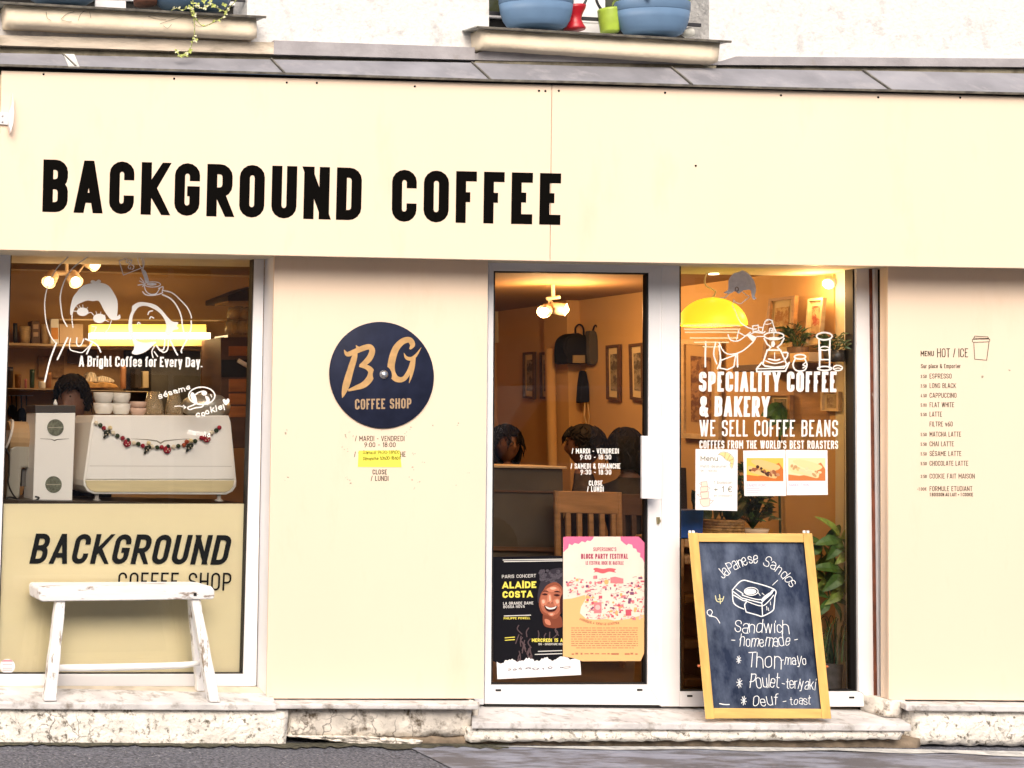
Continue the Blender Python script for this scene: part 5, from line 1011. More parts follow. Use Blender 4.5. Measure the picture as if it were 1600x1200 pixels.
R5([(275, 352), (335, 290), (400, 296), (556, 346), (560, 400), (555, 455), (545, 490), (478, 526), (440, 518), (368, 498)], 1.7); R5([(276, 360), (282, 430), (310, 460), (352, 478)], 1.7, off=.0005)
R5([(280, 360), (340, 405), (470, 438), (556, 350)], 1.6, off=.0006, sm=False); R5([(474, 442), (478, 522)], 1.5, off=.0007); R5([(285, 385), (345, 420), (372, 425), (358, 452), (368, 498)], 1.7, off=.0008); R5([(375, 428), (470, 458), (520, 425), (552, 385)], 1.4, off=.0009); R5([(300, 345), (345, 375), (350, 388), (470, 415), (545, 352)], 1.5, off=.0010); R5(ellipse(402, 360, 46, 26, 20), 1.3, True, off=.0011); fill(mb, cr(ellipse(398, 361, 38, 19)), sc, .0012)
for a, b in (((450, 370), (462, 388)), ((475, 372), (490, 385)), ((505, 460), (508, 485)), ((530, 430), (532, 450)), ((545, 318), (580, 285)), ((515, 470), (520, 490))): R5([a, b], 1.0, off=.0012)
fill(mb, cr(S([(480, 400), (530, 365), (545, 372), (500, 412), (470, 425)])), sc, .0013); mb.build('sandwich_drawing', CHALK, ck); mb = MB(); R5([(190, 1112), (225, 1118), (255, 1118)], 1.4); mb.build('chalk_line', CHALK, ck); mb = MB()
R5([(140, 525), (112, 515), (108, 492), (128, 482), (142, 500), (130, 522)], 1.2, off=.0005); R5([(120, 525), (165, 535), (192, 572)], 1.2, off=.0006)
mb.build('spoon_drawing', CHALK, ck)
mb = MB(); R5([(162, 390), (172, 425), (205, 428), (218, 395)], 1.4); R5([(190, 382), (196, 442)], 1.4, off=.0005); R5([(180, 412), (212, 410)], 1.2, off=.0006); mb.build('yellow_chalk', CHALK_Y, ck)
# ================================================================ shop interior: room shell
XW = P(1318, 600, .30).x; ZC = P(1335, 413, .25).z; ZF = P(1200, 1104, .12).z - .01
XL = P(-420, 600, .3).x; YBK = 3.5; YK = 1.6; XK = P(470, 600, YK).x
struct('interior_floor', MB().box(XL, XW + .1, .16, YBK + .1, ZF - .1, ZF), FLOORM)
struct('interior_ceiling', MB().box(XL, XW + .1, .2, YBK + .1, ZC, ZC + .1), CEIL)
struct('interior_wall', MB().box(XW, XW + .1, .345, YBK + .1, ZF, ZC), PLASTER)
struct('interior_wall', MB().box(XK, XW, YBK, YBK + .1, ZF, ZC), PLASTER)
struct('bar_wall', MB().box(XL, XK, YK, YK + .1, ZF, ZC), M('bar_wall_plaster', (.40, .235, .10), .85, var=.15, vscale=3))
struct('interior_wall', MB().box(XK - .1, XK, YK + .1, YBK + .1, ZF, ZC), PLASTER)
struct('interior_wall', MB().box(XL - .1, XL, .3, YK + .1, ZF, ZC), PLASTER)
mb = MB(); mb.pq([(1318.5, 380), (1420, 380), (1420, 1100), (1318.5, 1100)], .29, .055); struct('window_reveal', mb, M('reveal_plaster', (.60, .54, .42), .8, var=.05))
mb = MB(); mb.box(XL, XK - .02, YK - .05, YK - .001, P(200, 428, YK).z, P(200, 417, YK).z); struct('wall_ledge', mb, WOOD_P)

def lamp_light(name, loc, power, col=(1.0, .58, .24), rad=.04, par=None, kind='POINT', size=None, rot=None):
    l = bpy.data.lights.new(name, kind); l.energy = power; l.color = col
    if kind == 'AREA': l.shape = 'RECTANGLE'; l.size, l.size_y = size
    else: l.shadow_soft_size = rad
    o = bpy.data.objects.new(name, l); COL.objects.link(o)
    if par is not None: o.parent = par; o.location = Vector(loc) - root_loc(par)
    else: o.location = loc
    if rot: o.rotation_euler = rot
    return o
BULB = M('lit_bulb', (1, .9, .7), .5, emit=(1.0, .80, .48), estr=3.5)
LAMPW = M('lamp_white_metal', (.60, .52, .40), .4)
def track(label, bar0, bar1, Y, heads, power, grp='ceiling spotlights'):
    a, b = P(*bar0, Y), P(*bar1, Y); t = thing('track_spotlight', label, 'spotlight', (a + b) / 2, grp)
    mb = MB(); mb.tube([a, b], .012, 8); mid = (a + b) / 2; mb.tube([mid, Vector((mid.x, mid.y, ZC))], .01, 8); mb.build('bar', LAMPW, t)
    for (px, py, dx, dz) in heads:
        c = P(px, py, Y - .04); d = Vector((dx, -.75, dz)).normalized(); hb = c - d * .10; mb = MB(); mb.tube([hb, hb + d * .02, c + d * .0], [.028, .036, .040], 14, cap=False); mb.lathe([(.028, 0)], hb, 3) if False else None
        k = min(1, max(0, ((hb.x - a.x) / (b.x - a.x)) if abs(b.x - a.x) > 1e-6 else .5)); mb.tube([hb + d * .03, a.lerp(b, k)], .006, 6); s = mb.build('shade', LAMPW, t, smooth=True)
        mb = MB(); mb.ball(c - d * .010, .027, 12); mb.build('bulb', BULB, s, smooth=True)
        lamp_light('spot_light', c + d * .06, power, par=t)
track('three headed ceiling spotlight glowing above the drawn woman in the espresso bar window', (87, 427), (121, 428), .8, [(76, 441, -.5, -.6), (119, 441, .1, -.55), (149, 414, .4, -.4)], 1.7)
track('two headed ceiling spotlight seen through the upper door glass', (855, 467), (874, 464), 1.6, [(850, 487, -.7, -.25), (884, 484, .75, -.2)], 14)
t = thing('track_spotlight', 'single grey cylinder spotlight mounted high on the window reveal', 'spotlight', P(1325, 441, .27), 'ceiling spotlights')
a, b = PXW(1336, 424, XW - .06), P(1294, 443, .5); a = Vector((P(1330, 420, .42).x, .42, P(1330, 424, .42).z)); b = P(1294, 444, .36)
mb = MB(); mb.tube([a, b], .031, 18); mb.tube([a.lerp(b, .3), Vector((XW, a.y + .03, a.z))], .008, 8); s = mb.build('shade', M('grey_lamp_metal', (.42, .42, .42), .4), t, smooth=False)
d = (b - a).normalized(); mb = MB(); mb.tube([b, b + d * .003], .027, 18); mb.build('bulb', BULB, s); lamp_light('spot_light', b + d * .12, 3.6, par=t)
# pendant lamp with yellow dome
pc = P(1113, 508, .42); pr_ = (P(1157, 508, .42) - P(1069, 508, .42)).length / 2; ph = (P(1113, 465, .42) - pc).length
pl = thing('pendant_lamp', 'glowing yellow dome pendant lamp on a curly cord from a dark ceiling rose', 'pendant lamp', pc)
YEL = M('glowing_yellow_shade', (.85, .75, .03), .4, emit=(1.0, .86, .03), estr=.62)
mb = MB(); mb.lathe([(pr_ * math.cos(a), ph * math.sin(a)) for a in [i * math.pi / 2 / 14 for i in range(14)]] + [(.01, ph)], pc, 40, cap=False); o = mb.build('dome', YEL, pl, smooth=True)
mb = MB(); mb.tube([P(x, y, .42) for x, y in smooth_pts([(1105, 424), (1101, 438), (1104, 447), (1113, 452), (1118, 456), (1115, 463), (1113, 465)], 6)], .004, 8); mb.build('cord', M('white_cord', (.7, .6, .45), .6), pl)
rc = Vector((P(1113, 424, .42).x, .42, ZC)); mb = MB(); mb.lathe([(.018, -.052), (.04, -.045), (.062, -.02), (.068, 0)], rc, 24); mb.build('ceiling_rose', M('bronze_dark', (.10, .075, .05), .35, .5), pl, smooth=True)
mb = MB(); mb.lathe([(.024, -.056), (.024, -.050)], rc + Vector((0, -.01, 0)), 16); mb.build('rose_light', BULB, pl)
mb = MB(); mb.ball(pc + Vector((0, 0, ph * .35)), .035, 12); mb.build('bulb', BULB, pl); lamp_light('pendant_light', pc + Vector((0, 0, -.03)), 3, par=pl)

def pbox(x0, y0, x1, y1, Y, d): return MB().pq(rect(x0, y0, x1, y1), Y, d)
def item(name, label, cat, mb, mat, group=None, **k): return tag(mb.build(name, mat, **k), label, cat, group)

# ---------------- espresso bar
zct = P(200, 785, .2).z
ct = thing('bar_counter', 'dark bar counter behind the film covered lower window', 'counter', (P(200, 785, .45).x, .45, ZF))
MB().box(P(-40, 785, .2).x, P(392, 785, .3).x, .2, .78, zct - .04, zct).build('worktop', M('dark_worktop', (.05, .035, .022), .35), ct)
MB().box(P(-40, 785, .2).x, P(392, 785, .3).x, .22, .76, ZF, zct - .04).build('body', WOOD_D, ct)
gr = thing('coffee_grinder', 'tall white grinder with two round grilles and black lid in the window', 'grinder', P(85, 783, .4))
MB().pq([(56, 645), (118, 645), (113, 783), (51.5, 782)], .31, .2).build('body', ENAMEL, gr, bevel=.004)
pbox(55, 633, 118.5, 644.6, .305, .21).build('lid', M('lid_black', (.05, .042, .036), .4), gr, bevel=.003)
mb = MB(); mb.lathe([(.011, 0), (.011, .01), (.007, .018), (.003, .03)], P(86.5, 633, .4), 14); mb.build('knob', ENAMEL, gr, smooth=True)
for x, y in ((86.5, 668), (83.5, 757)):
    mb = MB(); mb.lathe([(.043, 0), (.043, .003)], P(x, y, .3085), 28, axis='y'); g = mb.build('grille', M('grille_green', (.15, .16, .11), .5, var=.5, vscale=90), gr)
    mb = MB(); ribbon(mb, [(x - 11, y), (x + 11, y)], 1.2, plane(.3053), 0); mb.build('grille_bar', M('grille_bar', (.45, .42, .33), .5), g)
mb = MB(); wl = plane(.309); ribbon(mb, [(63, 685.5), (80, 686.3), (85, 688.3), (90, 686.6), (108, 685.5)], [.5, .9, 1.6, 1.2, .4], wl, 0); mb.build('wing_emblem', M('emblem_dark', (.10, .08, .05), .4), gr)
em = thing('espresso_machine', 'white espresso machine with sloping back panel and pale wood trim in the window', 'espresso machine', P(250, 785, .5))
sh = [(147.5, 648.5), (357.5, 649), (361, 660), (370, 752), (369.5, 760), (364, 768), (354, 773), (147, 772), (137, 768), (131, 759), (130.5, 750), (143, 660)]
MB().pq(sh, .335, .34).build('shell', ENAMEL, em, bevel=.006)
MB().pq([(139, 655), (145.5, 655), (132.5, 750), (127.5, 750)], .42, .26).build('side_flange', M('enamel_painted_shade', (.62, .52, .42), .4), em, bevel=.003)  # enamel darkened in its colour to read as the shaded side
sh2 = [(148.5, 650), (356, 650), (366, 749), (133.5, 749)]
MB().pq(sh2, .327, .007).build('back_panel', ENAMEL, em, bevel=.003)
MB().pq([(133.5, 750.8), (366, 750.8), (364.5, 760), (359, 766.5), (352, 769.3), (149, 768.8), (141, 766), (135.5, 760)], .3275, .0065).build('wood_trim', M('pale_trim', (.72, .62, .36), .45, var=.1, vscale=5, stretch=(1, 1, 8)), em, bevel=.002)
mb = MB(); ribbon(mb, [(205, 685.5), (230, 687), (245, 689), (251, 692.5), (257, 689), (275, 687), (297, 685.5)], [.3, 1.6, 1.8, 2.4, 1.8, 1.4, .3], plane(.3265), 0); mb.build('wing_emblem', M('emblem_grey', (.30, .28, .22), .4), em)
for y in (728,): mb = MB(); ribbon(mb, [(140, y), (362, y + .6)], .7, plane(.3266), 0); mb.build('panel_groove', M('groove', (.5, .48, .42), .6), em)
for x in (151, 342):
    mb = MB(); c = P(x, 783.5, .37); mb.lathe([(.022, 0), (.022, .008), (.011, .012), (.011, .055)], c, 16); mb.build('foot', M('grey_foot', (.45, .42, .38), .4), em, smooth=True)
# garland
ga = thing('garland', 'felt bead garland with red and green ornaments draped across the espresso machine', 'garland', P(250, 692, .32))
cr = crop(130, 640, 6.4); FELT = {'g': M('felt_green', (.03, .05, .02), .95), 'r': M('felt_red', (.30, .015, .03), .95), 'w': M('felt_white', (.8, .72, .55), .95), 'y': M('felt_cream', (.75, .62, .35), .95), 'o': M('felt_rust', (.35, .07, .03), .95)}
beads = [(130, 135, 'w'), (172, 155, 'g'), (208, 185, 'r'), (270, 183, 'y'), (300, 232, 'w'), (343, 262, 'g'), (396, 285, 'r'), (508, 333, 'w'), (552, 343, 'g'), (597, 362, 'r'), (655, 335, 'y'), (690, 370, 'w'), (740, 378, 'g'), (785, 375, 'r'), (905, 372, 'w'), (952, 365, 'g'), (1008, 355, 'o'), (1035, 322, 'o'), (1078, 312, 'y'), (1120, 315, 'g'), (1183, 282, 'r'), (1288, 230, 'w'), (1330, 208, 'g'), (1362, 180, 'r')]
mb = MB(); mb.tube([P(*q, .318) for q in cr(smooth_pts([(b[0], b[1]) for b in beads if b[2] not in 'yo' or b[0] > 1100], 3))], .0015, 5); mb.build('string', FELT['w'], ga)
for x, y, c in beads: mb = MB(); mb.ball(P(*cr([(x, y)])[0], .315), .0118, 10); mb.build('bead', FELT[c], ga, smooth=True)
for x, y, k in ((235, 235, 0), (440, 335, 1), (640, 390, 0), (840, 400, 1), (1062, 370, 0), (1235, 290, 1)):
    mb = MB(); p = lambda dx, dy: P(*cr([(x + dx, y + dy)])[0], .312)
    if k: mb.mat(0).lathe([(.0, -.007), (.019, -.006), (.021, 0), (.019, .006), (0, .007)], p(0, 0), 14, axis='y'); mb.mat(1).ball(p(8, -32) + Vector((0, -.001, 0)), .011, 8)
    else: mb.mat(1).ball(p(0, 0), .016, 10, 1, .7, 1); mb.ball(p(24, -14), .010, 8); mb.tube([p(-5, 10), p(-28, 52)], [.008, .005], 8)
    for dx, dy in ((-14, 16), (16, 12), (2, -6)): mb.mat(2).ball(p(dx, dy) + Vector((0, -.008 if k else -.012, 0)), .0032, 6)
    mb.build('ornament', [FELT['r'], M('felt_dark', (.025, .03, .018), .95), FELT['w']], ga, smooth=True)
# crockery on the machine
zt = P(250, 648.5, .36).z
def cup(px, Y, z, r, h, mat, label, name='cup', cat='cup', grp='crockery on the espresso machine', flare=.78):
    c = Vector((P(px, 640, Y).x, Y, z)); mb = MB(); mb.lathe([(r * flare * .8, 0), (r * flare, .006), (r * .96, h * .55), (r, h), (r * .93, h), (r * .88, h * .5), (r * .6, .01)], c, 22); o = mb.build(name, mat, loc=c, smooth=True); return tag(o, label, cat, grp)
W_ = [('upper', 1), ('lower', 0)]
for px, r, n in ((161.5, .053, 'beside the grinder'), (189, .050, 'next to the low pink cups')):
    for w, i in W_: cup(px, .45, zt + .056 * i, r, .058, CERAMIC, f'{w} white cup of the two cup stack {n}')
PINKC = M('pink_ceramic', (.66, .46, .36), .35)
for w, i in W_: cup(215.5, .45, zt + .034 * i, .045, .036, PINKC, f'{w} pale pink cup of the low stack on the espresso machine')
GL2 = glass_mat('tumbler_glass', (.88, .80, .66), .06, 1.3)
nt_ = GL2.node_tree; df = nt_.nodes.new('ShaderNodeBsdfDiffuse'); df.inputs[0].default_value = (.8, .7, .5, 1); m_ = nt_.nodes.new('ShaderNodeMixShader'); m_.inputs[0].default_value = .22; o_ = [n for n in nt_.nodes if n.type == 'OUTPUT_MATERIAL'][0]; s_ = o_.inputs[0].links[0].from_socket
nt_.links.new(s_, m_.inputs[1]); nt_.links.new(df.outputs[0], m_.inputs[2]); nt_.links.new(m_.outputs[0], o_.inputs[0])
for px, r, h, n in ((240, .052, .125, 'beside the low pink cups'), (272, .047, .118, 'behind the painted sesame word')):
    c = Vector((P(px, 640, .44).x, .44, zt)); mb = MB(); mb.lathe([(r, 0), (r * .98, h * .3), (r * .62, h), (r * .58, h - .004), (r * .9, h * .3), (r * .9, .006)], c, 24); mb.lathe([(r * .97, h * .28), (r * .99, h * .3), (r * .97, h * .32)], c, 24, cap=False); tag(mb.build('tumbler', GL2, loc=c, smooth=True), 'upturned clear glass tumbler ' + n, 'glass', 'crockery on the espresso machine')
pt = MB(); c = Vector((P(322, 640, .46).x, .46, zt)); pt.lathe([(.085, 0), (.12, .02), (.128, .055), (.120, .085), (.08, .112), (.03, .12)], c, 28, .8); tag(pt.build('steel_bowl', M('brushed_steel', (.42, .40, .34), .38, .6), loc=c, smooth=True), 'rounded steel bowl upturned behind the painted cookie', 'bowl')
# appliances beside the grinder
o = thing('paper_roll', 'tan paper roll on a holder above the pale blender', 'paper roll', P(30, 706, .5)); mb = MB(); mb.tube([P(11, 683, .5), P(48, 684, .5)], .085, 20); mb.build('roll', M('kraft', (.48, .31, .15), .7), o); mb = MB(); mb.tube([P(48, 684, .5), P(51, 684, .5)], .10, 20); mb.tube([P(8, 682, .5), P(11, 683, .5)], .10, 20); mb.build('flange', CERAMIC, o)
o = thing('blender', 'pale grey blender standing at the window corner beside the grinder', 'blender', P(30, 783, .45)); MB().pq([(16, 702), (26, 693), (48, 692), (51, 700), (51, 731), (34, 731), (31, 778), (10, 778)], .43, .14).build('body', M('pale_grey_plastic', (.36, .34, .28), .4), o, bevel=.01); MB().pq([(35, 733), (52, 732), (52, 760), (34, 760)], .47, .1).build('recess', M('grey_plastic_dark', (.12, .11, .10), .5), o)
mb = MB(); mb.tube([P(x, y, .27) for x, y in smooth_pts([(8, 700), (14, 712), (14, 740), (13, 756), (22, 775), (34, 784), (52, 783), (61, 778), (55, 776)], 6)], .0048, 8); mb.tube([P(x, y, .28) for x, y in smooth_pts([(6, 782), (14, 777), (26, 779), (36, 784)], 6)], .005, 8); item('power_cable', 'black looping power cable hanging in the window corner', 'cable', mb, BLACKP, smooth=True)
# back wall shelves of the bar
YS = 1.36
def shelf(label, x0, x1, y0, y1, Y0=YS, Y1=YK): 
    a, b = P(x0, y0, Y0), P(x1, y1, Y0); return item('wall_shelf', label, 'shelf', MB().box(a.x, b.x, Y0, Y1, b.z, a.z), WOOD_P, 'shelves of the espresso bar', bevel=.003)
shelf('upper pale wall shelf holding tubs and cartons behind the bar', -60, 330, 537.5, 543.5); shelf('lower wall shelf with pastry bags behind the barista', -60, 245, 606, 612)
def sitem(name, label, cat, x0, y0, x1, y1, mat, Y=YS + .05, d=.1, round_=False, parts=None):
    if round_:
        c = P((x0 + x1) / 2, y1, Y + .05); r = (P(x1, y1, Y) - P(x0, y1, Y)).length / 2; h_ = (P(x0, y0, Y) - P(x0, y1, Y)).length; mb = MB(); mb.lathe([(r * round_, 0), (r * (round_ + 1) / 2, h_ * .3), (r, h_ * .8), (r, h_), (r * .9, h_)], c, 22); return tag(mb.build(name, mat, loc=c, smooth=True), label, cat, 'goods on the bar shelves')
    return item(name, label, cat, pbox(x0, y0, x1, y1, Y, d), mat, 'goods on the bar shelves', bevel=.003)
sitem('bottle', 'slim dark bottle at the end of the upper bar shelf', 'bottle', 20, 505, 27, 537, BLACKP, round_=.95)
sitem('paper_tub', 'ribbed cream tub between bottle and dark carton', 'tub', 30, 510, 49, 537, M('cream_tub', (.62, .47, .26), .7, var=.2, vscale=30, stretch=(1, 1, 5)), round_=.7)
o = sitem('carton', 'dark carton with pale printed panels on the upper bar shelf', 'carton', 49.5, 501, 62, 537, WOOD_D); mb = MB(); b_ = plane(YS + .049); fill(mb, rect(52, 507, 60, 514), b_, .0); fill(mb, rect(52, 519, 60, 526), b_, .0); mb.build('label_panel', M('carton_print', (.45, .30, .2), .7), o)
sitem('paper_tub', 'second cream tub with dark marks beside the orange carton', 'tub', 64, 507, 77, 537, M('cream_tub2', (.60, .44, .24), .7, var=.2, vscale=20), round_=.9)
o = sitem('carton', 'white and orange gable topped carton on the upper bar shelf', 'carton', 79, 498, 92, 537, CERAMIC); mb = MB(); fill(mb, rect(80, 512, 91, 530), b_, 0); mb.build('label_panel', M('carton_orange', (.62, .24, .03), .6), o)
sitem('box', 'plain peach box beside the bar light', 'box', 93, 506, 130, 537, M('peach_box', (.55, .38, .24), .8), Y=YS + .08)
o = thing('paper_bag', 'brown paper bag of bread lying on the lower bar shelf', 'bag', P(158, 606, YS + .1)); rnd = random.Random(2); mb = MB()
pts = [(130, 606), (133, 598), (142, 596), (150, 599), (160, 597), (172, 598), (182, 601), (186, 606)]; mb.pq(pts, YS + .04, .12); mb.build('bag', M('brown_bag', (.50, .26, .07), .75, var=.5, vscale=25, bump=.8, bscale=30), o, bevel=.006)
o = item('paper_bag', 'crumpled striped bag standing behind the brown bread bag', 'bag', MB().pq([(134, 597), (136, 585), (142, 581), (149, 583), (152, 590), (160, 587), (172, 590), (180, 595), (178, 598)], YS + .1, .08), M('striped_bag', (.55, .45, .32), .7, var=.7, vscale=40, stretch=(4, 1, 1)), bevel=.006)
for i, (x0, y0, x1, y1, lab, mt) in enumerate(((188, 570, 197, 607, 'copper coloured canister standing on the lower bar shelf', M('copper_can', (.45, .20, .08), .4, .3)), (38, 592, 42, 607, 'thin pink bottle on the lower bar shelf', M('pink_bottle', (.4, .12, .1), .4)), (60, 596, 71, 607, 'low cream cup on the lower bar shelf', CERAMIC))): sitem('canister', lab, 'canister', x0, y0, x1, y1, mt, round_=.95)
o = item('fridge', 'dark glass fronted fridge cabinet behind the glass tumblers', 'fridge', pbox(236, 546, 314, 700, YK - .12, .11), M('fridge_glass', (.085, .075, .06), .2, var=.4, vscale=5), bevel=.004)
o = item('wall_board', 'dark menu board hanging beside the fridge', 'board', pbox(196, 546, 231, 640, YK - .05, .04), M('board_dark', (.03, .022, .018), .5), bevel=.003)
o = item('wall_board', 'small brown framed board under the upper bar shelf', 'board', pbox(107, 545, 152, 568, YK - .03, .025), WOOD_D, bevel=.003)
# strip light
sl_ = thing('strip_light', 'bright horizontal strip light glowing behind the drawing over the bar', 'strip light', P(235, 535, YS - .05))
pbox(140, 529.6, 333, 541, YS - .06, .12).build('housing', M('strip_housing', (.62, .36, .12), .6), sl_, bevel=.004); pbox(142, 520, 329, 529.4, YS - .07, .05).build('diffuser', M('strip_diffuser', (1, .95, .8), .5, emit=(1, .88, .55), estr=2.6), sl_); pbox(142, 507, 322, 519.7, YS - .055, .05).build('reflector', M('strip_yellow', (.8, .62, .1), .5, emit=(1, .66, .12), estr=.85), sl_)
lamp_light('strip_lamp', P(235, 524, YS - .15), 2.2, (1, .74, .42), par=sl_, kind='AREA', size=(.8, .06), rot=(math.radians(65), 0, 0))
mb = MB(); mb.tube([P(93, 499, YS), P(357, 500.5, YS)], .006, 6); item('hanging_rail', 'thin pale rail running above the strip light', 'rail', mb, WOOD_P)
# rack of glasses and drawers at the side of the bar
rk = thing('side_cabinet', 'wooden side cabinet with drawers below hanging glasses near the window edge', 'cabinet', P(376, 700, .9)); x0 = 346
pbox(345, 527, 420, 700, .95, .3).build('carcass', WOOD_D, rk, bevel=.003)
for y0, y1 in ((541, 556), (592, 612), (615, 632), (635, 652)): pbox(358, y0, 419, y1, .943, .02).build('drawer', M('orange_wood', (.36, .13, .03), .5, var=.3, vscale=6, stretch=(1, 1, 6)), rk, bevel=.002)
pbox(346, 562, 419, 589, .944, .006).build('niche', DARK, rk)
for i, (px, py) in enumerate(((364, 478), (373, 476), (382, 479), (390, 477), (361, 499), (370, 501), (379, 499), (388, 501))):
    c = P(px, py + 22, .92 + (.06 if i % 2 else 0)); mb = MB(); mb.lathe([(.030, 0), (.034, .03), (.026, .07), (.022, .072), (.03, .03), (.026, .004)], c, 16); tag(mb.build('hanging_glass', GL2, loc=c, smooth=True), ('upper' if i < 4 else 'lower') + ' row glass sparkling above the wooden side cabinet', 'glass', 'glasses above the side cabinet' + (' upper row' if i < 4 else ' lower row'))
mb = MB(); mb.pq(rect(356, 498.5, 420, 500.2), .9, .2); mb.pq(rect(356, 523, 420, 527), .9, .2); mb.pq(rect(356, 470, 420, 473), .9, .2); item('glass_rack', 'clear shelves carrying the sparkling glasses', 'rack', mb, M('rack_glass', (.25, .16, .08), .15))
mb = MB(); mb.tube([P(372, 563, .9), P(382, 569, .9), P(396, 575, .9)], .013, 10); item('tap', 'white tap handle in front of the dark niche', 'tap', mb, CERAMIC, smooth=True)

rnd = random.Random(44)
for k, (px, w_, h_, nm, mt) in enumerate(((15, 11, 34, 'tall dark jar of beans', M('bean_jar', (.035, .02, .012), .3)), (28, 10, 22, 'squat amber syrup bottle', M('amber_bottle', (.18, .07, .01), .25)), (50, 8, 30, 'slim green syrup bottle', M('green_bottle', (.03, .06, .02), .25)), (76, 9, 26, 'small copper milk jug', M('copper_jug', (.4, .18, .07), .35, .5)), (216, 9, 31, 'dark coffee bag with folded top', CLOTH_G), (228, 9, 27, 'cream coffee bag with folded top', M('bag_cream', (.5, .37, .2), .8)))):
    sitem('jar' if k < 4 else 'coffee_bag', nm + ' on the lower bar shelf', 'jar' if k < 4 else 'bag', px - w_ / 2, 607 - h_, px + w_ / 2, 606, mt, round_=.9 if k < 4 else False)
for k, (x0, x1, y0, nm, mt) in enumerate(((150, 168, 516, 'stack of paper cups partly behind the strip light', CERAMIC), (300, 322, 512, 'dark tin at the far end of the upper bar shelf', BLACKP))): sitem('cup_tower' if k == 0 else 'tin', nm, 'cups' if k == 0 else 'tin', x0, y0, x1, 537, mt, Y=YS + .12, round_=.85)
t = thing('utensil_rail', 'rail of hanging dark utensils under the lower bar shelf', 'utensils', P(60, 625, YK - .04)); mb = MB(); mb.tube([P(14, 618, YK - .04), P(52, 618, YK - .04)], .004, 6); mb.build('rail', STEEL, t)
for px, l_ in ((18, 30), (25, 44), (33, 36), (41, 50)): mb = MB(); mb.tube([P(px, 618, YK - .045), P(px + 1, 618 + l_ * .6, YK - .045)], .004, 6); mb.ball(P(px + 1, 618 + l_ * .8, YK - .045), .03, 10, 1, .3, 1.3); mb.build('utensil', CLOTH_D, t)
item('range_hood', 'dark wedge shaped hood high beside the hanging glasses', 'hood', MB().pq([(356, 462), (400, 445), (430, 445), (430, 470), (356, 470)], 1.0, .35), M('hood_dark', (.03, .018, .01), .5), bevel=.003)
o = item('cork_board', 'small brown noticeboard on the bar wall under the drawn woman', 'board', pbox(60, 556, 100, 590, YK - .02, .015), M('cork', (.22, .12, .05), .9, var=.3, vscale=40)); 
# ---------------- right hand wall: pictures and shelf
def wall_picture(label, q, mats, lean=0, thick=.02, grp='framed pictures in the cafe', Xo=None):
    Xo = XW if Xo is None else Xo
    pts = [PXW(x, y, Xo - .012 - (lean if i < 0 else 0)) for i, (x, y) in enumerate(q)]
    t = thing('framed_picture', label, 'picture', (pts[2] + pts[3]) / 2, grp)
    c = sum(pts, Vector()) / 4; ins = [p + (c - p) * .13 for p in pts]; ins = [Vector((p.x, c.y + (p.y - c.y) * .80, c.z + (p.z - c.z) * .90)) for p in pts]; mb = MB(); n = Vector((-.022, 0, 0))
    for i in range(4): a, b, d, e = pts[i], pts[(i + 1) % 4], ins[(i + 1) % 4], ins[i]; mb.hexa([a, b, d, e], [a + n, b + n, d + n, e + n])
    mb.build('frame', mats[0], t); mb = MB(); mb.hexa([p - n * .2 for p in ins], [p + n * .35 for p in ins]); mb.build('mat_board', mats[1], t)
    art = [Vector((p.x, c.y + (p.y - c.y) * .66, c.z + (p.z - c.z) * .74)) for p in ins]; mb = MB(); mb.poly([p + n * .45 for p in art]); mb.build('artwork', mats[2], t)
    return t
def art(nm, a, b): return M('art_' + nm, a, .8, var=.3, vscale=14, dark=b, dscale=16, dlo=.46, dhi=.54)
MATB = M('mat_cream', (.62, .48, .28), .8)
for i, (q, nm, lab) in enumerate((([(821, 551), (838, 549.5), (838, 624), (821, 622)], 0, 'small dark framed picture farthest back on the side wall'), ([(847, 551), (864, 549), (865, 625), (848, 623)], 1, 'framed picture beside a pale pipe on the side wall'), ([(875, 550), (893, 548), (894, 625), (876, 623.5)], 2, 'framed picture half behind the hanging black bag'), ([(951, 540), (971, 538), (971, 626), (952, 624)], 3, 'framed picture with a bright reflection on the side wall'), ([(987, 538), (1008, 535.5), (1008.5, 627), (989, 624)], 4, 'framed picture at the door glass edge on the side wall'))):
    wall_picture(lab, q, (WOOD_D, MATB, art('w%d' % i, (.30, .24, .16), (.09, .07, .05))))
wall_picture('large pale framed picture low on the side wall behind the drawn apron', [(1068, 530), (1128, 533), (1128, 688), (1068, 684)], (WOOD_P, M('mat_tan', (.44, .28, .13), .8), art('big', (.30, .16, .07), (.12, .05, .03))))
wall_picture('small framed picture behind the bakery lettering', [(1204, 617), (1240, 617), (1240, 655), (1204, 655)], (WOOD, MATB, art('sm', (.30, .22, .12), (.08, .10, .04))))
wall_picture('picture hung near the window reveal above the plants', [(1288, 612), (1316, 612), (1316, 643), (1288, 642)], (WOOD_P, MATB, art('rv', (.4, .3, .18), (.2, .12, .08))))
zs = PXW(1250, 566, XW - .2).z
ya_, yb_ = PXW(1314, 568, XW - .2).y, PXW(1150, 590, XW - .2).y
item('wall_shelf', 'dark wooden wall shelf carrying two leaning pictures and plants', 'shelf', MB().box(XW - .22, XW - .002, max(ya_, .36), yb_, zs - .035, zs), WOOD_D, 'shelves of the seating room', bevel=.003)
def leaning(label, q, mats):
    t = wall_picture(label, q, mats, Xo=XW - .05); return t
leaning('taller framed drawing leaning on the wall shelf beside the spiky plant', [(1207, 467), (1248, 462), (1243, 556), (1196, 560)], (WOOD, MATB, art('l1', (.52, .36, .16), (.34, .16, .05)))); leaning('smaller framed red calligraphy leaning on the wall shelf nearer the window', [(1268, 467), (1292, 465), (1286, 538), (1262, 541)], (WOOD_P, MATB, art('l2', (.52, .34, .17), (.32, .06, .03))))
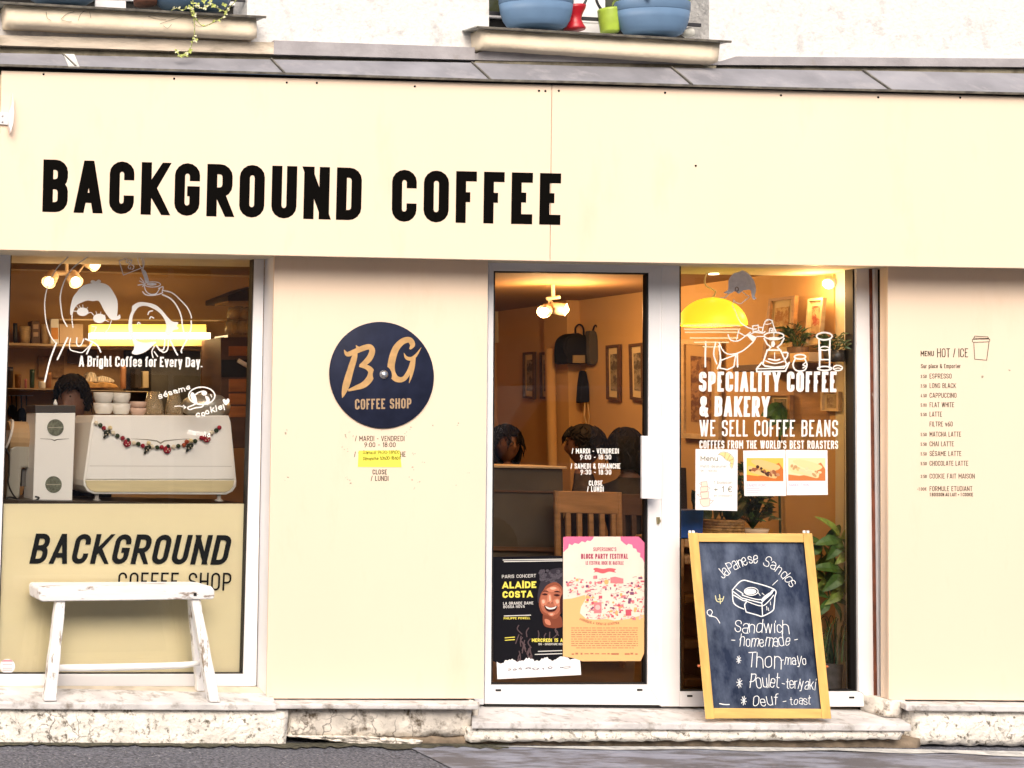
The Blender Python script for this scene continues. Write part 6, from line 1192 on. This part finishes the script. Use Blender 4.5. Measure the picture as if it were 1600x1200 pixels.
def plant(name, label, pot_c, r, h, potmat, mats, n, rr, hmin, hmax, sz, seed, wid=.3, up=.6, cat='plant', grp=None, stems=True):
    t = thing(name, label, cat, pot_c, grp); mb = MB(); c = Vector(pot_c); mb.lathe([(r * .8, 0), (r * .85, .004), (r, h), (r * .92, h), (r * .86, h * .9)], c, 22); mb.build('pot', potmat, t, smooth=True)
    mb = MB(); mb.lathe([(r * .88, h * .88), (r * .88, h * .9)], c, 18); mb.build('soil', SOIL, t)
    rnd = random.Random(seed); mb = MB(); ms = MB()
    for i in range(n):
        a = rnd.uniform(0, 6.28); q = rr * math.sqrt(rnd.random()); b = c + Vector((q * math.cos(a), q * math.sin(a), h + rnd.uniform(hmin, hmax))); d = Vector((math.cos(a) + rnd.uniform(-.4, .4), math.sin(a) + rnd.uniform(-.4, .4), rnd.uniform(-.3, 1) * up * 1.6)).normalized(); mb.mat(rnd.randrange(len(mats))).leaf(b, b + d * sz * rnd.uniform(.6, 1.25), sz * wid, (d.y, -d.x, .6), .25)
        if i % 4 == 0: ms.tube([c + Vector((0, 0, h * .9)), c.lerp(b, .55) + Vector((0, 0, .02)), b], .0025, 5)
    if ms.v: ms.build('stem', LEAF_D, t)
    mb.build('foliage', mats, t); return t
def shelfpt(px, py): p = PXW(px, py, XW - .11); return Vector((p.x, p.y, zs))
plant('potted_plant', 'dark spiky pot plant between the two leaning pictures', shelfpt(1247, 560), .05, .09, WOOD_D, [LEAF_D, LEAF_D], 60, .04, .01, .10, .07, 3, .18, .8); plant('potted_plant', 'small dark bushy plant on the shelf end by the reveal', shelfpt(1304, 556), .05, .06, BLACKP, [LEAF_D, LEAF_D], 70, .05, .0, .07, .05, 4, .3, .6)
item('card_box', 'pale card box on the shelf below the spiky plant', 'box', MB().box(XW - .215, XW - .14, PXW(1268, 560, XW - .2).y, PXW(1238, 560, XW - .2).y, zs + .001, zs + .05), M('card_tan', (.5, .32, .16), .8), bevel=.002)
o = item('wall_panel_board', 'brown wooden board fixed to the side wall below the shelf', 'board', MB().poly([PXW(x, y, XW - .004) for x, y in ((1240, 592), (1296, 588), (1296, 660), (1240, 662))]), WOOD)
# display ledge behind the chalkboard with basket, dish, blue box
zl = P(1150, 836, .4).z
dl = thing('display_table', 'low wooden display table hidden behind the chalkboard', 'table', (P(1150, 836, .5).x, .5, ZF)); xa, xb_ = P(1095, 836, .4).x, P(1215, 836, .4).x
MB().box(xa, xb_, .3, .72, zl - .03, zl).build('table_top', WOOD, dl, bevel=.003)
for x in (xa + .03, xb_ - .03):
    for y in (.33, .69): MB().box(x - .02, x + .02, y - .02, y + .02, ZF, zl - .03).build('leg', WOOD, dl)
wr = thing('wooden_rack', 'brown wooden rack with rounded openings beside the door mullion', 'rack', P(1080, 1075, .4)); mb = MB()
mb.pq(rect(1050, 842, 1070, 1090), .36, .3); mb.pq(rect(1110, 842, 1125, 1090), .36, .3)
for y in (842, 868, 930, 1000, 1060): mb.pq(rect(1070.2, y, 1109.8, y + 14), .362, .29)
mb.build('rack_frame', WOOD, wr, bevel=.01); pbox(1051, 843, 1124, 1089, .67, .01).build('back_board', WOOD_D, wr)
item('blue_box', 'bright blue plastic sheet box standing beside the door mullion', 'box', MB().pq([(1066, 797), (1100, 797), (1098, 841), (1063, 841)], .36, .12), M('vivid_blue', (.01, .085, .38), .35, var=.3, vscale=9), bevel=.004)
c = Vector((P(1126, 831, .45).x, .45, zl)); bk = thing('basket_plant', 'woven basket with broad dark leaves under the menu sheet', 'basket', c); mb = MB()
for k in range(5):
    z = .012 + k * .015; mb.tube([c + Vector(((.108 + .006 * math.sin(j * 3.14159 + k * 3.14)) * math.cos(j * 2 * math.pi / 36), (.108 + .006 * math.sin(j * 3.14159 + k * 3.14)) * .8 * math.sin(j * 2 * math.pi / 36), z)) for j in range(37)], .009, 6, cap=False)
mb.build('basket', M('wicker', (.30, .17, .06), .8, var=.5, vscale=45), bk, smooth=True); mb = MB(); rnd = random.Random(6)
for i in range(12): a = rnd.uniform(0, 6.28); b = c + Vector((.05 * math.cos(a), .04 * math.sin(a), .06)); mb.leaf(b, b + Vector((.09 * math.cos(a), .07 * math.sin(a), rnd.uniform(.08, .2))), .06, (math.sin(a), -math.cos(a), .5), .2)
mb.build('foliage', LEAF_D, bk)
c = Vector((P(1176, 832, .45).x, .45, zl)); plant('potted_plant', 'olive leaved shrub in a pale dish on the display table', c, .075, .035, M('pale_dish', (.62, .48, .34), .6), [LEAF, LEAF_D, M('leaf_olive', (.12, .11, .03), .6, var=.4, vscale=30)], 230, .085, .03, .33, .05, 7, .35, .6)
# money tree
mt_c = Vector((P(1290, 1075, .45).x - .02, .5, ZF)); mt = thing('money_tree', 'money tree with broad palmate leaves beside the window reveal', 'plant', mt_c); mb = MB(); mb.lathe([(.075, 0), (.08, .01), (.10, .17), (.092, .17), (.09, .15)], mt_c + Vector((-.04, 0, 0)), 24); mb.build('pot', M('white_pot', (.62, .60, .56), .5), mt, smooth=True)
zt_ = P(1285, 900, .5).z; base = mt_c + Vector((-.04, 0, .15)); crown = Vector((P(1283, 880, .5).x, .5, P(1283, 880, .5).z)); mb = MB(); mb.tube([base, base.lerp(crown, .4) + Vector((.012, 0, 0)), base.lerp(crown, .75), crown], [.016, .013, .011, .008], 8); mb.build('trunk', M('trunk_brown', (.16, .10, .05), .8, var=.3, vscale=20), mt, smooth=True)
mb = MB(); ms = MB(); rnd = random.Random(12)
for (px, py, Y, n, L) in ((1314, 842, .25, 6, .17), (1285, 850, .30, 5, .15), (1318, 893, .25, 5, .18), (1290, 905, .32, 5, .14), (1298, 868, .5, 5, .16), (1325, 862, .24, 5, .12), (1276, 890, .4, 5, .13), (1296, 935, .28, 5, .13), (1318, 925, .26, 5, .12)):
    hub = P(px, py, Y); ms.tube([crown, crown.lerp(hub, .6) + Vector((0, 0, .03)), hub], .0035, 6)
    for k in range(n):
        a = 2 * math.pi * k / n + rnd.uniform(-.2, .2); d = Vector((math.cos(a), .08 * math.sin(a), math.sin(a) * .75 - .25)).normalized(); mb.mat(rnd.randrange(3)).leaf(hub, hub + d * L * rnd.uniform(.8, 1.1), L * .34, (.25, -.8, .55), .12)
ms.build('stem', LEAF, mt, smooth=True); mb.build('foliage', [LEAF, LEAF_L, LEAF], mt)
g_c = Vector((P(1308, 1078, .36).x, .38, ZF)); gp_ = thing('grass_plant', 'grassy arching plant in a grey pot on the floor by the window', 'plant', g_c); mb = MB(); mb.lathe([(.07, 0), (.075, .01), (.088, .2), (.08, .2), (.078, .18)], g_c, 24); mb.build('pot', M('grey_stone_pot', (.20, .19, .19), .7, var=.25, vscale=30), gp_, smooth=True); mb = MB(); rnd = random.Random(3)
for i in range(70):
    a = rnd.uniform(0, 6.28); L = rnd.uniform(.18, .42); b = g_c + Vector((.04 * math.cos(a), .04 * math.sin(a), .19)); d = Vector((math.cos(a), math.sin(a) * .7, 0)); ps = [b, b + d * L * .3 + Vector((0, 0, L * .6)), b + d * L * .75 + Vector((0, 0, L * .55)), b + d * L + Vector((0, 0, L * .1))]; w = Vector((-d.y, d.x, .3)) * .0022; ps = smooth_pts([tuple(p) for p in ps], 4); ps = [Vector((min(p[0], XW - .006), max(p[1], .2), p[2])) for p in ps]; mb.mat(i % 2)
    for p, q in zip(ps, ps[1:]): mb.quad(p - w, p + w, q + w, q - w)
mb.build('foliage', [LEAF, LEAF_D], gp_)
# round backed chair, cushions
ch = thing('lounge_chair', 'round backed dark lounge chair behind the sandwich photo sheets', 'chair', (P(1240, 840, 1.0).x, 1.0, ZF)); c = P(1240, 815, .95); mb = MB(); q = smooth_pts([(1190, 800), (1200, 778), (1240, 768), (1280, 778), (1294, 815), (1290, 850), (1240, 858), (1195, 850)], 4, True); mb.pq(q, .95, .07); mb.build('backrest', M('dark_brown_leather', (.03, .018, .012), .5), ch, bevel=.02, seg=3); mb = MB(); mb.box(c.x - .22, c.x + .22, .98, 1.4, ZF + .40, ZF + .47); mb.build('seat', M('dark_brown_leather', (.03, .018, .012)), ch, bevel=.02)
for sx in (-.19, .19):
    for yy in (1.0, 1.36): MB().tube([(c.x + sx, yy, ZF), (c.x + sx * .9, yy, ZF + .4)], .014, 8).build('leg', WOOD_D, ch)
item('cushion_stack', 'dark folded cushions piled beside the grey grass pot', 'cushions', MB().pq([(1282, 918), (1320, 918), (1320, 985), (1282, 985)], .75, .3), CLOTH_G, bevel=.02)
o = item('sideboard', 'black low sideboard against the side wall behind the menu sheet', 'sideboard', MB().box(P(1060, 700, 1.5).x - .1, P(1092, 700, 1.5).x, 1.5, 1.9, ZF, P(1080, 731, 1.5).z), BLACKP, bevel=.005)
# hanging leaf plant
hp = thing('hanging_plant', 'big leafed green plant behind the word bakery', 'plant', P(1220, 660, .7)); mb = MB(); c = P(1222, 628, .7); rnd = random.Random(9)
for k in range(9): a = k * .7; mb.leaf(c + Vector((0, 0, -.01)), c + Vector((.12 * math.cos(a), .05 * math.sin(a), -.10 - .05 * rnd.random() + .06 * math.sin(a))), .07, (.2, -.9, .3), .15)
mb.build('foliage', LEAF, hp); mb = MB(); mb.tube([c, c + Vector((.01, .05, -.3)), Vector((c.x, c.y + .05, ZF + .25))], .006, 6); mb.build('stem', LEAF_D, hp); mb = MB(); mb.lathe([(.08, 0), (.11, .25), (.1, .25)], Vector((c.x, c.y + .05, ZF)), 20); mb.build('pot', BLACKP, hp, smooth=True)

# ---------------- seen through the door
lc = thing('reflection_low_block', 'low block with pale top rail standing in for a street reflection in the door glass', 'counter', P(820, 870, 1.5)); a, b = P(755, 726, 1.5), P(886, 733, 1.5); MB().box(a.x, b.x, 1.5, 1.9, b.z, a.z).build('top_rail', WOOD_P, lc, bevel=.004); MB().box(a.x + .01, b.x - .01, 1.53, 1.88, ZF, b.z).build('body', M('grey_brown_panel', (.085, .07, .05), .35, var=.3, vscale=3), lc)  # solid block shaped after a vehicle reflection in the door glass
mb = MB(); z = P(820, 768, 1.5).z; mb.box(a.x + .01, b.x - .01, 1.515, 1.53, z - .006, z + .006); z = P(820, 858, 1.5).z; mb.box(a.x + .01, b.x - .01, 1.505, 1.53, z - .012, z + .012); mb.build('trim', WOOD_D, lc)
for i, (x, Y, nm) in enumerate(((918, 1.35, 'slatted wooden chair seen through the door above the festival poster'), (985, 1.6, 'dark wooden chair at the door glass edge by the handle'))):
    c0 = P(x, 770, Y); t = thing('wooden_chair', nm, 'chair', (c0.x, Y, ZF)); w = .19; zt2 = P(x, 768 + 4 * i, Y).z; wm = WOOD if i == 0 else WOOD_D
    for sx in (-w, w): MB().tube([(c0.x + sx, Y, ZF), (c0.x + sx, Y, zt2)], .018, 8).build('leg', wm, t)
    for sx in (-w, w): MB().tube([(c0.x + sx, Y + .38, ZF), (c0.x + sx, Y + .38, ZF + .43)], .018, 8).build('leg', wm, t)
    MB().box(c0.x - w, c0.x + w, Y - .01, Y + .4, ZF + .43, ZF + .46).build('seat', wm, t, bevel=.006); mb = MB(); mb.box(c0.x - w, c0.x + w, Y - .012, Y + .012, zt2 - .13, zt2); 
    for k in range(5): xx = c0.x - w + .05 + k * .07; mb.box(xx, xx + .03, Y - .008, Y + .008, ZF + .46, zt2 - .13)
    mb.build('backrest', wm, t, bevel=.004)
ck_ = thing('hanging_bag', 'black backpack hanging from a hook on the pale pipe', 'bag', P(905, 565, 2.38)); mb = MB(); mb.pq(smooth_pts([(885, 560), (886, 535), (893, 524), (905, 520), (916, 526), (932, 523), (934, 560), (925, 567), (900, 567), (888, 568)], 3, True), 2.34, .14); mb.build('bag_body', CLOTH_D, ck_, bevel=.02, seg=3); mb = MB(); mb.tube([P(x, y, 2.38) for x, y in smooth_pts([(900, 524), (899, 513), (905, 507), (911, 512), (912, 524)], 5)], .006, 6); mb.build('strap', CLOTH_D, ck_); mb = MB(); mb.pq(rect(896, 555, 914, 567), 2.325, .01); mb.build('pocket', M('khaki', (.25, .19, .11), .8), ck_); mb = MB(); mb.pq(smooth_pts([(921, 522), (924, 517), (932, 519), (935, 540), (934, 566), (922, 566)], 3, True), 2.31, .05); mb.build('side_pouch', M('grey_cloth', (.06, .055, .05), .9), ck_, bevel=.012); mb = MB(); mb.tube([P(x, y, 2.32) for x, y in smooth_pts([(888, 560), (881, 545), (884, 530), (892, 524)], 5)], .008, 6); mb.tube([P(x, y, 2.32) for x, y in smooth_pts([(926, 517), (930, 508), (934, 515), (933, 530)], 5)], .005, 6); mb.build('strap', CLOTH_D, ck_)
cl = thing('hanging_cloth', 'dark apron hanging below the backpack on the pipe', 'apron', P(914, 630, 2.38)); mb = MB(); mb.pq([(911, 579), (917, 579), (921, 600), (922, 628), (906, 630), (908, 600)], 2.38, .05); mb.build('apron', CLOTH_D, cl, bevel=.01); mb = MB(); mb.tube([P(x, y, 2.4) for x, y in ((914, 628), (913, 650), (918, 668))], .005, 6); mb.tube([P(x, y, 2.4) for x, y in ((918, 628), (921, 650), (919, 670))], .004, 6); mb.build('string', WOOD_P, cl)
mb = MB(); x = P(918, 560, 2.5).x; mb.box(x - .14, x + .14, 2.5, 2.76, ZF, ZC); item('reflection_block', 'pale upright block standing in for a reflection band behind the hanging backpack', 'reflection_block', mb, PLASTER)  # upright block built in place of a pale reflection band on the glass
mb = MB(); a = P(861, 600, 2.6); mb.tube([(a.x, 2.6, ZF), (a.x, 2.6, P(861, 545, 2.6).z)], .03, 10); item('pipe', 'pale vertical pipe between framed pictures', 'pipe', mb, PLASTER, smooth=True)
mb = MB(); mb.pq([(774, 480), (820, 483), (820, 528), (774, 536)], YBK - .03, .02); item('white_sheet', 'short white sheet on the rear wall behind the door glass', 'white_sheet', mb, M('sheet_white', (.62, .55, .42), .8), bevel=.003)  # plain white sheet on the rear wall

# ---------------- people
def person(label, head_px, Y, face, hairlen, cloth, lean=0.0, glasses=False, group=None, standing=False):
    """seated or standing figure whose head centre shows at head_px on plane Y; face = heading of the face (0 = +Y away, 180 = to the street)"""
    hc = P(*head_px, Y); t = thing('person', label, 'person', (hc.x, hc.y, ZF), group); s = 1.0
    up = lambda x, y, z: Vector((x, y, z))
    H = hc.z - ZF   # head centre height
    pel = H - .72 if not standing else H - .76
    pts = {'pel': (0, 0, pel), 'sp': (0, .02, pel + .18), 'ch': (0, .03, pel + .38), 'nk': (0, .02, pel + .53), 'hd': (0, .04, pel + .60)}
    for sd in (-1, 1):
        n = 'lr'[sd > 0]
        pts.update({n + 'sh': (sd * .18, .01, pel + .44), n + 'el': (sd * .23, .10, pel + .18), n + 'wr': (sd * .12, .30, pel + .14), n + 'hand': (sd * .10, .38, pel + .14), n + 'hip': (sd * .09, .02, pel - .04)})
        if standing: pts.update({n + 'kn': (sd * .1, .02, pel * .5), n + 'an': (sd * .1, 0, .07), n + 'ft': (sd * .11, .16, .04)})
        else: pts.update({n + 'kn': (sd * .11, .42, pel - .02), n + 'an': (sd * .11, .42, .08), n + 'ft': (sd * .12, .56, .04)})
        for f in range(5):
            fx = sd * (.10 + (f - 2) * .018); ln = (.055, .075, .082, .076, .06)[f]
            if f == (0 if sd > 0 else 4): pts.update({n + 'f%da' % f: (fx - sd * .012, .385, pel + .135), n + 'f%db' % f: (fx - sd * .03, .42, pel + .125)})
            else: pts.update({n + 'f%da' % f: (fx, .41 + ln * .45, pel + .14), n + 'f%db' % f: (fx, .41 + ln, pel + .12)})
    ed = [('pel', 'sp'), ('sp', 'ch'), ('ch', 'nk'), ('nk', 'hd')]; rad = {'pel': .13, 'sp': .12, 'ch': .135, 'nk': .055, 'hd': .055}
    for n in 'lr':
        ed += [('ch', n + 'sh'), (n + 'sh', n + 'el'), (n + 'el', n + 'wr'), (n + 'wr', n + 'hand'), ('pel', n + 'hip'), (n + 'hip', n + 'kn'), (n + 'kn', n + 'an'), (n + 'an', n + 'ft')]
        rad.update({n + 'sh': .06, n + 'el': .043, n + 'wr': .028, n + 'hand': .034, n + 'hip': .085, n + 'kn': .058, n + 'an': .042, n + 'ft': .036})
        for f in range(5): ed += [(n + 'hand', n + 'f%da' % f), (n + 'f%da' % f, n + 'f%db' % f)]; rad.update({n + 'f%da' % f: .0095, n + 'f%db' % f: .008})
    names = list(pts); me = bpy.data.meshes.new('tmp'); me.from_pydata([pts[n] for n in names], [(names.index(a), names.index(b)) for a, b in ed], [])
    o = bpy.data.objects.new('tmp', me); COL.objects.link(o); o.modifiers.new('sk', 'SKIN'); o.modifiers.new('ss', 'SUBSURF').levels = 1
    if not me.skin_vertices: 
        bpy.context.view_layer.objects.active = o
        bm = bmesh.new(); bm.from_mesh(me); bm.verts.layers.skin.verify(); bm.to_mesh(me); bm.free()
    for i, n in enumerate(names): me.skin_vertices[0].data[i].radius = (rad[n], rad[n]); me.skin_vertices[0].data[i].use_root = (n == 'pel')
    dg = bpy.context.evaluated_depsgraph_get(); m2 = bpy.data.meshes.new_from_object(o.evaluated_get(dg)); bm = bmesh.new(); bm.from_mesh(m2)
    hz = pel + .72; bm2 = bmesh.new(); bmesh.ops.create_uvsphere(bm2, u_segments=28, v_segments=20, radius=1)
    fa = math.radians(face)
    for v in bm2.verts:
        x, y, z = v.co; jaw = 1 - .32 * max(0, -z) ** 1.3; fx = x * .077 * jaw; fy = y * .098 * (1 - .12 * max(0, -z)); fz = z * .125
        if y > .3:
            nose = math.exp(-((x / .16) ** 2)) * math.exp(-(((z + .18) / .20) ** 2)); fy += .020 * nose
            for ex in (-.36, .36): fy -= .010 * math.exp(-(((x - ex) / .17) ** 2)) * math.exp(-(((z - .06) / .12) ** 2))
            fy += .006 * math.exp(-((x / .25) ** 2)) * math.exp(-(((z + .52) / .07) ** 2)) - .005 * math.exp(-((x / .25) ** 2)) * math.exp(-(((z + .44) / .03) ** 2)); fy += .006 * math.exp(-((x / .3) ** 2)) * math.exp(-(((z + .8) / .12) ** 2))
        if abs(x) > .9 and abs(z) < .28 and abs(y) < .3: fx *= 1.12
        hx, hy = fx * math.cos(fa) - fy * math.sin(fa) * 1, fx * math.sin(fa) + fy * math.cos(fa); v.co = (hx, hy + .04, fz + hz)
    tmp = bpy.data.meshes.new('tmp2'); bm2.to_mesh(tmp); bm.from_mesh(tmp); bm.to_mesh(m2); bm.free(); bm2.free()
    ob = bpy.data.objects.new('body_tmp', m2); COL.objects.link(ob); rm = ob.modifiers.new('rm', 'REMESH'); rm.mode = 'VOXEL'; rm.voxel_size = .009; rm.use_smooth_shade = True
    dg = bpy.context.evaluated_depsgraph_get(); m3 = bpy.data.meshes.new_from_object(ob.evaluated_get(dg)); m3.name = 'body'
    bpy.data.objects.remove(o); bpy.data.objects.remove(ob)
    ba = math.radians(face if abs(face) < 181 else 0); R = Matrix.Rotation(0, 4, 'Z')
    m3.materials.clear(); m3.materials.append(cloth); m3.materials.append(SKIN); body = fa
    for p in m3.polygons:
        c = p.center; p.material_index = 1 if (c.z > pel + .545 or (c.y > .31 and abs(c.z - pel - .14) < .06 and not (not standing and c.z < pel + .05))) else 0; p.use_smooth = True
    # turn the whole figure to the heading of the face
    Rm = Matrix.Rotation(fa, 4, 'Z'); head_only = Matrix.Rotation(-fa, 4, 'Z')
    for v in m3.vertices:
        if v.co.z <= pel + .57: v.co = (Rm @ Vector((v.co.x, v.co.y, v.co.z)))
    b = bpy.data.objects.new('body', m3); COL.objects.link(b); b.parent = t; b.location = (0, -.04, 0)
    # hair: cap over crown and back of the head, with length
    mb = MB(); bmh = bmesh.new(); bmesh.ops.create_uvsphere(bmh, u_segments=32, v_segments=22, radius=1); rnd = random.Random(int(head_px[0]))
    vs = []; keep = {}
    for f in bmh.faces:
        c = f.calc_center_median()
        if (c.z > .42 and c.y > .0) or (c.y <= .45 and c.z > .05) or (c.y <= .22 and c.z > -hairlen): 
            ids = []
            for v in f.verts:
                if v.index not in keep:
                    x, y, z = v.co; k = 1 + .05 * math.sin(9 * x + 5 * z) + rnd.uniform(-.02, .02); zz = z * .143 if z > 0 else z * .143 * (1 + .6 * hairlen); w = 1 + (.12 if z < -.1 else 0); fx, fy = x * .094 * k * w, y * .116 * k - .004
                    keep[v.index] = len(vs); vs.append(Vector((hc.x, hc.y - .0, hc.z)) + Vector((fx * math.cos(fa) - fy * math.sin(fa), fx * math.sin(fa) + fy * math.cos(fa), zz)))
                ids.append(keep[v.index])
            mb.f.append(ids); mb.m.append(0)
    mb.v = vs; bmh.free(); h_ = mb.build('hair', HAIR, t, smooth=True); sd_ = h_.modifiers.new('s', 'SOLIDIFY'); sd_.thickness = .014; sd_.offset = -1
    mb = MB()
    for k in range(150):
        a = rnd.uniform(0, 6.28); z0 = rnd.uniform(-.1, .95); l = rnd.uniform(.25, .6) * (.6 + hairlen); q = []
        if math.sin(a) > .35 and z0 < .45: continue
        for u in range(6):
            zz = z0 - l * u / 5; rr = math.sqrt(max(.05, 1 - min(1, zz * zz))) if zz > 0 else 1.0; k2 = 1.03 + .06 * rnd.random() + (.10 * u / 5 if zz < 0 else 0); aa = a + .12 * math.sin(u + k); x, y = rr * .096 * k2 * math.cos(aa), rr * .119 * k2 * math.sin(aa) - .004
            q.append(hc + Vector((x * math.cos(fa) - y * math.sin(fa), x * math.sin(fa) + y * math.cos(fa), zz * .145)))
        mb.tube(q, [.004, .005, .005, .004, .003, .001], 4)
    mb.build('hair_strand', HAIR, t, smooth=True)['kind'] = 'stuff'
    fwd = Vector((-math.sin(fa), math.cos(fa), 0)); rt = Vector((math.cos(fa), math.sin(fa), 0))
    if glasses:
        mb = MB()
        for sx in (-1, 1): mb.tube([hc + fwd * .102 + rt * (sx * .032 + .022 * math.cos(a)) + Vector((0, 0, .008 + .015 * math.sin(a))) for a in [i * 2 * math.pi / 16 for i in range(17)]], .0025, 6, cap=False)
        mb.build('glasses', BLACKP, t)
    mb = MB()
    for sx in (-1, 1): mb.ball(hc + fwd * .083 + rt * sx * .029 + Vector((0, 0, .008)), .006, 10)
    mb.build('eyes', M('eye_dark', (.02, .015, .012), .2), t, smooth=True)
    return t
person('barista with dark bunned hair bending behind the grinder and cups', (112, 622), 1.0, 140, .35, CLOTH_D, standing=True)
person('seated person with glasses and black top facing the street over the low block', (791, 694), 2.6, 180, .75, CLOTH_D, glasses=True)
person('person with short dark hair seated behind the opening hours on the door', (912, 697), 1.75, 50, .3, CLOTH_G)
person('person with dark hair seated close to the door handle', (978, 702), 1.75, -20, .6, CLOTH_G)

# ---------------- across the street: unseen building and van added for the glass to reflect
YO = -15.0
ob = thing('added_building', 'unseen pale stone building with tall windows added opposite for the glass to reflect', 'building', (12, YO - 2, ground(12, YO))); z0 = ground(12, YO) - .05
MB().box(-14, 44, YO - 6, YO, z0, 6.6).build('wall', M('opposite_stone', (.74, .70, .64), .9, var=.15, vscale=.6), ob)
MB().box(-14.1, 44.1, YO, YO + .12, 3.35, 3.6).build('string_course', M('opposite_trim', (.55, .50, .44), .9), ob)
for k in range(18):
    x = -12.5 + k * 3.1
    for zb, zt3 in ((z0 + .4, z0 + 2.7), (4.0, 6.0)):
        f = MB(); f.box(x, x + .09, YO, YO + .06, zb, zt3); f.box(x + 1.41, x + 1.5, YO, YO + .06, zb, zt3); f.box(x + .09, x + 1.41, YO, YO + .06, zt3 - .09, zt3); f.box(x + .09, x + 1.41, YO, YO + .06, zb, zb + .09); f.box(x + .71, x + .79, YO, YO + .055, zb + .09, zt3 - .09); w_ = f.build('window', M('opposite_frame', (.75, .73, .70), .6), ob)
        MB().box(x + .09, x + 1.41, YO + .005, YO + .02, zb + .09, zt3 - .09).build('pane', M('opposite_pane', (.02, .024, .028), .1), w_)
van = thing('added_van', 'unseen white delivery van added at the opposite kerb for the glass to reflect', 'van', (7.5, -10.6, ground(7.5, -10.6))); gz = ground(7.5, -10.6)  # van added out of view only for its reflection
mb = MB(); prof = [(4.9, gz + .35), (10.0, gz + .35), (10.0, gz + 2.15), (9.85, gz + 2.3), (6.4, gz + 2.3), (5.75, gz + 1.35), (4.95, gz + 1.1)]; mb.prism([(x, -9.7, z) for x, z in prof], (0, -1.8, 0)); mb.build('body', M('van_white', (.72, .72, .72), .3), van, bevel=.08, seg=3)
mb = MB(); mb.prism([(x, -9.69, z) for x, z in ((5.95, gz + 1.35), (7.1, gz + 1.35), (7.1, gz + 2.1), (6.5, gz + 2.1))], (0, -.03, 0)); mb.build('side_window', BLACKP, van)
for x in (5.8, 9.1): w_ = MB().lathe([(.2, -.1), (.34, -.1), (.34, .1), (.2, .1)], (x, -9.75, gz + .34), 24, axis='y').build('wheel', GASKET, van, smooth=False); MB().lathe([(.19, -.08), (.19, .105), (.05, .11)], (x, -9.75, gz + .34), 20, axis='y').build('rim', STEEL, w_)
struct('road', MB().quad(*[(x, y, ground(x, y) + .004) for x, y in ((-40, -12.5), (40, -12.5), (40, -4.2), (-40, -4.2))]), M('road_asphalt', (.055, .054, .056), .85, var=.4, vscale=60))
